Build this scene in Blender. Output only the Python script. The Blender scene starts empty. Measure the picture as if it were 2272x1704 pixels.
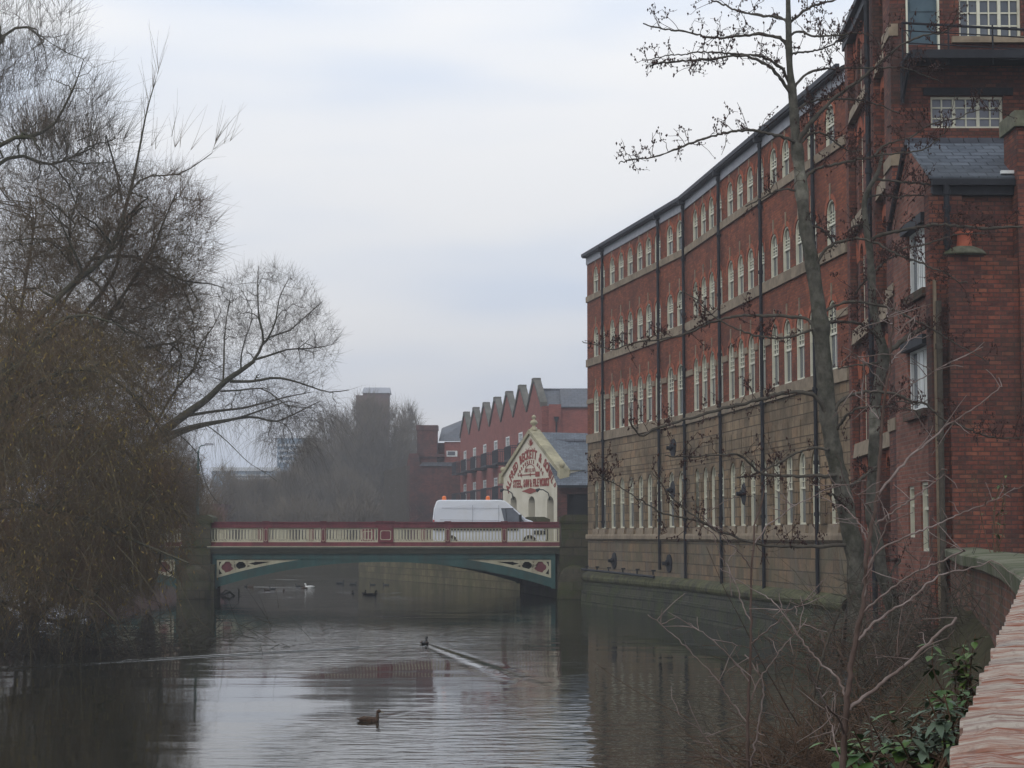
import bpy, math, random
import numpy as np
from mathutils import Vector, Matrix
rng = np.random.default_rng(7); random.seed(7)
R = math.radians
F = 4200.0; PITCH = math.atan(338.0 / F); CS, SN = math.cos(PITCH), math.sin(PITCH)
WATER = -2.9; ROAD = -0.62
SC = bpy.context.scene; COL = SC.collection
# ---------------------------------------------------------------- camera
cam = bpy.data.objects.new('camera', bpy.data.cameras.new('camera')); COL.objects.link(cam)
cam.location = (0, 0, 0); cam.rotation_euler = (math.pi / 2 + PITCH, 0, 0)
cam.data.sensor_width = 36; cam.data.lens = F / 2272 * 36; cam.data.clip_end = 5000; cam.data.clip_start = 0.1
SC.camera = cam
# ---------------------------------------------------------------- sky
SUN_EL, SUN_AZ = R(38), R(215)
w = bpy.data.worlds.new('World'); SC.world = w; w.use_nodes = True
nt = w.node_tree; nt.nodes.clear(); N = nt.nodes.new; Lk = nt.links.new
sky = N('ShaderNodeTexSky'); sky.sky_type = 'NISHITA'; sky.sun_disc = False; sky.sun_elevation = SUN_EL; sky.sun_rotation = SUN_AZ; sky.dust_density = 3
bg1 = N('ShaderNodeBackground'); Lk(sky.outputs[0], bg1.inputs[0]); bg1.inputs[1].default_value = 0.08
tc = N('ShaderNodeTexCoord'); mp = N('ShaderNodeMapping'); mp.inputs['Scale'].default_value = (1.6, 1.0, 7.0); mp.inputs['Rotation'].default_value = (0, R(9), 0); mp.inputs['Location'].default_value = (0.35, 0.2, 0.1)
Lk(tc.outputs['Generated'], mp.inputs[0])
nz = N('ShaderNodeTexNoise'); nz.inputs['Scale'].default_value = 1.9; nz.inputs['Detail'].default_value = 3; nz.inputs['Roughness'].default_value = .42; Lk(mp.outputs[0], nz.inputs[0])
rp = N('ShaderNodeValToRGB'); rp.color_ramp.interpolation = 'EASE'
rp.color_ramp.elements[0].position = .36; rp.color_ramp.elements[0].color = (.62, .71, .87, 1)
rp.color_ramp.elements[1].position = .64; rp.color_ramp.elements[1].color = (.87, .875, .90, 1)
Lk(nz.outputs['Fac'], rp.inputs[0])
sx = N('ShaderNodeSeparateXYZ'); Lk(tc.outputs['Generated'], sx.inputs[0])
r2 = N('ShaderNodeValToRGB'); e = r2.color_ramp.elements
e[0].position = 0.0; e[0].color = (.75, .735, .73, 1); e[1].position = .30; e[1].color = (1.12, 1.12, 1.1, 1)
m2 = e.new(.12); m2.color = (.91, .91, .905, 1)
Lk(sx.outputs['Z'], r2.inputs[0])
mx = N('ShaderNodeMix'); mx.data_type = 'RGBA'; mx.blend_type = 'MULTIPLY'; mx.inputs['Factor'].default_value = 1
Lk(rp.outputs[0], mx.inputs['A']); Lk(r2.outputs[0], mx.inputs['B'])
bg2 = N('ShaderNodeBackground'); Lk(mx.outputs['Result'], bg2.inputs[0]); bg2.inputs[1].default_value = 1.14
ms = N('ShaderNodeMixShader'); ms.inputs[0].default_value = .93; Lk(bg1.outputs[0], ms.inputs[1]); Lk(bg2.outputs[0], ms.inputs[2])
wo = N('ShaderNodeOutputWorld'); Lk(ms.outputs[0], wo.inputs[0])
sl = bpy.data.lights.new('sun', 'SUN'); sl.energy = .7; sl.angle = R(25); sl.color = (1, .95, .88)
so = bpy.data.objects.new('sun', sl); COL.objects.link(so)
d = Vector((math.sin(SUN_AZ) * math.cos(SUN_EL), math.cos(SUN_AZ) * math.cos(SUN_EL), math.sin(SUN_EL)))
so.rotation_euler = d.to_track_quat('Z', 'Y').to_euler(); so.location = (0, 0, 60)
vs = SC.view_settings; vs.view_transform = 'Standard'; vs.look = 'None'; vs.exposure = 0.0; vs.gamma = 1
SC.render.engine = 'CYCLES'; SC.cycles.use_denoising = True; SC.cycles.max_bounces = 6; SC.cycles.volume_bounces = 0
SC.cycles.transparent_max_bounces = 6; SC.cycles.caustics_reflective = False; SC.cycles.caustics_refractive = False
SC.cycles.volume_step_rate = 4; SC.cycles.volume_max_steps = 32

# ---------------------------------------------------------------- helpers
def dirn(px, py):
    u = (px - 1136) / F; v = (852 - py) / F
    return Vector((u, CS - v * SN, SN + v * CS))
def at(px, py, Y): d = dirn(px, py); return d * (Y / d.y)
def atH(px, py, H): d = dirn(px, py); return d * (H / d.z)
def V(*a): return Vector(a)
def on_line(px, P, t, py=1190):          # plan intersection of a picture column with a wall line -> u along the wall
    d = dirn(px, py); # d.xy * k = P + t u
    a, b, c, dd = d.x, -t.x, d.y, -t.y
    det = a * dd - b * c
    return (a * P.y - c * P.x) / det
def tag(o, label, cat=None, group=None, kind=None):
    if label: o['label'] = label
    if cat: o['category'] = cat
    if group: o['group'] = group
    if kind: o['kind'] = kind
    return o
def empty(name, loc, label=None, cat=None, group=None, rz=0, kind=None):
    o = bpy.data.objects.new(name, None); COL.objects.link(o); o.location = loc; o.rotation_euler = (0, 0, rz)
    return tag(o, label, cat, group, kind)
def copy_tree(o, parent=None):
    c = o.copy(); COL.objects.link(c)
    if parent: c.parent = parent
    for ch in list(o.children): copy_tree(ch, c)
    return c
def finish(me, verts, faces, mis, mats, smooth):
    for m in mats: me.materials.append(m)
    if mis is not None and len(mats) > 1: me.polygons.foreach_set('material_index', mis)
    if smooth: me.polygons.foreach_set('use_smooth', [True] * len(me.polygons))
def box_uv(me):
    n = len(me.loops); co = np.empty(len(me.vertices) * 3, 'f'); me.vertices.foreach_get('co', co); co = co.reshape(-1, 3)
    li = np.empty(n, 'i'); me.loops.foreach_get('vertex_index', li)
    pn = np.empty(len(me.polygons) * 3, 'f'); me.polygons.foreach_get('normal', pn); pn = pn.reshape(-1, 3)
    tot = np.empty(len(me.polygons), 'i'); me.polygons.foreach_get('loop_total', tot)
    fn = np.repeat(pn, tot, axis=0); p = co[li]
    hz = np.abs(fn[:, 2]) > .75
    tx = -fn[:, 1]; ty = fn[:, 0]; s = np.where((tx + .001 * ty) < 0, -1, 1); ln = np.hypot(tx, ty) + 1e-9; tx = tx / ln * s; ty = ty / ln * s
    u = np.where(hz, p[:, 0], p[:, 0] * tx + p[:, 1] * ty)
    sl_ = np.sqrt(np.clip(1 - fn[:, 2] ** 2, .05, 1))
    v = np.where(hz, p[:, 1], p[:, 2] / np.where(hz, 1, sl_))
    uv = np.stack([u, v], 1).astype('f').ravel()
    me.uv_layers.new(name='UVMap').data.foreach_set('uv', uv)
class MB:
    def __init__(s): s.v = []; s.f = []; s.m = []; s.mi = 0
    def vert(s, p): s.v.append((p[0], p[1], p[2])); return len(s.v) - 1
    def face(s, pts): i = len(s.v); s.v += [(p[0], p[1], p[2]) for p in pts]; s.f.append(tuple(range(i, i + len(pts)))); s.m.append(s.mi)
    def idx(s, f): s.f.append(tuple(f)); s.m.append(s.mi)
    def box(s, a, b):
        x0, y0, z0 = min(a[0], b[0]), min(a[1], b[1]), min(a[2], b[2]); x1, y1, z1 = max(a[0], b[0]), max(a[1], b[1]), max(a[2], b[2])
        s.hexa([(x0, y0, z0), (x1, y0, z0), (x1, y1, z0), (x0, y1, z0), (x0, y0, z1), (x1, y0, z1), (x1, y1, z1), (x0, y1, z1)]); return s
    def hexa(s, p):
        i = len(s.v); s.v += [tuple(q) for q in p]
        for f in ((0, 3, 2, 1), (4, 5, 6, 7), (0, 1, 5, 4), (1, 2, 6, 5), (2, 3, 7, 6), (3, 0, 4, 7)): s.f.append(tuple(i + k for k in f)); s.m.append(s.mi)
    def prism(s, poly, a, ux, uy, uz, d0, d1):       # polygon in the (ux,uz) plane at a, extruded along uy
        n = len(poly); i = len(s.v)
        for d in (d0, d1):
            for (x, z) in poly: q = a + ux * x + uz * z + uy * d; s.v.append(tuple(q))
        s.f.append(tuple(range(i, i + n))); s.f.append(tuple(range(i + 2 * n - 1, i + n - 1, -1))); s.m += [s.mi] * 2
        for k in range(n): j = (k + 1) % n; s.f.append((i + k, i + n + k, i + n + j, i + j)); s.m.append(s.mi)
    def hx(s, p): s.hexa(p); return s
    def tube(s, pts, rad, n=8, cap=True):
        pts = [Vector(p) for p in pts]; rad = rad if hasattr(rad, '__len__') else [rad] * len(pts)
        i0 = len(s.v); ref = None
        for k, p in enumerate(pts):
            t = (pts[min(k + 1, len(pts) - 1)] - pts[max(k - 1, 0)]).normalized()
            if ref is None: ref = t.orthogonal().normalized()
            ref = (ref - t * ref.dot(t)).normalized(); b = t.cross(ref)
            for q in range(n): a = 2 * math.pi * q / n; s.v.append(tuple(p + (ref * math.cos(a) + b * math.sin(a)) * rad[k]))
        for k in range(len(pts) - 1):
            for q in range(n): s.f.append((i0 + k * n + q, i0 + k * n + (q + 1) % n, i0 + (k + 1) * n + (q + 1) % n, i0 + (k + 1) * n + q)); s.m.append(s.mi)
        if cap: s.f.append(tuple(range(i0 + n - 1, i0 - 1, -1))); s.f.append(tuple(range(i0 + (len(pts) - 1) * n, i0 + len(pts) * n))); s.m += [s.mi] * 2
    def lathe(s, prof, o, n=16, sq=(1, 1)):
        i0 = len(s.v)
        for r, z in prof:
            for q in range(n): a = 2 * math.pi * q / n; s.v.append((o[0] + r * math.cos(a) * sq[0], o[1] + r * math.sin(a) * sq[1], o[2] + z))
        for k in range(len(prof) - 1):
            for q in range(n): s.f.append((i0 + k * n + q, i0 + k * n + (q + 1) % n, i0 + (k + 1) * n + (q + 1) % n, i0 + (k + 1) * n + q)); s.m.append(s.mi)
        s.f.append(tuple(range(i0 + n - 1, i0 - 1, -1))); s.f.append(tuple(range(i0 + (len(prof) - 1) * n, i0 + len(prof) * n))); s.m += [s.mi] * 2
    def sphere(s, c, r, n=12, sc=(1, 1, 1)):
        s.lathe([(r * math.sin(math.pi * k / 8) * 1.0 + 1e-4, -r * sc[2] * math.cos(math.pi * k / 8)) for k in range(9)], c, n, (sc[0], sc[1]))
    def build(s, name, mats, parent=None, smooth=False, local=False, uv=True, bevel=0):
        mats = mats if isinstance(mats, (list, tuple)) else [mats]
        off = Vector((0, 0, 0))
        if parent is not None and not local:
            r = parent
            while r.parent: r = r.parent
            off = r.location
        me = bpy.data.meshes.new(name)
        me.from_pydata([(a - off[0], b - off[1], c - off[2]) for a, b, c in s.v], [], s.f)
        finish(me, s.v, s.f, s.m, mats, smooth)
        if uv: box_uv(me)
        o = bpy.data.objects.new(name, me); COL.objects.link(o)
        if parent: o.parent = parent
        if bevel:
            b = o.modifiers.new('bevel', 'BEVEL'); b.width = bevel; b.segments = 2; b.limit_method = 'ANGLE'
        return o
def sbox(name, a, b, mat, parent=None, **k): return MB().box(a, b).build(name, mat, parent, **k)

# ---------------------------------------------------------------- materials
def nmat(name, rough=.8, spec=.3):
    m = bpy.data.materials.new(name); m.use_nodes = True; n = m.node_tree; b = n.nodes['Principled BSDF']
    b.inputs['Roughness'].default_value = rough; b.inputs['Specular IOR Level'].default_value = spec
    return m, n, b
def c4(c): return (c[0], c[1], c[2], 1)
def noise(n, scale, detail=4, vec=None, rough=.6, dim=None):
    t = n.nodes.new('ShaderNodeTexNoise'); t.inputs['Scale'].default_value = scale; t.inputs['Detail'].default_value = detail; t.inputs['Roughness'].default_value = rough
    if vec: n.links.new(vec, t.inputs['Vector'])
    return t
def ramp(n, fac, stops):
    r = n.nodes.new('ShaderNodeValToRGB'); e = r.color_ramp.elements
    e[0].position = stops[0][0]; e[0].color = c4(stops[0][1]); e[1].position = stops[-1][0]; e[1].color = c4(stops[-1][1])
    for p, c in stops[1:-1]: q = e.new(p); q.color = c4(c)
    n.links.new(fac, r.inputs[0]); return r.outputs[0]
def mix(n, f, a, b, mode='MIX'):
    m = n.nodes.new('ShaderNodeMix'); m.data_type = 'RGBA'; m.blend_type = mode
    for s, v in (('Factor', f), ('A', a), ('B', b)):
        if isinstance(v, (int, float)): m.inputs[s].default_value = v
        elif isinstance(v, tuple): m.inputs[s].default_value = c4(v)
        else: n.links.new(v, m.inputs[s])
    return m.outputs['Result']
def world_vec(n, sc=(1, 1, 1)):
    g = n.nodes.new('ShaderNodeNewGeometry'); mp = n.nodes.new('ShaderNodeMapping'); mp.inputs['Scale'].default_value = sc; n.links.new(g.outputs['Position'], mp.inputs[0]); return mp.outputs[0]
def bump(n, b, h, dist, strength=1):
    u = n.nodes.new('ShaderNodeBump'); u.inputs['Distance'].default_value = dist; u.inputs['Strength'].default_value = strength; n.links.new(h, u.inputs['Height']); n.links.new(u.outputs[0], b.inputs['Normal']); return u
def brick(name, cols, mortar, bw=.225, bh=.075, mo=.009, stain=(.06, .05, .045), stain_amt=.45, moss=None, rough=.9, bmp=.006, off=.5, squash=1, vscale=1.0, seed=0, streak=0):
    m, n, b = nmat(name, rough, .2)
    tcn = n.nodes.new('ShaderNodeTexCoord'); uv = tcn.outputs['UV']
    br = n.nodes.new('ShaderNodeTexBrick'); br.inputs['Scale'].default_value = 1; br.inputs['Brick Width'].default_value = bw; br.inputs['Row Height'].default_value = bh
    br.inputs['Mortar Size'].default_value = mo; br.inputs['Mortar Smooth'].default_value = .2; br.offset = off
    br.inputs['Color1'].default_value = (0, 0, 0, 1); br.inputs['Color2'].default_value = (1, 1, 1, 1); br.inputs['Mortar'].default_value = (.5, .5, .5, 1)
    n.links.new(uv, br.inputs['Vector'])
    wv = world_vec(n)
    n1 = noise(n, 14, 3, wv); n2 = noise(n, .55, 5, wv, .65); n3 = noise(n, 2.3, 4, wv, .7)
    base = ramp(n, br.outputs['Color'], cols)
    base = mix(n, .35, base, ramp(n, n1.outputs['Fac'], [(.3, cols[0][1]), (.7, cols[-1][1])]))
    f = n.nodes.new('ShaderNodeMath'); f.operation = 'MULTIPLY'; n.links.new(br.outputs['Fac'], f.inputs[0]); f.inputs[1].default_value = .8
    base = mix(n, f.outputs[0], base, mortar)
    st = ramp(n, n2.outputs['Fac'], [(.42, (0, 0, 0)), (.68, (1, 1, 1))])
    s1 = n.nodes.new('ShaderNodeMath'); s1.operation = 'MULTIPLY'; n.links.new(st, s1.inputs[0]); s1.inputs[1].default_value = stain_amt
    base = mix(n, s1.outputs[0], base, stain)
    st3 = ramp(n, n3.outputs['Fac'], [(.3, (.78, .78, .78)), (.7, (1.15, 1.13, 1.1))]); base = mix(n, 1.0, base, st3, 'MULTIPLY')
    if streak:
        vv = world_vec(n, (2.2, 2.2, .12)); n4 = noise(n, 1.0, 5, vv, .7)
        fs = ramp(n, n4.outputs['Fac'], [(.5, (0, 0, 0)), (.72, (1, 1, 1))])
        s2 = n.nodes.new('ShaderNodeMath'); s2.operation = 'MULTIPLY'; n.links.new(fs, s2.inputs[0]); s2.inputs[1].default_value = streak
        base = mix(n, s2.outputs[0], base, stain)
    if moss:
        nm = noise(n, 1.1, 6, wv, .7); fm = ramp(n, nm.outputs['Fac'], [(.45, (0, 0, 0)), (.62, (1, 1, 1))])
        s3 = n.nodes.new('ShaderNodeMath'); s3.operation = 'MULTIPLY'; n.links.new(fm, s3.inputs[0]); s3.inputs[1].default_value = moss[1]
        base = mix(n, s3.outputs[0], base, moss[0])
    n.links.new(base, b.inputs['Base Color'])
    iv = n.nodes.new('ShaderNodeMath'); iv.operation = 'MULTIPLY_ADD'; n.links.new(br.outputs['Fac'], iv.inputs[0]); iv.inputs[1].default_value = -1; n.links.new(n1.outputs['Fac'], iv.inputs[2])
    bump(n, b, iv.outputs[0], bmp)
    return m
def mottled(name, c1, c2, scale=3, rough=.8, spec=.3, c3=None, f3=.5, s3=.8, bmp=0, metal=0, stretch=(1, 1, 1)):
    m, n, b = nmat(name, rough, spec); wv = world_vec(n, stretch)
    a = noise(n, scale, 5, wv, .6); base = ramp(n, a.outputs['Fac'], [(.32, c1), (.68, c2)])
    if c3:
        q = noise(n, s3, 5, wv, .7); fm = ramp(n, q.outputs['Fac'], [(.46, (0, 0, 0)), (.66, (1, 1, 1))])
        s = n.nodes.new('ShaderNodeMath'); s.operation = 'MULTIPLY'; n.links.new(fm, s.inputs[0]); s.inputs[1].default_value = f3
        base = mix(n, s.outputs[0], base, c3)
    n.links.new(base, b.inputs['Base Color']); b.inputs['Metallic'].default_value = metal
    if bmp: bump(n, b, a.outputs['Fac'], bmp)
    return m
M = {}
M['brick'] = brick('mill brick', [(0, (.13, .042, .026)), (.5, (.25, .070, .036)), (1, (.37, .115, .055))], (.13, .075, .055), stain=(.055, .03, .026), stain_amt=.62, streak=.35)
M['brick_near'] = brick('annex brick', [(0, (.06, .03, .03)), (.3, (.15, .045, .034)), (.7, (.23, .065, .042)), (1, (.33, .12, .07))], (.075, .055, .048), bw=.235, bh=.083, mo=.011, stain=(.045, .03, .032), stain_amt=.75, moss=((.07, .085, .035), .12), bmp=.012, streak=.45)
M['brick_side'] = brick('weathered brick', [(0, (.15, .055, .04)), (.5, (.25, .085, .055)), (1, (.35, .15, .11))], (.2, .15, .12), bw=.235, bh=.083, mo=.011, stain=(.09, .06, .05), stain_amt=.45)
M['brick_low'] = brick('sooty brick', [(0, (.06, .035, .03)), (.5, (.17, .07, .05)), (1, (.27, .12, .08))], (.16, .13, .11), bw=.235, bh=.083, mo=.012, stain=(.035, .035, .028), stain_amt=.7, moss=((.05, .06, .02), .35), streak=.4)
M['brick_arch'] = brick('arch brick', [(0, (.30, .075, .04)), (1, (.46, .14, .07))], (.2, .10, .07), bw=.075, bh=.25, mo=.006, stain_amt=.25)
M['brick_far'] = brick('terrace brick', [(0, (.20, .055, .045)), (1, (.33, .10, .08))], (.2, .12, .1), stain_amt=.3, stain=(.12, .05, .045), bmp=.002)
M['brick_dark'] = brick('old works brick', [(0, (.07, .03, .03)), (1, (.20, .065, .05))], (.08, .06, .05), stain=(.03, .025, .025), stain_amt=.8, bmp=.002, streak=.5)
M['stone'] = brick('sandstone ashlar', [(0, (.15, .115, .075)), (.3, (.27, .215, .145)), (.7, (.37, .285, .185)), (1, (.32, .205, .12))], (.05, .04, .028), bw=.62, bh=.31, mo=.016, stain=(.085, .065, .042), stain_amt=.7, bmp=.035, streak=.4)
M['stone_low'] = brick('lower sandstone', [(0, (.12, .09, .06)), (.5, (.21, .16, .10)), (1, (.29, .19, .11))], (.05, .04, .03), bw=.85, bh=.36, mo=.018, stain=(.17, .16, .145), stain_amt=.55, bmp=.02, streak=.7, moss=((.10, .105, .04), .3))
M['stone_trim'] = mottled('dressed stone', (.20, .155, .105), (.33, .26, .18), 4, c3=(.12, .09, .06), f3=.6, bmp=.004)
M['moss_stone'] = mottled('mossy ledge stone', (.05, .056, .022), (.12, .118, .05), 4, c3=(.04, .034, .024), f3=.95, s3=1.1, bmp=.08)
M['wet_stone'] = brick('wet river stone', [(0, (.025, .027, .02)), (1, (.10, .095, .065))], (.008, .008, .007), bw=.8, bh=.36, mo=.03, stain=(.02, .024, .016), stain_amt=.8, moss=((.065, .08, .022), .7), bmp=.04, rough=.6)
M['quay'] = brick('quay stone', [(0, (.12, .10, .055)), (1, (.21, .18, .10))], (.05, .045, .028), bw=.9, bh=.42, mo=.02, stain=(.05, .045, .03), stain_amt=.85, moss=((.11, .115, .045), .4), bmp=.02, streak=.7)
M['pier'] = brick('pier stone', [(0, (.05, .048, .03)), (1, (.10, .085, .055))], (.03, .03, .02), bw=.8, bh=.4, mo=.015, stain=(.04, .035, .025), stain_amt=.7, moss=((.06, .075, .02), .6), bmp=.02)
M['coping'] = mottled('coping stone', (.09, .092, .06), (.19, .185, .13), 6, c3=(.05, .062, .022), f3=.8, bmp=.015)
M['coping_jointed'] = brick('jointed wall coping', [(0, (.10, .10, .07)), (1, (.19, .185, .135))], (.03, .03, .02), bw=.9, bh=3.0, mo=.02, stain=(.06, .065, .03), stain_amt=.8, moss=((.05, .07, .02), .6), bmp=.015)
M['slate'] = brick('slate roof', [(0, (.07, .085, .105)), (.5, (.11, .13, .16)), (1, (.16, .185, .22))], (.025, .03, .038), bw=.34, bh=.2, mo=.014, stain=(.075, .085, .09), stain_amt=.5, bmp=.01, rough=.5)
M['slate_far'] = brick('far slate roof', [(0, (.085, .095, .115)), (1, (.13, .14, .165))], (.06, .065, .075), bw=.5, bh=.4, mo=.03, stain=(.11, .11, .11), stain_amt=.5, bmp=.005, rough=.6)
M['cream'] = mottled('cream window paint', (.60, .59, .46), (.74, .72, .58), 3, .5, .4)
M['white'] = mottled('white window paint', (.72, .74, .72), (.8, .82, .8), 3, .5, .4)
M['glass'] = mottled('window glass', (.05, .06, .075), (.10, .115, .14), 1.3, .08, .6)
M['blind'] = mottled('grey blinds', (.13, .14, .17), (.20, .21, .25), 2, .35, .5)
M['black_iron'] = mottled('black painted iron', (.008, .009, .013), (.018, .02, .026), 6, .65, .3)
M['lead'] = mottled('grey fascia board', (.26, .27, .30), (.36, .37, .40), 5, .6)
M['lead_dark'] = mottled('dark gutter', (.02, .022, .03), (.04, .044, .055), 4, .6, .3)
M['terracotta'] = mottled('terracotta', (.36, .09, .05), (.48, .14, .08), 6, .8)
M['blue_door'] = mottled('blue grey door paint', (.05, .085, .11), (.075, .12, .145), 4, .5)
M['b_red'] = mottled('bridge maroon paint', (.15, .033, .043), (.21, .05, .06), 5, .55, .4, c3=(.09, .035, .04), f3=.6, s3=1.5, stretch=(1, 1, .3))
M['b_cream'] = mottled('bridge cream paint', (.50, .475, .34), (.62, .59, .45), 5, .7, .25, c3=(.30, .24, .15), f3=.55, s3=2.5, stretch=(1, 1, .35))
M['b_green'] = mottled('bridge green paint', (.028, .085, .082), (.045, .115, .105), 3, .5, .4, c3=(.05, .055, .042), f3=.6, s3=1.2, stretch=(1, 1, .4))
M['b_grey'] = mottled('bridge cornice paint', (.10, .115, .09), (.17, .175, .13), 3, .7, c3=(.06, .08, .05), f3=.5, stretch=(.4, 1, 4))
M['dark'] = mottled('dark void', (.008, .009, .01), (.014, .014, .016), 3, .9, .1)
M['render'] = mottled('cream painted render', (.58, .54, .43), (.68, .64, .53), 1.2, .8, .2, c3=(.48, .43, .31), f3=.35)
M['render_trim'] = mottled('weathered cream coping', (.30, .275, .18), (.46, .41, .27), 2.5, .8, .2, c3=(.14, .13, .09), f3=.7)
M['sign_red'] = mottled('faded red lettering', (.22, .05, .04), (.32, .085, .065), 6, .8, .2)
M['van'] = mottled('white van paint', (.70, .74, .80), (.76, .80, .85), .8, .3, .5, c3=(.6, .6, .58), f3=.4)
M['rubber'] = mottled('black rubber', (.015, .015, .016), (.03, .03, .03), 10, .8, .2)
M['steel'] = mottled('wheel steel', (.25, .26, .27), (.35, .36, .37), 6, .4, .5, metal=.5)
M['orange'] = mottled('orange beacon plastic', (.75, .16, .03), (.85, .22, .05), 6, .3, .5)
M['lamp_red'] = mottled('red lamp plastic', (.45, .02, .02), (.55, .03, .03), 6, .3)
M['lamp_clear'] = mottled('clear lamp', (.5, .52, .55), (.65, .67, .7), 6, .15)
M['asphalt'] = mottled('asphalt', (.045, .045, .047), (.065, .065, .066), 20, .9, .2)
M['soil'] = mottled('bank soil', (.022, .018, .012), (.05, .04, .026), 4, .95, .1, c3=(.04, .055, .02), f3=.7, bmp=.05)
M['grassy'] = mottled('rough winter ground', (.03, .028, .016), (.055, .05, .026), 3.5, .95, .1, c3=(.06, .045, .028), f3=.7, bmp=.05)
M['bark_alder'] = mottled('alder bark', (.115, .108, .088), (.25, .235, .19), 9, .9, .15, c3=(.055, .06, .035), f3=.7, s3=2.6, bmp=.03, stretch=(1, 1, .8))
M['bark_dark'] = mottled('dark branch bark', (.06, .052, .042), (.095, .083, .066), 12, .9, .1)
M['cone'] = mottled('alder cones', (.035, .018, .015), (.07, .034, .028), 12, .9, .1)
M['bark_pale'] = mottled('pale shoot bark', (.13, .09, .075), (.27, .22, .20), 9, .8, .2)
M['bark_redd'] = mottled('reddish shoot bark', (.14, .06, .05), (.22, .11, .09), 5, .7, .2)
M['bark_brown'] = mottled('brown sapling bark', (.07, .048, .038), (.13, .09, .075), 6, .8, .2)
M['willow'] = mottled('willow twig bark', (.11, .082, .048), (.175, .135, .08), 1.2, .9, .1, c3=(.15, .085, .05), f3=.8, s3=.6)
M['willow_limb'] = mottled('willow limb bark', (.06, .055, .04), (.11, .10, .07), 6, .9, .1, c3=(.05, .06, .025), f3=.6)
M['twig_grey'] = mottled('grey twig bark', (.10, .085, .07), (.15, .13, .105), 3, .9, .1)
M['leaf_y'] = mottled('yellowing willow leaf', (.20, .16, .04), (.33, .25, .055), 6, .7, .2, c3=(.22, .10, .03), f3=.8, s3=4)
M['leaf_g'] = mottled('green leaf', (.03, .075, .015), (.07, .15, .03), 6, .55, .35, c3=(.12, .13, .03), f3=.5, s3=3)
M['leaf_grey'] = mottled('grey green leaf', (.05, .085, .05), (.13, .17, .12), 6, .6, .3)
M['willow_pale'] = mottled('pale willow strand', (.125, .11, .068), (.20, .18, .115), 1.5, .9, .1)
M['dry'] = mottled('dry stems', (.07, .045, .03), (.14, .09, .06), 8, .9, .1)
M['far_twig'] = mottled('far twig bark', (.13, .107, .075), (.20, .165, .12), .5, .95, .05)
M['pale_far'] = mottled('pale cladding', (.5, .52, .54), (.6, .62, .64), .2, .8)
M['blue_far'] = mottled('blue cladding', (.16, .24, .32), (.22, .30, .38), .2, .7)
M['duck_brown'] = mottled('brown feathers', (.03, .022, .016), (.11, .06, .035), 40, .7, .2)
M['duck_dark'] = mottled('dark feathers', (.012, .014, .016), (.03, .03, .03), 30, .6, .3)
M['duck_white'] = mottled('white feathers', (.65, .65, .62), (.8, .8, .78), 20, .7, .2)
M['bill'] = mottled('bill horn', (.10, .09, .04), (.18, .14, .05), 20, .5, .3)
M['top_brick'] = None
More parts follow.
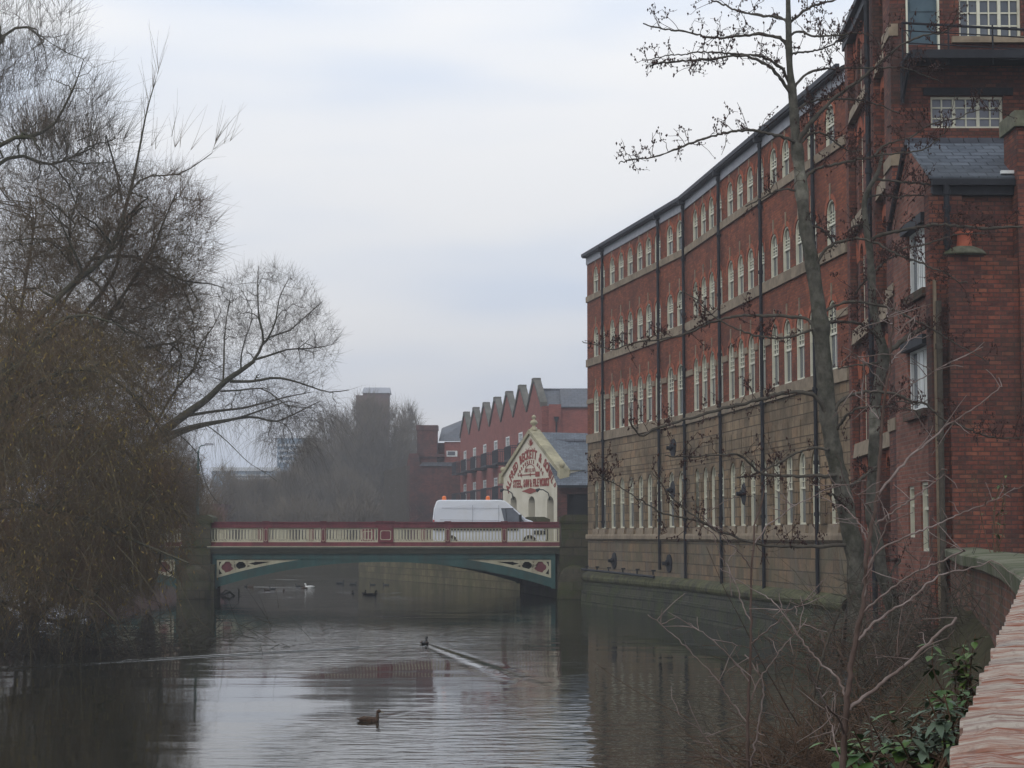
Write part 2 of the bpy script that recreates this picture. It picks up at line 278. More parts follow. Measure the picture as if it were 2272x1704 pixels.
# ---------------------------------------------------------------- water, ground
def water():
    m = MB(); m.face([(-400, -30, WATER), (300, -30, WATER), (300, 700, WATER), (-400, 700, WATER)])
    mt, n, b = nmat('river water', .045, .5)
    b.inputs['IOR'].default_value = 1.33; b.inputs['Base Color'].default_value = (.012, .014, .010, 1)
    g = n.nodes.new('ShaderNodeNewGeometry'); P = g.outputs['Position']
    def mapv(sc, rot=0):
        q = n.nodes.new('ShaderNodeMapping'); q.inputs['Scale'].default_value = sc; q.inputs['Rotation'].default_value = (0, 0, rot); n.links.new(P, q.inputs[0]); return q.outputs[0]
    def math_(op, a, bb=None, c=None):
        t = n.nodes.new('ShaderNodeMath'); t.operation = op
        for i, v in enumerate((a, bb, c)):
            if v is None: continue
            if isinstance(v, (int, float)): t.inputs[i].default_value = v
            else: n.links.new(v, t.inputs[i])
        return t.outputs[0]
    big = noise(n, 1, 3, mapv((.09, .05, 1), .2), .5)
    zone = ramp(n, big.outputs['Fac'], [(.38, (.06,) * 3), (.62, (1,) * 3)])
    r1 = noise(n, 1, 2, mapv((1.3, 3.3, 1), .1), .5)
    r2_ = noise(n, 1, 2, mapv((3.4, 8.5, 1), -.08), .5)
    r3 = noise(n, 1, 2, mapv((.25, .55, 1), .05), .4)
    sxy = n.nodes.new('ShaderNodeSeparateXYZ'); n.links.new(P, sxy.inputs[0]); X, Y = sxy.outputs[0], sxy.outputs[1]
    # the ripples are livelier in the open reach in the middle than along the banks and beyond the bridge
    h = math_('MULTIPLY_ADD', r1.outputs['Fac'], .8, math_('MULTIPLY', r2_.outputs['Fac'], .24))
    h = math_('MULTIPLY', h, zone)
    shel = math_('DIVIDE', math_('ADD', math_('ADD', X, 3.2), math_('MULTIPLY', Y, .11)), 3.0)
    h = math_('MULTIPLY', h, math_('MINIMUM', math_('MAXIMUM', shel, .12), 1))
    h = math_('MULTIPLY_ADD', r3.outputs['Fac'], .5, h)
    def arm(x0, y0, x1, y1, w0, w1, A):
        dx, dy = x1 - x0, y1 - y0; L2 = dx * dx + dy * dy; L = math.sqrt(L2)
        px = math_('SUBTRACT', X, x0); py = math_('SUBTRACT', Y, y0)
        t = math_('DIVIDE', math_('ADD', math_('MULTIPLY', px, dx), math_('MULTIPLY', py, dy)), L2)
        tcl = math_('MINIMUM', math_('MAXIMUM', t, 0), 1)
        s = math_('DIVIDE', math_('SUBTRACT', math_('MULTIPLY', px, dy), math_('MULTIPLY', py, dx)), L)
        wv_ = math_('MULTIPLY_ADD', tcl, w1 - w0, w0)
        q = math_('DIVIDE', s, wv_)
        # two or three crests side by side, fading along the arm
        ga = math_('EXPONENT', math_('MULTIPLY', math_('MULTIPLY', q, q), -1.0))
        cr = math_('COSINE', math_('MULTIPLY', q, 3.2))
        inside = math_('MULTIPLY', math_('GREATER_THAN', t, 0), math_('LESS_THAN', t, 1))
        fade = math_('SUBTRACT', 1, math_('MULTIPLY', math_('MULTIPLY', tcl, tcl), .75))
        return math_('MULTIPLY', math_('MULTIPLY', math_('MULTIPLY', ga, cr), inside), math_('MULTIPLY', fade, A))
    D2 = atH(943, 1428, WATER); D1 = atH(822, 1601, WATER)
    e1 = atH(0, 1484, WATER); e2 = atH(1190, 1522, WATER)
    arms = [(D2.x, D2.y, e1.x, e1.y, .15, .42, 1.5), (D2.x, D2.y, e2.x, e2.y, .16, .55, .6)]
    f1 = atH(620, 1640, WATER); f2 = atH(1010, 1548, WATER)
    arms += [(D1.x, D1.y, f2.x, f2.y, .1, .5, .035)]
    for a_, b_ in (((560, 1302), (700, 1306)), ((687, 1304), (620, 1303)), ((782, 1316), (700, 1311)), ((833, 1318), (930, 1312)), ((755, 1295), (870, 1297)), ((600, 1285), (720, 1288)), ((630, 1312), (560, 1316))):
        p, q = atH(*a_, WATER), atH(*b_, WATER); arms.append((p.x, p.y, q.x, q.y, .3, .6, .5))
    wn = noise(n, 1, 3, mapv((.9, .35, 1), .3), .6); wr = ramp(n, wn.outputs['Fac'], [(.40, (.6,) * 3), (.58, (1.4,) * 3)])
    hw_ = None
    for a_ in arms: q_ = arm(*a_); hw_ = q_ if hw_ is None else math_('ADD', hw_, q_)
    h = math_('MULTIPLY_ADD', hw_, wr, h)
    bump(n, b, h, .03, 1)
    return tag(m.build('river_water', mt, uv=False), 'dark grey green river with light ripples and duck wakes', kind='structure')
water()

RB = [(1.6, -30), (1.8, 4), (2.3, 12), (2.9, 19), (3.6, 24), (5.2, 31), (7.0, 35), (9.6, 37), (10.6, 46), (10.6, 50), (9, 68.5), (6.5, 84), (5, 90), (3.2, 98), (1.6, 103), (-10.2, 136.5), (-9, 150), (-14, 172), (-60, 188)]
LB = [(-9, -30), (-10.5, 10), (-11.2, 25), (-12.2, 40), (-13.4, 52), (-16, 64), (-22, 76), (-30, 86), (-34, 95), (-36, 120), (-50, 150), (-90, 178)]
def ground():
    gm = MB()
    def zt(y): return ROAD - .02 if y > 34 else (-.9 if y > 15 else -1.6)
    for edge, s in ((RB, 1), (LB, -1)):
        prev = None
        for (x, y) in edge:
            steep = (y > 36 and s > 0) or (y > 82)
            row = [(x, y, WATER - .6), (x + s * (.15 if steep else .9), y, WATER + (1.2 if steep else .45)), (x + s * (.3 if steep else 2.2), y, zt(y) if s > 0 else -.9), (x + s * 6, y, zt(y) if s > 0 else ROAD), (x + s * 900, y, ROAD - .02)]
            if prev:
                for k in range(4): gm.face([prev[k], row[k], row[k + 1], prev[k + 1]])
            prev = row
        ends = (ends + [prev]) if s < 0 else [prev]
    a, b = ends
    gm.face([a[2], b[2], (b[2][0], 2500, ROAD), (a[2][0], 2500, ROAD)])
    gm.face([a[2], (a[2][0], 2500, ROAD), (1500, 2500, ROAD), (1500, a[2][1], ROAD)])
    gm.face([b[2], (-1500, b[2][1], ROAD), (-1500, 2500, ROAD), (b[2][0], 2500, ROAD)])
    gm.face([a[2], b[2], b[0], a[0]])
    tag(gm.build('ground', M['grassy']), 'rough grassy ground and muddy banks on both sides of the river', kind='structure')
ground()

# ---------------------------------------------------------------- wall panels with openings
def frame_pt(P, t, nrm, u, dd, z): return (P.x + t.x * u + nrm.x * dd, P.y + t.y * u + nrm.y * dd, z)
def arc_pts(ua, ub, zs, rise, k=8):
    c = (ua + ub) / 2; r = (ub - ua) / 2
    return [(c - r * math.cos(math.pi * i / k), zs + rise * math.sin(math.pi * i / k)) for i in range(k + 1)]
def wall_band(m, P, t, nrm, u0, u1, z0, z1, ops, depth=.11):
    Q = lambda u, dd, z: frame_pt(P, t, nrm, u, dd, z)
    cur = u0
    for (ua, ub, za, zs, rise) in sorted(ops):
        m.face([Q(cur, 0, z0), Q(ua, 0, z0), Q(ua, 0, z1), Q(cur, 0, z1)])
        if za > z0 + 1e-4: m.face([Q(ua, 0, z0), Q(ub, 0, z0), Q(ub, 0, za), Q(ua, 0, za)])
        a = arc_pts(ua, ub, zs, rise) if rise > 0 else [(ua, zs), (ub, zs)]
        for (p, q) in zip(a[:-1], a[1:]): m.face([Q(p[0], 0, p[1]), Q(q[0], 0, q[1]), Q(q[0], 0, z1), Q(p[0], 0, z1)])
        loop = [(ua, za)] + a + [(ub, za)]
        for (p, q) in zip(loop, loop[1:] + loop[:1]): m.face([Q(p[0], 0, p[1]), Q(q[0], 0, q[1]), Q(q[0], -depth, q[1]), Q(p[0], -depth, p[1])])
        cur = ub
    m.face([Q(cur, 0, z0), Q(u1, 0, z0), Q(u1, 0, z1), Q(cur, 0, z1)])
def outline(wd, hs, rise, inset=0, k=8):           # local (x,z) outline of an arched window, bottom at z=0
    h = wd / 2 - inset
    top = [(-h * math.cos(math.pi * i / k), hs + (rise - inset if rise else 0) * math.sin(math.pi * i / k)) for i in range(k + 1)] if rise > 0 else [(-h, hs - inset), (h, hs - inset)]
    return [(-h, inset)] + top + [(h, inset)]
def ring(m, A, B, y0, y1):
    n = len(A)
    for i in range(n):
        j = (i + 1) % n
        m.face([(A[i][0], y0, A[i][1]), (A[j][0], y0, A[j][1]), (B[j][0], y0, B[j][1]), (B[i][0], y0, B[i][1])])
        m.face([(B[i][0], y0, B[i][1]), (B[j][0], y0, B[j][1]), (B[j][0], y1, B[j][1]), (B[i][0], y1, B[i][1])])
def sash_window(name, wd, hs, rise, mat, panes=(3, 3), split=.52, lowbars=1, y=.05, arch=None, fw=.055, rows=None):
    """Local mesh: x along the wall, y into the wall, z up. Returns the frame object (child pane, child arch)."""
    m = MB(); H = hs + rise
    ring(m, outline(wd, hs, rise, 0), outline(wd, hs, rise, fw), y - .03, y + .07)
    zs = H * split; bw = .013
    m.box((-wd / 2 + fw, y + .0, zs - .03), (wd / 2 - fw, y + .06, zs + .03))
    nx, nz_ = panes
    for i in range(1, nx): x = -wd / 2 + fw + (wd - 2 * fw) * i / nx; m.box((x - bw, y + .015, zs), (x + bw, y + .05, H - fw - (.02 if rise else 0) - abs(x) * rise * .9))
    for i in range(1, nz_ + 1):
        z = zs + (hs - zs) * i / nz_
        if z < H - fw - .03: m.box((-wd / 2 + fw, y + .015, z - bw), (wd / 2 - fw, y + .05, z + bw))
    for i in range(1, lowbars + 1): x = -wd / 2 + fw + (wd - 2 * fw) * i / (lowbars + 1); m.box((x - bw, y + .03, fw), (x + bw, y + .06, zs - .03))
    if rows: m.box((-wd / 2 + fw, y + .03, zs * .5 - bw), (wd / 2 - fw, y + .06, zs * .5 + bw))
    o = m.build(name, mat, local=True)
    p = MB(); p.face([(x, y + .045, z) for x, z in outline(wd, hs, rise, fw * .9)]); po = p.build('pane', M['glass'], o, local=True)
    if arch:
        a = MB(); rw, kz = arch
        k = 10; h = wd / 2
        for i in range(k):
            c0, c1 = math.pi * i / k, math.pi * (i + 1) / k
            q = []
            for c in (c0, c1):
                for rr in (0, rw): q.append((-(h + rr) * math.cos(c), hs + (rise + rr) * math.sin(c)))
            f = lambda pt, yy: (pt[0], yy, pt[1])
            a.face([f(q[0], -.015), f(q[2], -.015), f(q[3], -.015), f(q[1], -.015)]); a.face([f(q[1], -.015), f(q[3], -.015), f(q[3], .02), f(q[1], .02)])
            a.face([f(q[0], -.015), f(q[2], -.015), f(q[2], .03), f(q[0], .03)])
        a.mi = 1
        if kz: a.box((-.04, -.03, hs + rise - .02), (.04, .02, hs + rise + kz))
        a.build('arch', [M['brick_arch'] if arch[1] < 1 else M['stone_trim'], M['stone_trim']], o, local=True)
    return o
def place(o, parent, loc, rz):
    o.parent = parent; o.location = Vector(loc) - parent.location; o.rotation_euler = (0, 0, rz); return o
def band(m, pts, z0, z1, proud, back=.0):          # horizontal moulding along a plan polyline, proud of the wall
    for (a, b) in zip(pts[:-1], pts[1:]):
        t = (b - a).normalized(); nn = V(t.y, -t.x, 0)
        a0, b0, a1, b1 = a - nn * back, b - nn * back, a + nn * proud, b + nn * proud
        m.hexa([(a0.x, a0.y, z0), (b0.x, b0.y, z0), (b1.x, b1.y, z0), (a1.x, a1.y, z0), (a0.x, a0.y, z1), (b0.x, b0.y, z1), (b1.x, b1.y, z1), (a1.x, a1.y, z1)])
def profile_run(m, pts, prof):                    # extrude a (out,z) profile along a mitred plan polyline
    rows = []
    for i, p in enumerate(pts):
        tp = (pts[i] - pts[i - 1]).normalized() if i > 0 else None; tn = (pts[i + 1] - pts[i]).normalized() if i < len(pts) - 1 else None
        t = ((tp or tn) + (tn or tp)).normalized(); nn = V(t.y, -t.x, 0)
        rows.append([(p.x + nn.x * o, p.y + nn.y * o, z) for o, z in prof])
    for r0, r1_ in zip(rows[:-1], rows[1:]):
        for k in range(len(prof) - 1): m.face([r0[k], r1_[k], r1_[k + 1], r0[k + 1]])

# ---------------------------------------------------------------- the mill
C0 = atH(1302.7, 665.8, 10.3); P3 = atH(1521, 558, 10.3); CC = atH(1878, 309, 10.3)
for q in (C0, P3, CC): q.z = 0
print('mill', C0, P3, CC)
mill = empty('mill', (CC.x, CC.y, ROAD), 'long curved four storey red brick mill on a stone ground floor along the river', 'building')
H_EAVE = 11.83
segs = []
for (A, B) in ((C0, P3), (P3, CC)):
    t = (B - A).normalized(); segs.append((A, t, V(t.y, -t.x, 0), (B - A).length))
pipes_px = [1341, 1465, 1521.5, 1600.5, 1693, 1810]
cols_px = [[1320.8, 1335.5], [1357, 1376.8, 1396.7, 1418, 1437.5, 1458], [1485, 1507], [1541.4, 1559.5, 1577, 1594], [1618.8, 1640.5, 1663, 1686], [1714.7, 1742, 1770, 1799], [1840.5]]
floors = [ # bottom, spring, rise, width, band z0, z1, arch, trims
    ('top', 10.42, 11.20, .38, .82, 10.05, 11.835, (.14, .42)),
    ('mid', 7.66, 8.60, .39, .82, 7.3, 10.05, (.23, .5)),
    ('tall', 4.40, 5.84, .44, .84, 4.38, 7.3, (.27, .5))]
stonef = ('stone', .33, 1.93, .45, .82)
brickm, stonem, stone_lo = MB(), MB(), MB()
protos = {}
def proto(kind, wd, hs, rise, arch, mat, **k):
    protos[kind] = sash_window('window', wd, hs, rise, mat, arch=arch, **k); return protos[kind]
proto('top', .82, .78, .38, (.14, .40), M['cream'], panes=(3, 2), split=.5)
proto('mid', .82, .94, .39, (.14, .42), M['cream'], panes=(3, 3), split=.5)
proto('tall', .84, 1.44, .44, (.16, .45), M['cream'], panes=(3, 3), split=.52)
proto('stone', .82, 1.60, .45, None, M['cream'], panes=(3, 3), split=.5)
used = set()
def ysill(px): return 666 + (558 - 666) * (px - 1302.7) / 218.3 if px < 1521 else 558 + (309 - 558) * (px - 1521) / 357
imp = []
for si, (P, t, nrm, L) in enumerate(segs):
    us = []
    for cols in cols_px:
        for px in cols:
            u = on_line(px + 1.0, P, t, ysill(px))
            if (si == 0) == (px < 1521): us.append(u)
    rz = math.atan2(t.y, t.x)
    for (kd, zb, zs, rise, wd, b0, b1, ar) in floors:
        wall_band(brickm, P, t, nrm, 0, L, b0, b1, [(u - wd / 2, u + wd / 2, zb, zs, rise) for u in us], .1)
        for u in us:
            o = protos[kd] if kd not in used else copy_tree(protos[kd]); used.add(kd)
            place(o, mill, frame_pt(P, t, nrm, u, 0, zb), rz)
    for u0_, u1_ in zip([0] + us, us + [L]):      # impost band of pale stone between the tall windows
        a, b = u0_ + (.43 if u0_ else 0), u1_ - (.43 if u1_ != L else 0)
        if b - a < .12: continue
        q = [frame_pt(P, t, nrm, *x) for x in ((a, 0, 5.72), (b, 0, 5.72), (b, .04, 5.72), (a, .04, 5.72), (a, 0, 5.92), (b, 0, 5.92), (b, .04, 5.92), (a, .04, 5.92))]; imp.append(q)
    kd, zb, zs, rise, wd = stonef; sblk = []
    wall_band(stonem, P, t, nrm, 0, L, .08, 4.38, [(u - wd / 2, u + wd / 2, zb, zs, rise) for u in us], .16)
    for u in us:
        o = protos[kd] if kd not in used else copy_tree(protos[kd]); used.add(kd)
        place(o, mill, frame_pt(P, t, nrm, u, -.03, zb), rz)
        # sill block and the tall jointed panel above each stone arch
        q = [frame_pt(P, t, nrm, *x) for x in ((u - .5, 0, .09), (u + .5, 0, .09), (u + .5, .07, .09), (u - .5, .07, .09), (u - .5, 0, .33), (u + .5, 0, .33), (u + .5, .05, .33), (u - .5, .05, .33))]; sblk.append(q)
    sb_all = (sb_all if si else []) + sblk
    for ua, ub in zip([us[0] - .73] + us, us + [us[-1] + .73]):
        if ub - ua > 2.4: continue
        c = (ua + ub) / 2
        q = [frame_pt(P, t, nrm, *x) for x in ((c - .18, 0, .35), (c + .18, 0, .35), (c + .16, .045, .35), (c - .16, .045, .35), (c - .18, 0, 2.0), (c + .18, 0, 2.0), (c + .16, .045, 2.0), (c - .16, .045, 2.0))]; stonem.hexa(q)
    for u in us:                                   # joints: slightly proud panels
        for a, b in ((u - .69, u - .03), (u + .03, u + .69)):
            q = [frame_pt(P, t, nrm, *x) for x in ((a, 0, 2.62), (b, 0, 2.62), (b, .022, 2.62), (a, .022, 2.62), (a, 0, 3.28), (b, 0, 3.28), (b, .022, 3.28), (a, .022, 3.28))]; stonem.hexa(q)
ml = [C0, P3, CC]
# end returns and back
for zz0, zz1, mm in ((4.38, H_EAVE, brickm), (.08, 4.38, stonem)):
    for p in (C0, CC):
        bk = p + V(10, 2.0, 0); mm.face([(p.x, p.y, zz0), (bk.x, bk.y, zz0), (bk.x, bk.y, zz1), (p.x, p.y, zz1)])
brickm.build('brick_wall', M['brick'], mill); stonem.build('stone_wall', M['stone'], mill); [MB().hx(q).build('impost', M['stone_trim'], mill) for q in imp]; [MB().hx(q).build('sill_block', M['stone_trim'], mill) for q in sb_all]
bm_ = MB(); profile_run(bm_, ml, [(0, .09), (.09, .09), (.11, .02), (.11, -.10), (.04, -.17), (0, -.17)]); bm_.build('sill_band', M['stone_trim'], mill)
for z0_, z1_ in ((10.17, 10.42), (7.34, 7.66), (4.02, 4.39)):
    bm_ = MB(); band(bm_, ml, z0_, z1_, .07); bm_.build('sill_band', M['stone_trim'], mill)
lo = MB(); profile_run(lo, ml, [(0, -.165), (0, -.9), (.0, -1.52)]); lo.build('plinth', M['stone_low'], mill)
lg = MB(); profile_run(lg, ml, [(0, -1.5), (.12, -1.55), (.24, -1.63), (.30, -1.74), (.29, -1.84), (.24, -1.92), (.18, -1.95)]); lg.build('ledge', M['moss_stone'], mill, smooth=True)
wb = MB(); profile_run(wb, ml, [(.2, -1.94), (.24, -2.3), (.30, -2.3), (.36, -3.6)]); wb.build('river_wall', M['wet_stone'], mill)
fa = MB(); band(fa, ml, H_EAVE, 12.13, .05, .1); fa.build('fascia', M['lead'], mill)
sf = MB(); band(sf, ml, 12.13, 12.17, .22, .1); band(sf, ml, 12.17, 12.30, .27, -.16); sf.build('gutter', M['lead_dark'], mill)
rf = MB()
for (a, b) in zip(ml[:-1], ml[1:]):
    t = (b - a).normalized(); nn = V(t.y, -t.x, 0)
    a1, b1 = a + nn * .12, b + nn * .12; a2, b2 = a - nn * 4.5, b - nn * 4.5; a3, b3 = a - nn * 9, b - nn * 9
    rf.face([(a1.x, a1.y, 12.24), (b1.x, b1.y, 12.24), (b2.x, b2.y, 14.3), (a2.x, a2.y, 14.3)])
    rf.face([(a3.x, a3.y, 12.24), (b3.x, b3.y, 12.24), (b2.x, b2.y, 14.3), (a2.x, a2.y, 14.3)])
rf.build('roof', M['slate'], mill)
def wall_at(px, out=0, py=None):
    i = 0 if px < 1521.5 else 1; P, t, nrm, L = segs[i]; u = on_line(px, P, t, py if py else ysill(px)); return P + t * u + nrm * out, t, nrm
for px, zb in zip(pipes_px, (.35, -1.25, -1.5, -1.55, -1.62, -1.68)):
    p, t, nn = wall_at(px, .10); m = MB()
    m.tube([(p.x, p.y, 12.1), (p.x, p.y, zb)], .055, 8)
    for z in (11.9, 10.0, 8, 6, 4, 2, .6): m.tube([(p.x, p.y, z - .05), (p.x, p.y, z + .05)], .08, 8)
    h = p + nn * .05; m.box((h.x - .12, h.y - .12, 12.0), (h.x + .12, h.y + .12, 12.28))
    m.build('drainpipe', M['black_iron'], mill, smooth=False)
for px, py, dp in ((1847, 152, 3.0), (1663, 300, 2.6), (1703, 277, 2.6), (1835, 172, 3.0)):
    p, t, nn = wall_at(px - (6 if px > 1800 else 4)); q = p - nn * dp; k = q.y / dirn(px, py).y; z = dirn(px, py).z * k
    m = MB(); m.box((q.x - .3, q.y - .5, z - 3), (q.x + .3, q.y + .5, z - .55)); c = m.build('chimney', M['brick_dark'], mill)
    m = MB(); m.lathe([(.17, -.6), (.15, -.1), (.19, -.08), (.19, 0), (.13, 0)], (q.x, q.y, z + .05), 10); po = m.build('chimney_pot', M['terracotta'], c)
    m = MB();
for px, py in ((1495, 994), (1495, 1088), (1653, 1096), (1486, 1250), (1364, 1244)):
    p, t, nn = wall_at(px, 0, py); k = p.y / dirn(px, py).y; z = dirn(px, py).z * k; m = MB()
    pts = [p + nn * .02 + V(0, 0, z), p + nn * .07 + V(0, 0, z)]
    for rr, d0, d1 in ((.34, .0, .05), (.07, .05, .28), (.12, .12, .16)):
        m.tube([p + nn * d0 + V(0, 0, z), p + nn * d1 + V(0, 0, z)], rr, 14)
    m.build('tie_plate', M['black_iron'], mill, smooth=False)
m = MB(); pa = [wall_at(x, .3, 1260)[0] + V(0, 0, -1.42 - .0006 * (x - 1310)) for x in (1306, 1360, 1420, 1468)]; m.tube(pa, .05, 8)
for x in (1316, 1340, 1366, 1398, 1430, 1466):
    q = wall_at(x, .3, 1260)[0]; m.tube([q + V(0, 0, -1.44), q + V(0, 0, -1.25)], .03, 6); m.tube([q + V(-.06, 0, -1.28), q + V(.1, .0, -1.28)], .03, 6)
m.build('service_pipe', M['black_iron'], mill)

# ---------------------------------------------------------------- the nearer wing of the mill
WN = V(at(1988, 480, 38.2).x + .1, 38.2, 0); WF = V(at(1880, 480, 45.9).x + .15, 45.9, 0)     # near and far corners of its river wall
wing = empty('mill_wing', (WN.x, WN.y, ROAD), 'tall red brick wing of the mill with iron balcony and blue door, nearest the alder', 'building')
t = (WN - WF).normalized(); nrm = V(t.y, -t.x, 0); L = (WN - WF).length; rz = math.atan2(t.y, t.x)
wm = MB()
wus = [on_line(x, WF, t, 440) for x in (1896, 1911, 1927.5, 1963)]
pil = [0.0, 4.55, L]
rows = [(10.3, 11.5, 12.22), (7.6, 9.35, 10.3), (4.94, 6.55, 7.6), (2.2, 3.75, 4.94), (-.1, 1.35, 2.2)]
zb_prev = -.5
for i, (zb, zs, zt_) in enumerate(rows):
    wall_band(wm, WF, t, nrm, 0, L, zb, zt_, [(u - .36, u + .36, zb + (.0 if i < 4 else .2), zs, .36) for u in wus], .14)
wall_band(wm, WF, t, nrm, 0, L, -3.4, -.1, [], .1)
for a, b in ((-.02, .5), (4.3, 5.1), (6.7, L)):  # pilasters
    q = [frame_pt(WF, t, nrm, *x) for x in ((a, 0, -3.4), (b, 0, -3.4), (b, .16, -3.4), (a, .16, -3.4), (a, 0, 12.21), (b, 0, 12.21), (b, .16, 12.21), (a, .16, 12.21))]; wm.hexa(q)
# front face, right of the near corner
tf = V(1, 0, 0); nf = V(0, -1, 0); WNf = WN + V(.0, 0, 0)
def fx(px, py=150): return at(px, py, 38.2).x - WN.x
def fz(py, Y=38.2): return at(1136, py, Y).z
wall_band(wm, WNf, tf, nf, 0, 8, fz(300), fz(190), [(fx(2065, 250), fx(2226, 250), fz(284), fz(213), 0)], .12)
wall_band(wm, WNf, tf, nf, 0, 8, -3.4, fz(300), [], .1)
wall_band(wm, WNf, tf, nf, 0, 8, fz(190), fz(100), [], .1)
wall_band(wm, WNf, tf, nf, 0, 8, fz(100), 12.6, [(fx(2012, 60), fx(2082, 60), fz(100) + .01, fz(-60), 0), (fx(2128, 60), fx(2266, 60), fz(83), fz(-60), .0)], .12)
wm.face([(WF.x, WF.y, -3.4), (WF.x + 9, WF.y, -3.4), (WF.x + 9, WF.y, 12.2), (WF.x, WF.y, 12.2)])
wm.build('brick_wall', M['brick_near'], wing)
for (zb, zs, zt_), kk in zip(rows, range(5)):
    pw = None
    for u in wus:
        if pw is None: pw = sash_window('window', .72, zs - zb - (.2 if kk == 4 else 0), .36, M['cream'], panes=(2, 3), split=.55, arch=(.24, 0), y=.11); o = pw
        else: o = copy_tree(pw)
        place(o, wing, frame_pt(WF, t, nrm, u, 0, zb + (.2 if kk == 4 else 0)), rz)
for zb, h in ((10.3, .3), (7.6, .32), (4.94, .36), (2.2, .34)):
    for a, b in ((.5, 4.3), (5.1, 6.7)):
        m = MB(); q = [frame_pt(WF, t, nrm, *x) for x in ((a, 0, zb - h), (b, 0, zb - h), (b, .16, zb - h), (a, .16, zb - h), (a, 0, zb), (b, 0, zb), (b, .12, zb), (a, .12, zb))]; m.hexa(q); m.build('sill_band', M['stone_trim'], wing)
    m = MB(); q = [frame_pt(WF, t, nrm, *x) for x in ((6.66, 0, zb - .05), (L + .03, 0, zb - .05), (L + .03, .19, zb - .05), (6.66, .19, zb - .05), (6.66, 0, zb + .2), (L + .03, 0, zb + .2), (L + .03, .19, zb + .2), (6.66, .19, zb + .2))]; m.hexa(q); m.build('pilaster_cap', M['stone_trim'], wing)
p = WF + t * on_line(1955, WF, t, 440) + nrm * .26; m = MB(); m.tube([(p.x, p.y, 12.25), (p.x, p.y, -2.3)], .06, 8)
for z in (12, 10, 8, 6, 4, 2, 0): m.tube([(p.x, p.y, z - .06), (p.x, p.y, z + .06)], .085, 8)
m.build('drainpipe', M['black_iron'], wing)
m = MB(); band(m, [WF - t * .3, WN + t * .2], 12.0, 12.2, .19, .1); m.mi = 0; band(m, [WF - t * .15, WN + t * .2], 12.2, 12.33, .3, .1); m.build('eaves', M['lead_dark'], wing)
m = MB(); a, b = WF - t * .3, WN + t * .2
m.face([(a.x - .2, a.y, 12.34), (b.x - .2, b.y, 12.34), (b.x + 4, b.y, 15), (a.x + 4, a.y, 15)]); m.build('roof', M['slate'], wing)
# window, lintel, door, big window, balcony
def X38(px, py=70): return at(px, py, 38.2).x
def casement(name, w_, h_, nx, nz_, mat, glass, mull=(), y=.1, fw=.05, bw=.014):
    m = MB()
    ring(m, [(-w_ / 2, 0), (-w_ / 2, h_), (w_ / 2, h_), (w_ / 2, 0)], [(-w_ / 2 + fw, fw), (-w_ / 2 + fw, h_ - fw), (w_ / 2 - fw, h_ - fw), (w_ / 2 - fw, fw)], y - .02, y + .06)
    for i in range(1, nx): b_ = bw * (2.3 if i in mull else 1); x = -w_ / 2 + w_ * i / nx; m.box((x - b_, y, fw), (x + b_, y + .05, h_ - fw))
    for i in range(1, nz_): z = h_ * i / nz_; m.box((-w_ / 2 + fw, y + .01, z - bw), (w_ / 2 - fw, y + .045, z + bw))
    o = m.build(name, mat, local=True)
    g = MB(); g.face([(-w_ / 2 + fw * .8, y + .04, fw * .8), (w_ / 2 - fw * .8, y + .04, fw * .8), (w_ / 2 - fw * .8, y + .04, h_ - fw * .8), (-w_ / 2 + fw * .8, y + .04, h_ - fw * .8)]); g.build('pane', glass, o, local=True)
    return o
o = casement('window', X38(2226, 250) - X38(2065, 250), fz(213) - fz(284), 6, 3, M['cream'], M['blind'], mull=(2, 4)); place(o, wing, ((X38(2065, 250) + X38(2226, 250)) / 2, 38.2, fz(284)), 0)
o = casement('window', X38(2266) - X38(2128), fz(-60) - fz(83), 6, 5, M['cream'], M['glass'], mull=(2, 4)); place(o, wing, ((X38(2128) + X38(2266)) / 2, 38.2, fz(83)), 0)
sbox('lintel', (X38(2048, 205), 38.14, fz(212)), (X38(2246, 205), 38.3, fz(196)), M['black_iron'], wing)
sbox('sill', (X38(2110), 38.08, fz(97)), (X38(2290), 38.3, fz(83) - .003), M['stone_trim'], wing)
m = MB(); m.box((X38(2014), 38.26, fz(141)), (X38(2080), 38.31, fz(-60)))
for zz in (.25, 1.1, 1.9): m.box((X38(2021), 38.24, fz(141) + zz), (X38(2073), 38.262, fz(141) + zz + .6))
o = m.build('door', M['blue_door'], wing)
m = MB(); m.box((X38(2010), 38.17, fz(141)), (X38(2014), 38.3, fz(-60))); m.box((X38(2080), 38.17, fz(141)), (X38(2084), 38.3, fz(-60))); m.build('door_frame', M['cream'], o)
m = MB()                                          # balcony / fire escape landing: beam, deck, rail, bracket
m.box((X38(1998), 37.1, fz(158)), (X38(1998) + 7, 37.22, fz(140))); m.box((X38(1994), 37.15, fz(146)), (X38(1994) + 7, 38.2, fz(141)))
m.build('balcony_deck', M['black_iron'], wing)
m = MB(); yr = 37.2
for z, r_ in ((fz(56, yr), .025), (fz(73, yr), .013), (fz(100, yr), .013), (fz(124, yr), .013)): m.tube([(X38(2002) * yr / 38.2, yr, z + .05), (X38(2002) + 5, yr, z - .25)], r_, 6)
m.tube([(X38(2002) * yr / 38.2, yr, fz(56, yr) + .05), (X38(2002), 38.2, fz(50, 38.2))], .02, 6)
for x in (2002, 2104, 2202, 2300): xx = X38(x) * yr / 38.2; m.tube([(xx, yr, fz(142, yr)), (xx, yr, fz(55, yr))], .018, 6)
m.build('balcony_railing', M['black_iron'], wing)
m = MB(); m.box((X38(1993), 37.9, fz(235)), (X38(1997), 38.1, fz(142))); m.tube([(X38(1995), 38.0, fz(230)), (X38(1996), 37.2, fz(150))], .035, 6); m.build('bracket', M['black_iron'], wing)

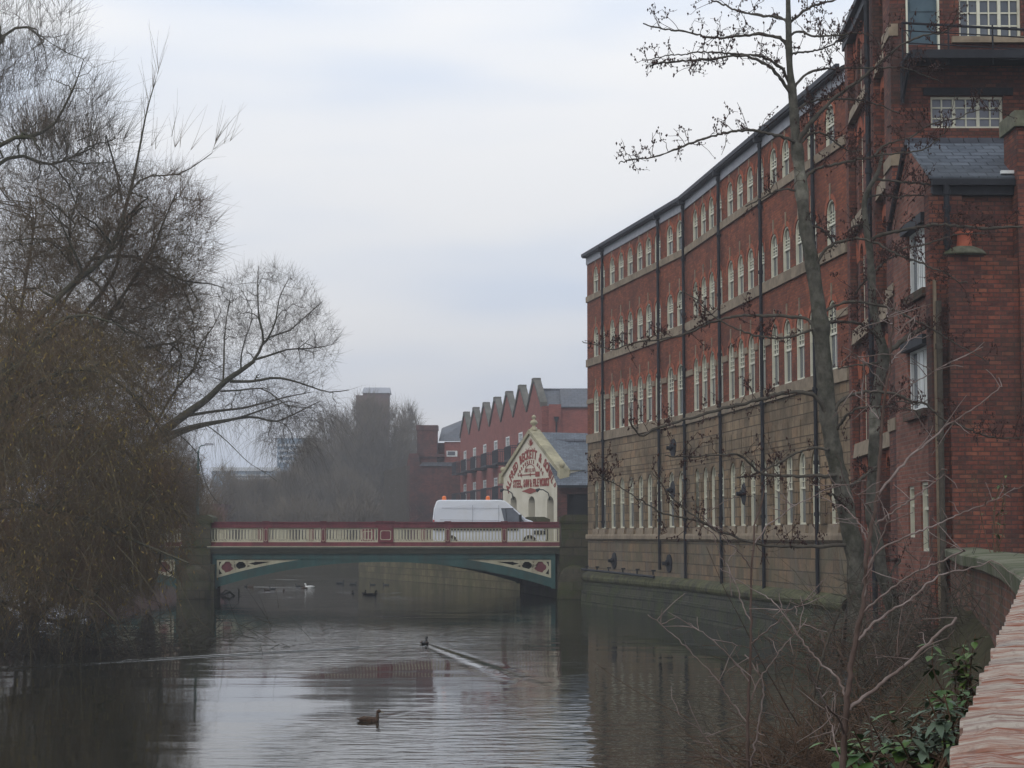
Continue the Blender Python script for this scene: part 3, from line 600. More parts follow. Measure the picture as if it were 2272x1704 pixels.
# ---------------------------------------------------------------- annex with slate roof
AY = 34.7; AX0 = at(2065, 450, 34.7).x
annex = empty('annex', (AX0, AY, ROAD), 'low red brick annex with slate roof and chimney in front of the mill wing', 'building')
def ax(px, Y=AY, py=560): return at(px, py, Y).x
def az(py, Y=AY): return at(1136, py, Y).z
ridge_y = 36.6; ridge_z = 7.66; eave_z = az(402)
sm = MB(); A0, A1 = V(AX0, 38.2, 0), V(AX0, AY, 0); t = V(0, -1, 0); nrm = V(-1, 0, 0)
def yx(px, py): d = dirn(px, py); return AX0 * d.y / d.x
def su(px, py=700): return 38.2 - yx(px, py)
def szz(px, py): return at(px, py, yx(px, py)).z
# side wall: bands with openings, then the gable triangle
w1 = (su(2013, 560), su(2055, 560), szz(2055, 638), szz(2055, 490)); w2 = (su(2014, 820), su(2058, 820), szz(2058, 905), szz(2058, 760))
w3 = (su(2015, 1120), su(2029, 1120), -.02, szz(2029, 1078)); w4 = (su(2043, 1120), su(2060, 1120), -.28, szz(2060, 1068))
print('annex', w1, w2, w3, w4)
wall_band(sm, A0, t, nrm, 0, 3.5, -.9, w3[3] + .3, [(w3[0], w3[1], w3[2], w3[3], 0), (w4[0], w4[1], w4[2], w4[3], 0)], .12)
wall_band(sm, A0, t, nrm, 0, 3.5, w3[3] + .3, w1[2] - .3, [(w2[0], w2[1], w2[2], w2[3], 0)], .12)
wall_band(sm, A0, t, nrm, 0, 3.5, w1[2] - .3, 6.4, [(w1[0], w1[1], w1[2], w1[3], 0)], .12)
sm.face([(AX0, 38.2, 6.4), (AX0, AY, 6.4), (AX0, AY, eave_z), (AX0, ridge_y, ridge_z), (AX0, 38.15, 6.4)])
sm.build('side_wall', M['brick_side'], annex)
lm = MB(); lm.face([(AX0, 38.2, -3.4), (AX0, AY, -3.4), (AX0, AY, -.9), (AX0, 38.2, -.9)]); lm.box((AX0 - .12, 34.75, -3.4), (AX0 - .003, 38.19, -1.9)); lm.build('footing', M['brick_low'], annex)
fm_ = MB(); fm_.face([(AX0, AY, -3.4), (AX0 + 8, AY, -3.4), (AX0 + 8, AY, eave_z), (AX0, AY, eave_z)])
fm_.box((AX0 - .06, AY - .12, -3.4), (AX0 + .55, AY + .3, eave_z - .25))
fm_.box((ax(2104, 34.4, 600), 34.4, -3.4), (AX0 + 8, AY + .1, az(572, 34.4)))
fm_.build('front_wall', M['brick_near'], annex)
st_ = MB(); yst = 34.38; x0s, x1s = ax(2104, yst, 600), ax(2184, yst, 600); st_.box((x0s, yst, -3.4), (x1s, AY + .1, az(566, yst))); stk = st_.build('chimney_stack', M['brick_near'], annex)
cm_ = MB(); xc = (x0s + x1s) / 2; hw = (x1s - x0s) / 2 + .07; zc = az(564, yst)
cm_.lathe([(hw, 0), (hw * .99, .03), (hw * .8, .10), (hw * .5, .15), (.12, .17)], (xc, yst + .12, zc), 20, (1, .75)); cm_.build('cap', M['coping'], stk, smooth=True)
cm_ = MB(); cm_.lathe([(.145, 0), (.125, .18), (.125, .24), (.165, .25), (.165, .29), (.1, .29), (.1, .1)], (xc, yst + .12, zc + .14), 18); cm_.build('chimney_pot', M['terracotta'], stk, smooth=False)
rm = MB(); x0r, x1r = AX0 - .06, ax(2256, AY, 350) + .9; ov = AY - .22; ez = eave_z
rm.hexa([(x0r, ov, ez), (x1r, ov, ez), (x1r, ridge_y, ridge_z), (x0r, ridge_y, ridge_z), (x0r, ov, ez + .05), (x1r, ov, ez + .05), (x1r, ridge_y, ridge_z + .06), (x0r, ridge_y, ridge_z + .06)])
rm.hexa([(x0r, ridge_y, ridge_z), (x1r, ridge_y, ridge_z), (x1r, 38.15, 6.4), (x0r, 38.15, 6.4), (x0r, ridge_y, ridge_z + .06), (x1r, ridge_y, ridge_z + .06), (x1r, 38.15, 6.46), (x0r, 38.15, 6.46)])
roof = rm.build('roof', M['slate'], annex)
m = MB()
for i in range(9): a = x0r + (x1r - x0r) * i / 9; b = x0r + (x1r - x0r) * (i + 1) / 9 - .015; m.prism([(-.16, -.10), (0, .06), (.16, -.08), (.1, -.1), (0, 0), (-.1, -.12)], V(a, ridge_y, ridge_z + .07), V(0, 1, 0), V(1, 0, 0), V(0, 0, 1), 0, b - a)
m.build('ridge_tiles', M['lead_dark'], roof)
sbox('lead_patch', (ax(2216, AY, 395), ov + .03, ez + .11), (ax(2254, AY, 395), ov + .12, ez + .17), M['white'], roof)
m = MB(); m.box((AX0 - .02, AY - .28, ez - .12), (x1r, AY - .16, ez - .01)); m.box((AX0, AY - .15, ez - .28), (x1r, AY - .003, ez - .12)); m.build('gutter', M['black_iron'], annex)
m = MB(); m.tube([(AX0 - .1, ridge_y - .1, ridge_z - .12), (AX0 - .1, 38.1, 6.2)], .05, 6); m.build('verge_pipe', M['black_iron'], annex)
for nm, xx, zt2, zb2 in (('drainpipe', ax(2101, 34.5), ez - .1, az(560)), ('drainpipe', ax(2079, 34.5), 4.3, -2.4)):
    m = MB(); m.tube([(xx, 34.45, zt2), (xx, 34.45, zb2)], .055, 8)
    for k in range(4): z = zb2 + (zt2 - zb2) * (k + .5) / 4; m.tube([(xx, 34.45, z - .05), (xx, 34.45, z + .05)], .075, 8)
    m.build('drainpipe', M['black_iron'] if xx > 7.85 else M['bark_dark'], annex)
m = MB(); m.box((ax(2070, 34.5), 34.5, -2.4), (ax(2076, 34.5), 34.58, 4.7)); m.build('pilaster', M['stone_trim'], annex)
for (a, b, z0_, z1_), kind in ((w1, 'big'), (w2, 'big'), (w3, 'n'), (w4, 'n')):
    if kind == 'big':
        o = casement('window', b - a, z1_ - z0_, 3, 1, M['white'], M['glass'], y=.07, bw=.02, fw=.07)
        place(o, annex, (AX0, 38.2 - (a + b) / 2, z0_), -math.pi / 2)
        m = MB(); wv_ = b - a; rb = np.random.default_rng(int(z0_ * 10)); xx = -wv_ / 2 + wv_ * .30
        while xx < wv_ / 2 - .12: dd_ = rb.uniform(.0, .02); m.box((xx, .085 + dd_, .07), (xx + .10, .09 + dd_, z1_ - z0_ - .07)); xx += .128
        m.build('blind', M['white'], o, local=True)
        m = MB(); m.box((AX0 - .12, 38.2 - b - .12, z1_ - .02), (AX0 + .05, 38.2 - a + .12, z1_ + .16)); m.build('lintel', M['black_iron'], annex)
        m = MB(); m.box((AX0 - .10, 38.2 - b - .05, z0_ - .16), (AX0 + .1, 38.2 - a + .05, z0_ - .003)); m.build('sill', M['brick_low'], annex)
    else:
        o = sash_window('window', b - a, z1_ - z0_, 0, M['cream'], panes=(2, 2), split=.62, lowbars=1, y=.07, rows=True); place(o, annex, (AX0, 38.2 - (a + b) / 2, z0_), -math.pi / 2)
# brick stack with stone cap at the right edge
es = MB(); es.box((ax(2256, 34.3, 330), 34.3, -3), (ax(2256, 34.3, 330) + 1.4, 35.2, az(282, 34.3))); e_ = es.build('chimney_stack', M['brick_near'], annex)
m = MB(); m.box((ax(2251, 34.2, 270), 34.2, az(282, 34.3) + .003), (ax(2251, 34.2, 270) + 1.6, 35.3, az(247, 34.3))); m.build('cap', M['coping'], e_)
# ---------------------------------------------------------------- iron bridge
BY = 88.5; BD = 10.0; SK = -1.6                  # near face, width, skew of the far face
def bp(px, py): return at(px, py, BY)
def bx(px): return bp(px, 1190).x
def bz(py): return bp(1000, py).z
bridge = empty('iron_bridge', (bx(852), BY, WATER), 'painted cast iron arch bridge with maroon and cream railings over the river', 'bridge')
XL, XR = bx(472), bx(1232); XC = (XL + XR) / 2; z_sp = bz(1306); z_cr = bz(1247); z_bt = bz(1228); z_bt0 = bz(1241)
def soff(x, xl, xr): u = (x - (xl + xr) / 2) / ((xr - xl) / 2); return z_cr - (z_cr - z_sp) * (abs(u) ** 2.05)
def parapet(xa, xb, Yf, posts, center=None, name='railing'):
    o0 = None
    m = MB(); m.box((xa, Yf - .02, bz(1212.5)), (xb, Yf + .14, bz(1203))); m.box((xa, Yf - .05, bz(1171)), (xb, Yf + .17, bz(1160.5))); m.box((xa, Yf - .09, bz(1160.5)), (xb, Yf + .21, bz(1157.8)))
    ws = []
    for p in posts: m.box((p - .11, Yf - .06, bz(1203)), (p + .11, Yf + .15, bz(1171))); m.box((p - .16, Yf - .11, bz(1157.8)), (p + .16, Yf + .23, bz(1156.4))); ws.append((p - .11, p + .11))
    if center: m.box((center - .36, Yf - .07, bz(1203)), (center + .36, Yf + .15, bz(1171))); m.box((center - .45, Yf - .12, bz(1157.8)), (center + .45, Yf + .23, bz(1156.2))); ws.append((center - .36, center + .36))
    o0 = m.build(name, M['b_red'], bridge)
    c = MB(); ws.sort(); cur = xa
    zb, zt2 = bz(1203), bz(1171)
    for a, b in ws + [(xb, xb)]:
        if a - cur > .5:
            c.box((cur, Yf, zt2 - .05), (a, Yf + .05, zt2)); c.box((cur, Yf, zb), (a, Yf + .05, zb + .05)); c.box((cur, Yf - .01, zb), (cur + .05, Yf + .05, zt2)); c.box((a - .05, Yf - .01, zb), (a, Yf + .05, zt2))
            n_ = int(round((a - cur) / .155)); st = (a - cur) / n_
            for i in range(1, n_):
                x = cur + i * st; c.box((x - .028, Yf + .005, zb + .14), (x + .028, Yf + .045, zt2 - .06))
                c.hexa([(x - .075, Yf + .01, zb + .02), (x - .045, Yf + .01, zb + .02), (x - .045, Yf + .04, zb + .02), (x - .075, Yf + .04, zb + .02), (x - .028, Yf + .01, zb + .17), (x + .005, Yf + .01, zb + .17), (x + .005, Yf + .04, zb + .17), (x - .028, Yf + .04, zb + .17)])
                c.hexa([(x + .045, Yf + .01, zb + .02), (x + .075, Yf + .01, zb + .02), (x + .075, Yf + .04, zb + .02), (x + .045, Yf + .04, zb + .02), (x - .005, Yf + .01, zb + .17), (x + .028, Yf + .01, zb + .17), (x + .028, Yf + .04, zb + .17), (x - .005, Yf + .04, zb + .17)])
        cur = b
    c.build('balusters', M['b_cream'], o0)
    g = MB()
    def rr(x0, x1, z0, z1, arch=False, tw=.028):
        r_ = min(.07, (x1 - x0) / 2)
        pts = []
        for cx, cz, a0 in ((x1 - r_, z1 - r_, 0), (x0 + r_, z1 - r_, 90), (x0 + r_, z0 + r_, 180), (x1 - r_, z0 + r_, 270)):
            for k in range(4): a = R(a0 + 30 * k); pts.append((cx + r_ * math.cos(a), cz + r_ * math.sin(a)))
        cxm, czm = (x0 + x1) / 2, (z0 + z1) / 2
        inn = [(p[0] + (tw if p[0] < cxm else -tw), p[1] + (tw if p[1] < czm else -tw)) for p in pts]
        for i in range(len(pts)):
            j = (i + 1) % len(pts); yy = Yf - .075
            g.hexa([(pts[i][0], yy, pts[i][1]), (pts[j][0], yy, pts[j][1]), (inn[j][0], yy, inn[j][1]), (inn[i][0], yy, inn[i][1]), (pts[i][0], yy + .03, pts[i][1]), (pts[j][0], yy + .03, pts[j][1]), (inn[j][0], yy + .03, inn[j][1]), (inn[i][0], yy + .03, inn[i][1])])
    for p in posts: rr(p - .075, p + .075, bz(1201), bz(1173), tw=.016)
    if center: rr(center - .25, center + .25, bz(1198), bz(1177))
    g.build('moulding', M['b_cream'], o0)
def span(xl, xr, posts, center, xa, xb, near=True, Yf=BY, dx=0):
    xl += dx; xr += dx; xa += dx; xb += dx; n_ = 48; xs = [xl + (xr - xl) * i / n_ for i in range(n_ + 1)]
    # green arch rib (solid in the crown, open towards the springings)
    ribw = .36; zin = bz(1239)
    def top_of_rib(x):
        s_ = soff(x, xl, xr); return s_ + ribw + .07 * abs((x - (xl + xr) / 2) / ((xr - xl) / 2))
    m = MB()
    for a, b in zip(xs[:-1], xs[1:]):
        for y0_, y1_ in ((Yf, Yf + .35),):
            sa, sb = soff(a, xl, xr), soff(b, xl, xr); ta, tb = min(top_of_rib(a), z_bt0), min(top_of_rib(b), z_bt0)
            m.hexa([(a, y0_, sa), (b, y0_, sb), (b, y1_, sb), (a, y1_, sa), (a, y0_, ta), (b, y0_, tb), (b, y1_, tb), (a, y1_, ta)])
    m.box((xl, Yf - .002, z_bt0 - .005), (xr, Yf + .35, z_bt)); m.box((xl, Yf - .02, z_bt0 - .0), (xr, Yf + .0, z_bt0 + .04))
    m.box((xl - .0, Yf - .01, z_sp - .0), (xl + .2, Yf + .35, z_bt0)); m.box((xr - .2, Yf - .01, z_sp), (xr, Yf + .35, z_bt0))
    m.build('arch_girder', M['b_green'], bridge)
    for sgn in (-1, 1):                            # cream spandrel tracery
        x0 = xl + .2 if sgn < 0 else xr - .2; s = -sgn
        m = MB(); g = MB()
        zt_ = z_bt0 - .012; lim = 0
        k = 0
        pts = [x0 + s * (5.35) * i / 30 for i in range(31)]
        for a, b in zip(pts[:-1], pts[1:]):        # curved lower member following the rib
            ta, tb = top_of_rib(a), top_of_rib(b); th = .13
            if ta > zt_: break
            u0_, u1_ = min(ta + th + .05 * 0, zt_), min(tb + th, zt_); tb = min(tb, zt_ - .001)
            m.hexa([(a, Yf + .03, ta), (b, Yf + .03, tb), (b, Yf + .1, tb), (a, Yf + .1, ta), (a, Yf + .03, u0_), (b, Yf + .03, max(u1_, tb + .0005)), (b, Yf + .1, max(u1_, tb + .0005)), (a, Yf + .1, u0_)])
            m.hexa([(a, Yf + .031, max(zt_ - .10, ta)), (b, Yf + .031, max(zt_ - .10, tb)), (b, Yf + .1, max(zt_ - .1, tb)), (a, Yf + .1, max(zt_ - .1, ta)), (a, Yf + .031, zt_), (b, Yf + .031, zt_), (b, Yf + .1, zt_), (a, Yf + .1, zt_)])
        m.box((min(x0, x0 + s * .1), Yf + .025, top_of_rib(x0) + .0), (max(x0, x0 + s * .1), Yf + .1, zt_))
        def quat(cx, cz, r_, fill):
            nn = 28; out = []; inn = []
            for i in range(nn):
                a = 2 * math.pi * i / nn; rq = r_ * (.72 + .28 * abs(math.cos(2 * a)) ** .8); inn.append((cx + rq * math.cos(a), cz + rq * math.sin(a))); out.append((cx + r_ * 1.32 * math.cos(a), cz + r_ * 1.32 * math.sin(a)))
            for i in range(nn):
                j = (i + 1) % nn; m.hexa([(out[i][0], Yf + .02, out[i][1]), (out[j][0], Yf + .02, out[j][1]), (inn[j][0], Yf + .02, inn[j][1]), (inn[i][0], Yf + .02, inn[i][1]), (out[i][0], Yf + .1, out[i][1]), (out[j][0], Yf + .1, out[j][1]), (inn[j][0], Yf + .1, inn[j][1]), (inn[i][0], Yf + .1, inn[i][1])])
            if fill: g.face([(p[0], Yf + .07, p[1]) for p in inn])
        c1 = x0 + s * .50; c2 = x0 + s * 1.12
        quat(c1, (top_of_rib(c1) + zt_) / 2, .285, True); quat(c2, (top_of_rib(c2) + zt_) / 2, .235, False)
        for (xa_, xb_, up) in ((.1, .3, 0), (.1, .3, 1), (.68, .98, 0), (.68, .98, 1), (1.3, 1.75, 0), (1.3, 1.75, 1)):
            xa2, xb2 = x0 + s * xa_, x0 + s * xb_; zlo = top_of_rib(xb2) + .1; zhi = zt_ - .08; zm = (zlo + zhi) / 2
            za_, zb_ = (zm, zhi) if up else (zm, zlo); w_ = .045
            m.hexa([(xa2, Yf + .032, za_ - w_), (xb2, Yf + .032, zb_ - w_), (xb2, Yf + .09, zb_ - w_), (xa2, Yf + .09, za_ - w_), (xa2, Yf + .032, za_ + w_), (xb2, Yf + .032, zb_ + w_), (xb2, Yf + .09, zb_ + w_), (xa2, Yf + .09, za_ + w_)])
        o = m.build('spandrel', M['b_cream'], bridge); g.build('quatrefoil', M['b_red'], o)
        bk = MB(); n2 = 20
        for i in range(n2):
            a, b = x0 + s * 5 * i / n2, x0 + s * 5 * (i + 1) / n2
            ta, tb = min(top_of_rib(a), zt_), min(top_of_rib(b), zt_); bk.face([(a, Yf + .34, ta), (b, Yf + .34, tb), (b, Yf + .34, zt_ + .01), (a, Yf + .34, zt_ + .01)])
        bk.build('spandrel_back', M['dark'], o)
    m = MB()
    sgn_y = -1 if near else 1; y0 = Yf if near else Yf + .35
    for z0_, z1_, pr in ((z_bt, z_bt + .09, .10), (z_bt + .09, z_bt + .17, .17), (z_bt + .17, z_bt + .24, .23), (z_bt + .24, bz(1213.2), .30)):
        m.box((xa, y0, z0_), (xb, y0 + sgn_y * pr, z1_)) if True else 0
    m.box((xa, Yf, z_bt), (xb, Yf + .35, bz(1213.2)))
    co = m.build('cornice', M['b_grey'], bridge)
    m = MB(); m.box((xa, Yf - .31, bz(1213.1)), (xb, Yf + .3, bz(1211.8))); m.build('kerb', M['b_cream'], co)
    parapet(xa, xb, Yf - .02, [p + dx for p in posts], (center + dx) if center is not None else None)
PO = [bx(590), bx(717.6), bx(993.5), bx(1119)]; CEN = bx(856)
span(XL, XR, PO, CEN, bx(462), bx(1241))
span(XL, XR, PO, CEN, bx(462), bx(1241), near=False, Yf=BY + BD, dx=SK)
W2 = XR - XL; off2 = -(W2 + (bx(475) - bx(394)) - .15)
span(XL + off2, XR + off2, [p + off2 for p in PO], CEN + off2, bx(462) + off2, bx(400))
span(XL + off2, XR + off2, [p + off2 for p in PO], CEN + off2, bx(462) + off2, bx(400), near=False, Yf=BY + BD, dx=SK)
m = MB()
def slab(x0, x1, z0, z1, y0=BY + .35, y1=BY + BD): 
    f0, f1 = (y0 - BY) / BD * SK, (y1 - BY) / BD * SK
    m.hexa([(x0 + f0, y0, z0), (x1 + f0, y0, z0), (x1 + f1, y1, z0), (x0 + f1, y1, z0), (x0 + f0, y0, z1), (x1 + f0, y0, z1), (x1 + f1, y1, z1), (x0 + f1, y1, z1)])
slab(XL + off2, XR, z_bt, ROAD - .02); m.build('deck', M['b_green'], bridge)
m = MB(); slab(-60, 30, ROAD - .012, ROAD, BY + 1.2 + .0, BY + BD - 1.0); 
for xw in (0,): slab(XL + off2, XR, ROAD - .01, ROAD + .12, BY + .36, BY + 1.2); slab(XL + off2, XR, ROAD - .01, ROAD + .12, BY + BD - 1.0, BY + BD)
tag(m.build('road', M['asphalt']), 'asphalt road and pavements crossing the bridge', kind='structure')
def bpier(x0, x1, Yf, cut=True):
    m = MB(); y1 = Yf + 1.6
    m.box((x0 + .1, Yf - .25, bz(1252)), (x1 - .1, y1, bz(1213))); m.box((x0 + .2, Yf - .3, bz(1213)), (x1 - .1, y1, bz(1160)))
    m.box((x0, Yf - .35, WATER - 1), (x1 + .1, y1, bz(1252)))
    m.prism([(x0 + .1, 0), (x0 + .1, bz(1148) - bz(1160)), (x0 + .35, bz(1142) - bz(1160)), (x1 - .3, bz(1142) - bz(1160)), (x1, bz(1148) - bz(1160)), (x1, 0)], V(0, Yf - .36, bz(1160)), V(1, 0, 0), V(0, 1, 0), V(0, 0, 1), 0, 1.5)
    o = m.build('pier', M['pier'], bridge)
    c = MB(); xm = (x0 + x1) / 2; r_ = (x1 - x0) * .47
    c.lathe([(r_, -.2), (r_, 0), (r_ * .93, .28), (r_ * .7, .52), (r_ * .3, .66), (.02, .7)], (xm, Yf - .3, bz(1286)), 18, (1, .55)); c.lathe([(r_ * 1.04, -1.6), (r_ * 1.04, 0), (r_, .02)], (xm, Yf - .3, bz(1289)), 18, (1, .6))
    c.build('cutwater', M['coping'] if False else M['pier'], o, smooth=True)
bpier(bx(396), bx(474), BY); bpier(bx(1236), bx(1312), BY)
bpier(bx(396) + SK, bx(474) + SK, BY + BD); bpier(bx(1232) + SK, bx(1306) + SK, BY + BD)
m = MB()
for a, b in ((bx(1236), bx(1290)), (bx(400), bx(470))):
    m.hexa([(a, BY + .4, WATER - 1), (b, BY + .4, WATER - 1), (b + SK, BY + BD, WATER - 1), (a + SK, BY + BD, WATER - 1), (a, BY + .4, z_bt - .01), (b, BY + .4, z_bt - .01), (b + SK, BY + BD, z_bt - .01), (a + SK, BY + BD, z_bt - .01)])
    m.build('abutment', M['pier'], bridge); m = MB()

# quay wall beyond the bridge
QW = [V(.66, 101, 0), V(-10.9, 135, 0), V(-24, 158, 0), V(-60, 185, 0)]
m = MB(); qw = empty('quay_wall', (QW[0].x, QW[0].y, WATER), 'mossy yellowish stone quay wall along the far reach beyond the bridge', 'wall')
q2 = [V(2.6, 97.2, 0)] + QW[:2] + [V(-10.2, 137.5, 0)]
profile_run(m, q2[::-1], [(0, ROAD + .1), (-.05, WATER - .5)]); m.build('face', M['quay'], qw)
m = MB(); profile_run(m, q2[::-1], [(.02, ROAD - .1), (-.08, ROAD - .1), (-.08, ROAD + .12), (.5, ROAD + .12)]); m.build('coping', M['coping'], qw)

# ---------------------------------------------------------------- van
VY = 91.3
van = empty('van', (at(1080, 1190, VY).x, VY, ROAD), 'white panel van with two orange roof beacons crossing the bridge', 'van')
def vp(px, py): q = at(px, py, VY); return (q.x, q.z)
zg = ROAD + .32
prof = [vp(960, 1150), vp(962.5, 1128), vp(967, 1114), vp(970, 1110.3), vp(976, 1109), vp(1110, 1109), vp(1120, 1111), vp(1131, 1119.5), vp(1140, 1127.5), vp(1153, 1139), vp(1167, 1151.5), vp(1178, 1155), vp(1192, 1162.5), vp(1203, 1170), vp(1209, 1178), (vp(1211, 1190)[0], zg + .35), (vp(1211, 1190)[0], zg), (vp(962, 1190)[0], zg), (vp(960, 1190)[0], zg + .3)]
m = MB(); zt_ = vp(0, 1109)[1]; Wd = 1.95
n_ = len(prof); lay = []
for yy, ins in ((0, 0),):
    pass
def tum(z): return .16 * max(0, (z - (ROAD + 1.15)) / 1.3)
i0 = len(m.v)
for side in (0, 1):
    for x, z in prof: m.v.append((x, VY + (tum(z) if side == 0 else Wd - tum(z)), z))
m.idx(range(i0, i0 + n_)); m.idx(range(i0 + 2 * n_ - 1, i0 + n_ - 1, -1))
for k in range(n_): j = (k + 1) % n_; m.idx((i0 + k, i0 + n_ + k, i0 + n_ + j, i0 + j))
body = m.build('body', M['van'], van, bevel=.05)
def vface(px): return [ (lambda q: (q[0], VY + tum(q[1]) - .05, q[1]))(vp(*p)) for p in px]
m = MB(); m.face(vface([(1112, 1129), (1138, 1128.4), (1150, 1140), (1163, 1157.5), (1119, 1157)])); m.build('side_window', M['glass'], van)
m = MB()
for a, b in (((1121, 1129), (1124, 1157)),): q = vface([a, (a[0] + 1.6, a[1]), (b[0] + 1.6, b[1]), b]); m.face([(x, y - .008, z) for x, y, z in q])
q = vface([(1111, 1127.6), (1139, 1127.2), (1139.5, 1128.6), (1112, 1129.2)]); m.face([(x, y - .006, z) for x, y, z in q])
m.build('window_trim', M['rubber'], van)
m = MB(); q0, q1 = vp(1139, 1126.9), vp(1166.5, 1150.9); dx, dz = q1[0] - q0[0], q1[1] - q0[1]; nx_, nz2 = -dz, dx; l_ = math.hypot(dx, dz); nx_, nz2 = -dz / l_ * .015, dx / l_ * .015
m.face([(q0[0] + nx_ + .03, VY + .27, q0[1] + nz2), (q1[0] + nx_ - .04, VY + .14, q1[1] + nz2 + .03), (q1[0] + nx_ - .04, VY + Wd - .14, q1[1] + nz2 + .03), (q0[0] + nx_ + .03, VY + Wd - .27, q0[1] + nz2)]); m.build('windscreen', M['glass'], van)
m = MB()
for a, b in (((980, 1126.5), (1108, 1127.3)), ((976, 1153), (1108, 1154.3))):
    q = vface([a, b, (b[0], b[1] + .9), (a[0], a[1] + .9)]); m.face([(x, y - .003, z) for x, y, z in q])
for xx in (1048, 1106): q = vface([(xx, 1121), (xx + .9, 1121), (xx + .9, 1175), (xx, 1175)]); m.face([(x, y - .005, z) for x, y, z in q])
m.build('panel_seams', M['lead'], van)
m = MB(); q = vface([(962, 1172), (1150, 1172), (1150, 1177), (962, 1177)]); m.face(q); q = vface([(1185, 1177), (1211, 1177), (1211, 1186), (1185, 1186)]); m.face(q); m.build('side_moulding', M['rubber'], van)
q = vp(1152, 1152); m = MB(); m.box((q[0], VY - .28, q[1] - .15), (q[0] + .12, VY - .06, q[1] + .22)); m.box((q[0], VY - .1, q[1]), (q[0] + .06, VY + .1, q[1] + .05)); m.build('mirror', M['rubber'], van)
for px in (1000, 1175):
    q = vp(px, 1190); m = MB(); m.tube([(q[0], VY - .015, ROAD + .34), (q[0], VY + .2, ROAD + .34)], .34, 22); o = m.build('wheel', M['rubber'], van)
    m = MB(); m.tube([(q[0], VY - .03, ROAD + .34), (q[0], VY + .05, ROAD + .34)], .19, 18); m.build('rim', M['steel'], o)
    m = MB(); m.tube([(q[0], VY + Wd - .2, ROAD + .34), (q[0], VY + Wd + .01, ROAD + .34)], .34, 22); m.build('wheel', M['rubber'], van)
for px in (984, 1082):
    q = vp(px, 1108); m = MB(); m.lathe([(.11, -.05), (.11, .02)], (q[0], VY + .9, zt_ + .03), 12); m.lathe([(.10, .02), (.10, .12), (.06, .17), (.01, .18)], (q[0], VY + .9, zt_ + .03), 12); m.build('beacon', M['orange'], van)
q = vp(1199, 1172); m = MB(); m.box((q[0] - .12, VY - .01, q[1] - .1), (q[0] + .1, VY + .35, q[1] + .12)); m.build('headlight', M['lamp_clear'], van)
q = vp(962, 1165); m = MB(); m.box((q[0] - .03, VY - .01, q[1] - .2), (q[0] + .04, VY + .12, q[1] + .25)); m.build('tail_light', M['lamp_red'], van)

# ---------------------------------------------------------------- gabled works office with painted lettering
GL = at(1116, 1190, 111.5); GR = at(1243.5, 1190, 104.0); GL.z = GR.z = 0
tg = (GR - GL).normalized(); WG = (GR - GL).length; ng = V(tg.y, -tg.x, 0)
office = empty('works_office', (GL.x, GL.y, ROAD), 'cream rendered works office with a steep gable carrying painted red lettering', 'building')
HE = at(1243.5, 1046, 104.0).z; HP = at(1180, 962, 107.6).z
G = lambda u, dd, z: frame_pt(GL, tg, ng, u, dd, z)
def gu(px): return on_line(px, GL, tg)
ops = []
for a, b in ((1132.5, 1146.5), (1172.5, 1187), (1214, 1228.5)):
    ua, ub = gu(a), gu(b); c_ = (ua + ub) / 2; Yc = (GL + tg * c_).y; zt2 = at(a, 1101, Yc).z; r_ = (ub - ua) / 2; ops.append((ua, ub, ROAD, zt2 - r_ * .8, r_ * .8))
m = MB(); wall_band(m, GL, tg, ng, 0, WG, ROAD - .3, HE, ops, .45)
m.face([G(0, 0, HE), G(WG, 0, HE), G(WG / 2, 0, HP)])
m.build('gable_wall', M['render'], office)
for (ua, ub, za, zs, rise) in ops:
    m = MB(); m.face([G(x, -.44, z) for x, z in [(ua, za)] + arc_pts(ua, ub, zs, rise) + [(ub, za)]]); o = m.build('window', M['glass'], office)
    m = MB(); xm = (ua + ub) / 2; q = [G(*x) for x in ((xm - .05, -.44, za), (xm + .05, -.44, za), (xm + .05, -.38, za), (xm - .05, -.38, za), (xm - .05, -.44, zs + rise - .05), (xm + .05, -.44, zs + rise - .05), (xm + .05, -.38, zs + rise - .05), (xm - .05, -.38, zs + rise - .05))]; m.hexa(q); m.build('frame', M['cream'], o)
m = MB()                                          # raised coping on both slopes, thick enough to show its weathered side
for (ua, ub) in ((-.12, WG / 2), (WG + .12, WG / 2)):
    za_ = HE - .15
    lo_, hi = (ua, za_), (ub, HP + .02)
    th = .24
    q = [G(lo_[0], .13, lo_[1]), G(hi[0], .13, hi[1]), G(hi[0], -.55, hi[1]), G(lo_[0], -.55, lo_[1]), G(lo_[0], .13, lo_[1] + th), G(hi[0], .13, hi[1] + th), G(hi[0], -.55, hi[1] + th), G(lo_[0], -.55, lo_[1] + th)]; m.hexa(q)
    s = 1 if ua > 1 else -1; c0 = ua - .0
    q = [G(*x) for x in ((c0 - .2, .18, za_ - .3), (c0 + .2, .18, za_ - .3), (c0 + .2, -.4, za_ - .3), (c0 - .2, -.4, za_ - .3), (c0 - .18, .14, za_ + .3), (c0 + .18, .14, za_ + .3), (c0 + .18, -.4, za_ + .3), (c0 - .18, -.4, za_ + .3))]; m.hexa(q)
m.build('gable_coping', M['render_trim'], office)
for u in (-.1, WG + .1):
    m = MB(); m.lathe([(.12, 0), (.08, .06), (.08, .12)], G(u, -.05, HE + .13), 12); m.sphere(G(u, -.05, HE + .36), .17, 14); m.build('ball_finial', M['render_trim'], office, smooth=True)
m = MB(); q = G(WG / 2, -.2, HP + .3); m.lathe([(.22, -.2), (.2, .02), (.1, .1), (.08, .18), (.2, .26), (.22, .36), (.15, .46), (.07, .5), (.07, .56), (.13, .62), (.12, .7), (.03, .78)], q, 12); m.build('finial', M['render_trim'], office, smooth=True)
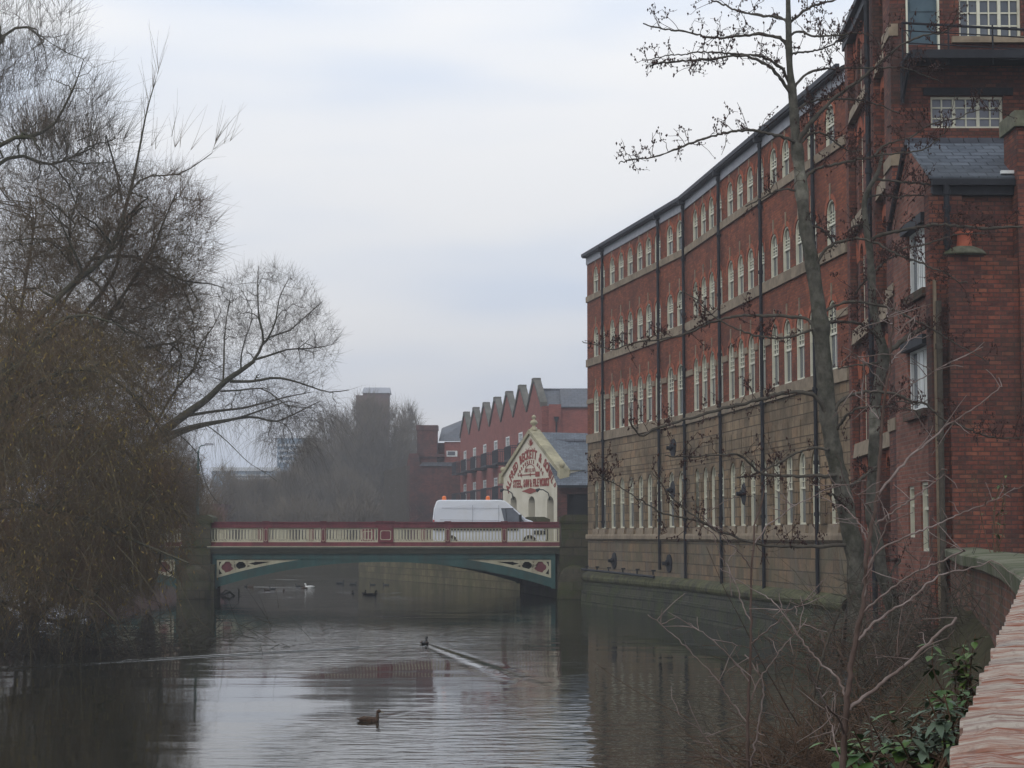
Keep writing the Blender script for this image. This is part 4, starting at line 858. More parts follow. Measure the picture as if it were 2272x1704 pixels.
# roof and side walls running back from the gable
DEP = 9
m = MB(); m.face([G(-.1, -.5, HE + .1), G(WG / 2, -.5, HP + .1), G(WG / 2, -DEP, HP + .1), G(-.1, -DEP, HE + .1)]); m.face([G(WG + .1, -.5, HE + .1), G(WG / 2, -.5, HP + .1), G(WG / 2, -DEP, HP + .1), G(WG + .1, -DEP, HE + .1)]); m.build('roof', M['slate'], office)
m = MB(); m.face([G(0, 0, ROAD - .3), G(0, -DEP, ROAD - .3), G(0, -DEP, HE + .1), G(0, 0, HE + .1)]); m.face([G(WG, 0, ROAD - .3), G(WG, -DEP, ROAD - .3), G(WG, -DEP, HE + .1), G(WG, 0, HE + .1)]); m.build('side_wall', M['render'], office)
# painted lettering
def letters(items, ext=.012):
    vs_, fs_ = [], []
    for ch, u, z, h, ang, sx_ in items:
        cu = bpy.data.curves.new('t', 'FONT'); cu.body = ch; cu.size = h * 1.38; cu.extrude = ext; cu.offset = h * .05; cu.align_x = 'CENTER'; cu.resolution_u = 3
        ob = bpy.data.objects.new('t', cu); COL.objects.link(ob); dg = bpy.context.evaluated_depsgraph_get(); me = bpy.data.meshes.new_from_object(ob.evaluated_get(dg))
        i0 = len(vs_); ca, sa = math.cos(ang), math.sin(ang)
        for v in me.vertices:
            x, y = v.co.x * sx_, v.co.y - h / 2; vs_.append(G(u + x * ca - y * sa, .006 + v.co.z + ext, z + x * sa + y * ca))
        for p in me.polygons: fs_.append(tuple(i0 + k for k in p.vertices))
        bpy.data.objects.remove(ob); bpy.data.curves.remove(cu); bpy.data.meshes.remove(me)
    m = MB(); m.v = vs_; m.f = fs_; m.m = [0] * len(fs_); return m
uc = WG / 2; px2 = lambda px, py: (gu(px), at(px, py, (GL + tg * gu(px)).y).z)
ztop = px2(1180, 1007)[1]; RA = 3.85
def arc(txt, Rr, ztop_, h, a0, a1, sx_):
    n_ = len(txt); return [(ch, uc + Rr * math.sin(a), ztop_ - Rr + Rr * math.cos(a), h, -a, sx_) for ch, a in ((c, a0 + (a1 - a0) * (i / (n_ - 1))) for i, c in enumerate(txt)) if ch != ' ']
items = arc('ALFRED BECKETT & SONS', RA, ztop, .5, R(-59), R(48), .82)
items += [('L', uc + RA * math.sin(R(53)), ztop - RA + RA * math.cos(R(53)), .43, R(-53), .8), ('D', uc + (RA + .08) * math.sin(R(59.5)), ztop - RA + (RA + .08) * math.cos(R(59.5)), .26, R(-59), .8)]
zt3 = px2(1181, 1024)[1]; items += arc('CORPORATE MARK', 2.5, zt3, .19, R(-44), R(44), .9)
zl = px2(1180, 1071)[1]
s_ = 'STEEL, SAW & FILE WORKS'; u0_, u1_ = gu(1139), gu(1219.5)
wts = [.55 if c == ' ' else (.5 if c in ',I' else (1.3 if c == 'W' else 1)) for c in s_]; tot = sum(wts); cur = 0
for c, wt in zip(s_, wts):
    if c != ' ': items.append((c, u0_ + (u1_ - u0_) * (cur + wt / 2) / tot, zl, .44, 0, .62))
    cur += wt
zm_ = px2(1178, 1043)[1]; items += [(c, uc - .05 + (i - 2.5) * .21, zm_, .2, 0, .9) for i, c in enumerate('UTILIS')]
lm_ = letters(items)
def flat(pts): lm_.face([G(u, .025, z) for u, z in pts])
for i in range(12):                              # half ring over the trade mark
    a, b = math.pi * i / 12, math.pi * (i + 1) / 12; r1_, r2__ = .78, .70
    flat([(uc - .05 + r1_ * math.cos(a), zm_ - .12 + r1_ * .62 * math.sin(a)), (uc - .05 + r1_ * math.cos(b), zm_ - .12 + r1_ * .62 * math.sin(b)), (uc - .05 + r2__ * math.cos(b), zm_ - .12 + r2__ * .62 * math.sin(b)), (uc - .05 + r2__ * math.cos(a), zm_ - .12 + r2__ * .62 * math.sin(a))])
zr = px2(1178, 1053)[1]; flat([(uc - 1.35, zr - .03), (uc + .75, zr - .03), (uc + .75, zr + .03), (uc - 1.35, zr + .03)]); flat([(uc + .7, zr - .14), (uc + 1.3, zr - .14), (uc + 1.3, zr + .14), (uc + .7, zr + .14)]); flat([(uc - 1.55, zr), (uc - 1.25, zr - .14), (uc - 1.25, zr + .14)]); flat([(uc - .12, zr), (uc, zr - .14), (uc + .12, zr), (uc, zr + .14)])
zd = px2(1178, 1089)[1]; flat([(uc - 1.25, zd), (uc, zd - .17), (uc + 1.25, zd), (uc, zd + .17)])
ze = px2(1180, 984)[1]
for a in (-60, -30, 0, 30, 60): s1, c1 = math.sin(R(a)), math.cos(R(a)); flat([(uc, ze - .15), (uc + .28 * s1 - .08 * c1, ze - .15 + .28 * c1 + .05), (uc + .5 * s1, ze - .15 + .5 * c1), (uc + .28 * s1 + .08 * c1, ze - .15 + .28 * c1 - .05)])
for s in (-1, 1): flat([(uc, ze - .16), (uc + s * .5, ze - .38), (uc + s * .6, ze - .24), (uc + s * .66, ze - .3), (uc + s * .5, ze - .46)])
lm_.build('lettering', M['sign_red'], office, uv=False)
for px in (1140, 1221):
    u, z = px2(px, 1098); m = MB(); pts = [G(u, .02, z - .3), G(u, .12, z + .1), G(u - .15, .35, z + .28), G(u - .45, .5, z + .3)]; m.tube(pts, .03, 6); a, b = V(*G(u - .45, .45, z + .34)), V(*G(u - .6, .56, z + .24)); m.tube([a, b], [.05, .11], 10); m.build('floodlight', M['black_iron'], office)
# low slate range beside the office
LY = 103.4
def lx(px, Y=LY): return (px - 1136) / F * Y
def lz(py, Y=LY): return at(1136, py, Y).z
low = empty('slate_roofed_range', (lx(1250), LY, ROAD), 'low brick range with slate roof and dark open doorway between office and mill', 'building')
m = MB(); x0, x1 = lx(1236), lx(1236) + 8
a = (x0 + .2, LY - .3, lz(1079)); m.hexa([(x0, LY - .35, lz(1079)), (x1, LY - .35, lz(1079)), (x1, LY + 4.2, lz(982, LY + 4.2)), (x0 - .8, LY + 4.2, lz(982, LY + 4.2)), (x0, LY - .35, lz(1079) + .07), (x1, LY - .35, lz(1079) + .07), (x1, LY + 4.2, lz(982, LY + 4.2) + .07), (x0 - .8, LY + 4.2, lz(982, LY + 4.2) + .07)])
m.face([(x0, LY + 8, lz(1079)), (x1, LY + 8, lz(1079)), (x1, LY + 4.2, lz(982, LY + 4.2)), (x0, LY + 4.2, lz(982, LY + 4.2))]); m.build('roof', M['slate'], low)
m = MB(); m.tube([(x0 - .8, LY + 4.2, lz(982, LY + 4.2) + .1), (x1, LY + 4.2, lz(982, LY + 4.2) + .1)], .13, 8); m.build('ridge_tiles', M['slate_far'], low)
m = MB(); wall_band(m, V(x0, LY, 0), V(1, 0, 0), V(0, -1, 0), 0, 8, ROAD - .3, lz(1081), [(lx(1258) - x0, lx(1258) - x0 + 3.2, ROAD, lz(1096), 0)], .3); m.build('wall', M['brick_dark'], low)
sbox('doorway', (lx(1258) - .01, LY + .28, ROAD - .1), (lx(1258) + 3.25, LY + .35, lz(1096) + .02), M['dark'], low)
sbox('gutter', (x0, LY - .42, lz(1079) - .08), (x1, LY - .3, lz(1079) + .04), M['black_iron'], low)

# ---------------------------------------------------------------- terrace of gabled houses
T0 = at(1185.5, 843.5, 146.0); T6 = at(1031.6, 917, 185.5)
HT = (T0.z + T6.z) / 2; T0 = atH(1185.5, 843.5, HT); T6 = atH(1031.6, 917, HT)
stp = (T6 - T0) / 6; stp.z = 0; UW = stp.length; td = -stp.normalized(); nd = V(td.y, -td.x, 0)   # td runs towards the camera
HV = at(1164, 913, T0.y + 3.2).z; print('terrace', HT, HV, UW, T0, T6)
protoT = None
M['terrace_coping'] = mottled('weathered terrace coping', (.085, .08, .07), (.15, .14, .12), 2, c3=(.06, .065, .045), f3=.6)
def terr_house():
    base = T0 - td * (UW / 2); base.z = 0
    t_ = empty('terraced_house', (base.x, base.y, ROAD), 'x', 'house', 'gabled brick houses stepping away beyond the bridge')
    Q = lambda u, dd, z: frame_pt(base, td, nd, u, dd, z)
    wz = [(-.4, 1.7), (3.15, 5.1), (6.2, 8.35)]
    m = MB(); z0 = ROAD - .4; c = UW * .52; opsx = [(c - 1.0, c + 1.0, a, b, 0) for a, b in wz]
    zc = z0
    for o_, zn in zip(opsx, (2.4, 5.7, HV)):
        wall_band(m, base, td, nd, 0, UW, zc, zn, [o_], .15); zc = zn
    m.face([Q(0, 0, HV), Q(UW, 0, HV), Q(UW / 2 + .3, 0, HT - .15), Q(UW / 2 - .3, 0, HT - .15)])
    for u in (0, UW): m.face([Q(u, 0, z0), Q(u, -12, z0), Q(u, -12, HV), Q(u, 0, HV)])
    m.build('wall', M['brick_far'], t_)
    m = MB()
    for s in (0, 1):
        ue = 0 if s == 0 else UW; um = UW / 2 - .3 if s == 0 else UW / 2 + .3
        m.hexa([Q(ue, .12, HV - .05), Q(um, .12, HT - .15), Q(um, -.42, HT - .15), Q(ue, -.42, HV - .05), Q(ue, .12, HV + .3), Q(um, .12, HT + .12), Q(um, -.42, HT + .12), Q(ue, -.42, HV + .3)])
    m.hexa([Q(UW / 2 - .5, .14, HT - .2), Q(UW / 2 + .5, .14, HT - .2), Q(UW / 2 + .5, -.44, HT - .2), Q(UW / 2 - .5, -.44, HT - .2), Q(UW / 2 - .45, .14, HT + .15), Q(UW / 2 + .45, .14, HT + .15), Q(UW / 2 + .45, -.44, HT + .15), Q(UW / 2 - .45, -.44, HT + .15)])
    m.build('gable_coping', M['terrace_coping'], t_)
    m = MB(); hr = HT - .75
    m.face([Q(0, -.4, HV - .02), Q(UW / 2, -.4, hr), Q(UW / 2, -12, hr), Q(0, -12, HV - .02)]); m.face([Q(UW, -.4, HV - .02), Q(UW / 2, -.4, hr), Q(UW / 2, -12, hr), Q(UW, -12, HV - .02)]); m.tube([Q(UW / 2, -.4, hr + .03), Q(UW / 2, -12, hr + .03)], .1, 6); m.build('roof', M['slate_far'], t_)
    for k, (a, b) in enumerate(wz):
        o = sash_window('window', 2.0, b - a, 0, M['white'], panes=(3, 3), split=.5, lowbars=2, y=.03, fw=.12); o.parent = t_; o.location = Vector(Q(c, 0, a)) - t_.location; o.rotation_euler = (0, 0, math.atan2(td.y, td.x))
    for zf in (3.1, 6.15):
        m = MB(); q = [Q(*x) for x in ((c - 1.6, 0, zf - .16), (c + 1.6, 0, zf - .16), (c + 1.6, 1.1, zf - .16), (c - 1.6, 1.1, zf - .16), (c - 1.6, 0, zf), (c + 1.6, 0, zf), (c + 1.6, 1.1, zf), (c - 1.6, 1.1, zf))]; m.hexa(q); o = m.build('balcony', M['black_iron'], t_)
        m = MB()
        for (u0_, d0, u1_, d1) in ((c - 1.6, 1.08, c + 1.6, 1.08), (c - 1.6, 0, c - 1.6, 1.08), (c + 1.6, 0, c + 1.6, 1.08)):
            m.tube([Q(u0_, d0, zf + 1.05), Q(u1_, d1, zf + 1.05)], .035, 5); k_ = int(max(abs(u1_ - u0_), abs(d1 - d0)) / .16)
            for i in range(k_ + 1): f = i / k_; u_, dd_ = u0_ + (u1_ - u0_) * f, d0 + (d1 - d0) * f; m.tube([Q(u_, dd_, zf), Q(u_, dd_, zf + 1.05)], .022, 4, cap=False)
        m.build('railing', M['lead_dark'], o)
    return t_
protoT = terr_house()
ords = ['nearest gabled brick house of the terrace, partly behind the works office gable', 'second gabled brick house of the terrace, counted from the office', 'third gabled brick house of the terrace, counted from the office', 'middle gabled brick house of the seven in the terrace', 'third gabled brick house from the far end of the terrace', 'second gabled brick house from the far end of the terrace', 'farthest gabled brick house of the terrace, beside the old works']
for k in range(7):
    o = protoT if k == 0 else copy_tree(protoT)
    if k: o.location = protoT.location + stp * k
    o['label'] = ords[k]
# end block of the terrace facing the bridge (projecting stair bay with hopper and downpipe)
e0 = T0 + td * (UW / 2); eb = empty('end_house', (e0.x, e0.y, ROAD), 'brick end block of the terrace with black hopper and downpipe above the office roof', 'house')
m = MB(); ye = e0.y - .5
def ex(px): return (px - 1136) / F * ye
def ezz(py): return at(1136, py, ye).z
m.box((ex(1218), ye, ROAD - .4), (ex(1245), ye + 1, ezz(897))); m.box((ex(1245), ye + .2, ROAD - .4), (ex(1245) + 9, ye + 1, ezz(903))); m.build('wall', M['brick_far'], eb)
m = MB(); xx = ex(1234.5); m.tube([(xx, ye - .1, ezz(925)), (xx, ye - .1, ROAD)], .06, 6); m.hexa([(xx - .08, ye - .2, ezz(936)), (xx + .08, ye - .2, ezz(936)), (xx + .08, ye, ezz(936)), (xx - .08, ye, ezz(936)), (xx - .2, ye - .3, ezz(925)), (xx + .2, ye - .3, ezz(925)), (xx + .2, ye, ezz(925)), (xx - .2, ye, ezz(925))]); m.build('downpipe', M['black_iron'], eb)
m = MB(); m.hexa([(ex(1245), ye, ezz(904)), (ex(1245) + 9, ye, ezz(904)), (ex(1245) + 9, ye + 3.6, HT - .75), (ex(1245), ye + 3.6, HT - .75), (ex(1245), ye, ezz(902)), (ex(1245) + 9, ye, ezz(902)), (ex(1245) + 9, ye + 3.6, HT - .65), (ex(1245), ye + 3.6, HT - .65)]); m.build('roof', M['slate_far'], eb)

# ---------------------------------------------------------------- old works behind the terrace, tower, far buildings
OY = 192.0
def ox(px, Y=OY): return (px - 1136) / F * Y
def oz(py, Y=OY): return at(1136, py, Y).z
ow = empty('old_works', (ox(950), OY, ROAD), 'dark sooty brick works with broad chimney stack at the far end of the terrace', 'building')
m = MB(); m.prism([(ox(902), ROAD - .4), (ox(902), oz(1035)), (ox(908), oz(1006)), (ox(928), oz(1006)), (ox(932), oz(1030)), (ox(1012), oz(1030)), (ox(1060), oz(1030)), (ox(1060), ROAD - .4)], V(0, OY, 0), V(1, 0, 0), V(0, 1, 0), V(0, 0, 1), 0, 6); m.build('wall', M['brick_dark'], ow)
m = MB(); m.prism([(ox(930), oz(1034)), (ox(938), oz(1026)), (ox(1008), oz(1026)), (ox(1015), oz(1034))], V(0, OY - .2, 0), V(1, 0, 0), V(0, 1, 0), V(0, 0, 1), 0, 6); m.build('roof', M['slate_far'], ow)
m = MB(); m.box((ox(924), OY + 1, oz(1030)), (ox(969), OY + 3, oz(953))); m.box((ox(922), OY + .9, oz(953)), (ox(970.5), OY + 3.1, oz(942))); m.box((ox(928), OY + .8, oz(1013)), (ox(985), OY + 3, oz(1006))); m.build('chimney', M['brick_dark'], ow)
m = MB(); m.face([(ox(972), OY + 1, oz(978)), (ox(1040), OY + 1, oz(978)), (ox(1040), OY + 6, oz(925, OY + 6)), (ox(975), OY + 6, oz(950, OY + 6))]); m.build('roof', M['slate_far'], ow)
m = MB(); m.box((ox(966), OY + 3.2, oz(1030)), (ox(992), OY + 5, oz(979))); m.box((ox(985), OY + 1.2, oz(1030)), (ox(1040), OY + 6, oz(979))); m.build('wall', M['brick_far'], ow)
m = MB(); m.box((ox(990), OY + 1.1, oz(1012)), (ox(1014), OY + 1.25, oz(999))); o = m.build('window', M['white'], ow); m = MB(); m.box((ox(992), OY + 1.05, oz(1009)), (ox(1009), OY + 1.15, oz(1000.5))); m.build('pane', M['glass'], o)
pf = empty('plank_fence', (ox(875, 186), 186, ROAD), 'tall dark plank fence between the bare trees and the old works', 'fence')
m = MB()
for i in range(22): x = ox(852, 186) + i * .115; m.box((x, 186, ROAD), (x + .09, 186.05, oz(1045 - i * .6, 186)))
m.build('planks', M['bark_dark'], pf); sbox('rail', (ox(852, 186), 186.06, .8), (ox(906, 186), 186.12, .95), M['bark_dark'], pf)
TY = 340.0
tw = empty('water_tower', (ox(825, TY), TY, ROAD), 'square brick tower with flat topped roof cap rising behind the bare trees', 'tower')
sbox('tower_wall', (ox(789, TY), TY, ROAD), (ox(861, TY), TY + 4, oz(877, TY)), M['brick_dark'], tw); sbox('tower_room', (ox(804, TY), TY + .3, oz(877, TY) + .003), (ox(861.5, TY), TY + 3.9, oz(872, TY)), M['brick_dark'], tw)
m = MB(); m.hexa([(ox(802, TY), TY - .2, oz(872, TY) + .003), (ox(865, TY), TY - .2, oz(872, TY) + .003), (ox(865, TY), TY + 4.4, oz(872, TY) + .003), (ox(802, TY), TY + 4.4, oz(872, TY) + .003), (ox(805, TY), TY + 1.5, oz(858.5, TY)), (ox(863, TY), TY + 1.5, oz(858.5, TY)), (ox(863, TY), TY + 2.6, oz(858.5, TY)), (ox(805, TY), TY + 2.6, oz(858.5, TY))]); m.build('tower_roof', M['lead'], tw)
def block(name, x0, x1, y0, y1, Y, dp, mat, label, cat, extra=()):
    t_ = empty(name, (ox((x0 + x1) / 2, Y), Y, ROAD), label, cat)
    sbox('wall', (ox(x0, Y), Y, ROAD), (ox(x1, Y), Y + dp, oz(y0, Y)), M[mat], t_)
    for nm, a, b, c, d_, mm in extra: sbox(nm, (ox(a, Y), Y - .4, oz(d_, Y)), (ox(b, Y), Y - .02, oz(c, Y)), M[mm], t_)
    return t_
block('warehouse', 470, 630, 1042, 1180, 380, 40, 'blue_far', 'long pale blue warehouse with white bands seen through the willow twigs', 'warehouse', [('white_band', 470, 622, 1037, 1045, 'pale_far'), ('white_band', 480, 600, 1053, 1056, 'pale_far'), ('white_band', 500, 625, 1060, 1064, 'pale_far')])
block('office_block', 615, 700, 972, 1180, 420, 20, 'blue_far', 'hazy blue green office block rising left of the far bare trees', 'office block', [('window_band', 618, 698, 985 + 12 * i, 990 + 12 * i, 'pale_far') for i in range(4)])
block('shed', 625, 700, 1050, 1195, 320, 12, 'brick_dark', 'dark brick shed with low pitched roof behind the riverside scrub', 'shed', [('roof_edge', 624, 702, 1048, 1051, 'slate_far')])
block('brick_shed', 200, 500, 1118, 1180, 190, 12, 'brick_dark', 'low dark brick shed beyond the left end of the bridge', 'shed')
# ---------------------------------------------------------------- river parapet: brick wall with stone coping, then brick on edge
WT = -.225
def wl(px, py): q = atH(px, py, WT); return V(q.x, q.y, 0)
far = [V(7.95, 34.6, 0), wl(2140, 1228.5), wl(2190, 1236), wl(2235, 1247), wl(2262, 1260), wl(2310, 1288)]
pw = empty('river_wall', (far[-1].x, far[-1].y, WATER), 'brick riverside wall with curved mossy stone coping leading to the annex', 'wall')
pts = far
m = MB(); profile_run(m, pts, [(-.02, WT - .14), (-.02, -1.2), (.02, -3.3)]); m.build('brick_face', M['brick_low'], pw)
m = MB(); profile_run(m, pts, [(.0, WT - .15), (.07, WT - .14), (.08, WT - .02), (.05, WT), (-.45, WT + .03), (-.47, WT - .15), (0, WT - .15)]); m.build('coping', M['coping_jointed'], pw)
m = MB(); profile_run(m, pts, [(-.42, WT - .14), (-.42, -3.3)]); m.build('inner_face', M['brick_low'], pw)
EA, EB = atH(2271, 1280, -.22), atH(2088, 1708, -.22); dv = (EA - EB); dv.z = 0; dv.normalize()
nw = empty('brick_parapet', (EB.x, EB.y, -1.6), 'weathered pinkish brick on edge parapet running away at the lower right corner', 'wall')
S0 = V(EB.x, EB.y, 0) - dv * 1.4; Ln = (V(EA.x, EA.y, 0) - S0).length + .9; nn = V(dv.y, -dv.x, 0)  # nn: right side
m = MB(); g = MB(); pos = 0; rr_ = np.random.default_rng(3)
while pos < Ln:
    th = .064 + rr_.uniform(-.007, .007); z = -.222 + rr_.normal(0, .002); off = rr_.normal(0, .0028); wdt = .36
    segs_ = 4; base = len(m.v)
    k = 9; a0 = pos; a1 = pos + th
    # a weathered brick: slightly rounded and chipped top profile
    rows_ = []
    for i in range(k + 1):
        x_ = off + wdt * i / k; zz = z + rr_.normal(0, .0018) - (.006 if i == 0 else 0)
        j0, j1 = rr_.normal(0, .0015), rr_.normal(0, .0015)
        q = []
        for al, hz in ((a0 + j0, -.05), (a0 + j0 + .001, -.008), (a0 + .014 + j0, 0), (a1 - .014 + j1, rr_.normal(0, .001)), (a1 + j1 - .001, -.008), (a1 + j1, -.05)): q.append(tuple(S0 + dv * al + nn * x_ + V(0, 0, zz + hz)))
        rows_.append(q)
    b0 = len(m.v)
    for q in rows_: m.v += q
    for i in range(k):
        for j in range(5): m.idx((b0 + i * 6 + j, b0 + (i + 1) * 6 + j, b0 + (i + 1) * 6 + j + 1, b0 + i * 6 + j + 1))
    m.idx([b0 + j for j in range(6)])
    lowq = [tuple(S0 + dv * al + nn * off + V(0, 0, zz2)) for al, zz2 in ((a0, z - .05), (a1, z - .05), (a1, z - .23), (a0, z - .23))]; m.face(lowq)
    pos += th + .017
mt, n, b = nmat('brick on edge', .95, .1)
gn = n.nodes.new('ShaderNodeNewGeometry'); wv = world_vec(n, (1, 1, 1))
c0 = ramp(n, gn.outputs['Random Per Island'], [(0, (.20, .12, .095)), (.25, (.31, .20, .155)), (.5, (.26, .12, .085)), (.62, (.24, .09, .06)), (.8, (.33, .25, .20)), (.93, (.12, .12, .13)), (1, (.28, .17, .135))])
mpb = n.nodes.new('ShaderNodeMapping'); mpb.inputs['Scale'].default_value = (6, 80, 20); mpr = n.nodes.new('ShaderNodeMapping'); mpr.inputs['Rotation'].default_value = (0, 0, math.atan2(dv.x, dv.y)); gb = n.nodes.new('ShaderNodeNewGeometry'); n.links.new(gb.outputs['Position'], mpr.inputs[0]); n.links.new(mpr.outputs[0], mpb.inputs[0])
n1 = noise(n, 1, 6, mpb.outputs[0], .75); c0 = mix(n, ramp(n, n1.outputs['Fac'], [(.44, (0,) * 3), (.56, (.9,) * 3)]), c0, (.41, .365, .31)); n9 = noise(n, 1.0, 3, mpb.outputs[0], .6); c0 = mix(n, ramp(n, n9.outputs['Fac'], [(.34, (.8,) * 3), (.44, (0,) * 3)]), c0, (.22, .085, .055)); n2_ = noise(n, 60, 4, wv, .7); c0 = mix(n, ramp(n, n2_.outputs['Fac'], [(.55, (0,) * 3), (.7, (.6,) * 3)]), c0, (.16, .10, .085))
n.links.new(c0, b.inputs['Base Color']); bump(n, b, n1.outputs['Fac'], .006)
for f_ in (0,): pass
m.build('brick_on_edge', mt, nw)
M['mortar'] = mottled('weathered mortar', (.12, .105, .085), (.24, .215, .18), 30, .95, .1, bmp=.004)
m = MB(); 
def bar(m, a, b, o0, o1, z0_, z1_):
    P0, P1 = S0 + dv * a, S0 + dv * b
    m.hexa([tuple(P0 + nn * o0 + V(0, 0, z0_)), tuple(P1 + nn * o0 + V(0, 0, z0_)), tuple(P1 + nn * o1 + V(0, 0, z0_)), tuple(P0 + nn * o1 + V(0, 0, z0_)), tuple(P0 + nn * o0 + V(0, 0, z1_)), tuple(P1 + nn * o0 + V(0, 0, z1_)), tuple(P1 + nn * o1 + V(0, 0, z1_)), tuple(P0 + nn * o1 + V(0, 0, z1_))])
bar(m, 0, Ln, .02, .355, -.45, -.2345); m.build('mortar_bed', M['mortar'], nw)
m = MB(); bar(m, 0, Ln, .02, .34, -2.2, -.451); m.build('brick_face', M['brick_low'], nw)

# ---------------------------------------------------------------- street lamp, quay things
q = at(440, 1000, 103.0); lp = empty('street_lamp', (q.x, q.y, ROAD), 'slim dark green lamp column behind the left pier of the bridge', 'street lamp')
m = MB(); m.lathe([(.14, 0), (.14, .9), (.09, 1.0), (.065, 4), (.05, q.z - ROAD)], (q.x, q.y, ROAD), 10); m.build('column', M['b_green'], lp)
m = MB(); m.tube([(q.x, q.y, q.z - .05), (q.x + .1, q.y, q.z + .25), (q.x + .5, q.y, q.z + .35)], .035, 6); m.build('arm', M['b_green'], lp)
m = MB(); m.hexa([(q.x + .35, q.y - .12, q.z + .28), (q.x + .85, q.y - .1, q.z + .30), (q.x + .85, q.y + .1, q.z + .30), (q.x + .35, q.y + .12, q.z + .28), (q.x + .4, q.y - .1, q.z + .42), (q.x + .8, q.y - .07, q.z + .40), (q.x + .8, q.y + .07, q.z + .40), (q.x + .4, q.y + .1, q.z + .42)]); m.build('lamp_head', M['lead'], lp)

# ---------------------------------------------------------------- birds
def loft(m, secs, n=12):                         # sections: (x, z, ry, rz)
    i0 = len(m.v)
    for x, z, ry, rz_ in secs:
        for q in range(n): a = 2 * math.pi * q / n; m.v.append((x, ry * math.cos(a), z + rz_ * math.sin(a)))
    for k in range(len(secs) - 1):
        for q in range(n): m.idx((i0 + k * n + q, i0 + k * n + (q + 1) % n, i0 + (k + 1) * n + (q + 1) % n, i0 + (k + 1) * n + q))
    m.idx(range(i0 + n - 1, i0 - 1, -1)); m.idx(range(i0 + (len(secs) - 1) * n, i0 + len(secs) * n))
def bird(name, loc, s, rz, mat, label, cat='duck', neck=.0, group=None, head=None):
    """body length about 1 unit * s, facing +x; waterline at z = 0"""
    o = empty(name, loc, label, cat, group, rz)
    m = MB()
    loft(m, [(-.52, .14, .01, .01), (-.44, .11, .06, .035), (-.34, .08, .12, .09), (-.15, .07, .17, .15), (.05, .06, .18, .16), (.22, .06, .15, .14), (.33, .08, .10, .10), (.37, .10, .03, .04)])
    nh = .30 + neck
    pts = [(.25, 0, .08), (.31, 0, .18), (.315, 0, .18 + (nh - .14) * .5), (.31, 0, nh), (.33, 0, nh + .05), (.37, 0, nh + .07), (.43, 0, nh + .055), (.455, 0, nh + .045)]
    m.tube(pts, [.10, .075, .052, .052, .072, .078, .055, .02], 10)
    m.v = [(x * s, y * s, z * s) for x, y, z in m.v]
    b_ = m.build('body', M[mat], o, smooth=True, local=True)
    m = MB(); m.hexa([(.43, -.03, nh + .03), (.56, -.025, nh + .005), (.56, .025, nh + .005), (.43, .03, nh + .03), (.43, -.025, nh + .07), (.56, -.02, nh + .02), (.56, .02, nh + .02), (.43, .025, nh + .07)]); m.v = [(x * s, y * s, z * s) for x, y, z in m.v]; m.build('bill', M['bill'], o, local=True)
    m = MB()
    for sd in (-1, 1): loft(m, [(-.48, .13, .01, .01), (-.3, .15, .03, .06), (-.05, .13, .035, .09), (.15, .12, .02, .05), (.2, .12, .005, .01)], 8); k = len(m.v) - 40; m.v[k:] = [(x, y + sd * .155, z) for x, y, z in m.v[k:]]
    m.v = [(x * s, y * s, z * s) for x, y, z in m.v]; m.build('wings', M[mat if head is None else head], o, smooth=True, local=True)
    return o
p = atH(820, 1600, WATER); bird('duck', p + V(0, 0, -.015), .40, R(-6), 'duck_brown', 'brown duck swimming to the right alone in the foreground water', neck=.06)
p = atH(943, 1429, WATER); bird('duck', p + V(0, 0, -.02), .48, R(78), 'duck_dark', 'dark duck at the point of the long white wake in mid river', head='duck_brown')
GRP = 'ducks on the water beneath the bridge'
for px, py, sc_, rz_, mat, lab in ((686, 1304, .62, 180, 'duck_white', 'white duck in the middle of the flock under the arch'), (663, 1302, .5, 170, 'duck_dark', 'dark duck just left of the white duck'), (675, 1305.5, .42, 190, 'duck_brown', 'small brown duck touching the tail side of the white duck'), (546, 1302, .42, 80, 'duck_dark', 'dark duck farthest left under the arch'), (556, 1303, .42, 20, 'duck_brown', 'small brown duck second from the left under the arch'), (592, 1311, .4, 200, 'duck_brown', 'brown duck low on the water left of centre under the arch'), (604, 1307.5, .45, 160, 'duck_dark', 'dark duck between the two brown ducks left of the white one'), (630, 1311.5, .42, 100, 'duck_brown', 'brown duck below and left of the white duck'), (755, 1295, .6, 10, 'duck_dark', 'dark duck at the rear, first to the right of the white duck'), (784, 1297, .5, 10, 'duck_dark', 'dark duck in the rear row, second right of the white duck'), (826, 1298, .42, 170, 'duck_dark', 'dark duck in the rear row near the quay wall'), (856, 1298.5, .42, 170, 'duck_dark', 'last dark duck on the right of the rear row'), (783, 1317, .42, 95, 'duck_dark', 'upright dark duck at the left end of the front row'), (809, 1318, .5, 80, 'duck_dark', 'dark duck second in the front row under the arch'), (824, 1321, .62, 0, 'duck_dark', 'largest dark duck of the front row, broadside on'), (834, 1318, .45, 100, 'duck_brown', 'brown duck at the right end of the front row')):
    p = atH(px, py, WATER); bird('duck', p + V(0, 0, -.02), sc_, R(rz_), mat, lab, group=GRP)
p = atH(283, 1303, WATER); bird('swan', p, 1.0, R(180), 'duck_white', 'white swan half hidden by willow twigs left of the bridge pier', 'swan', neck=.35)
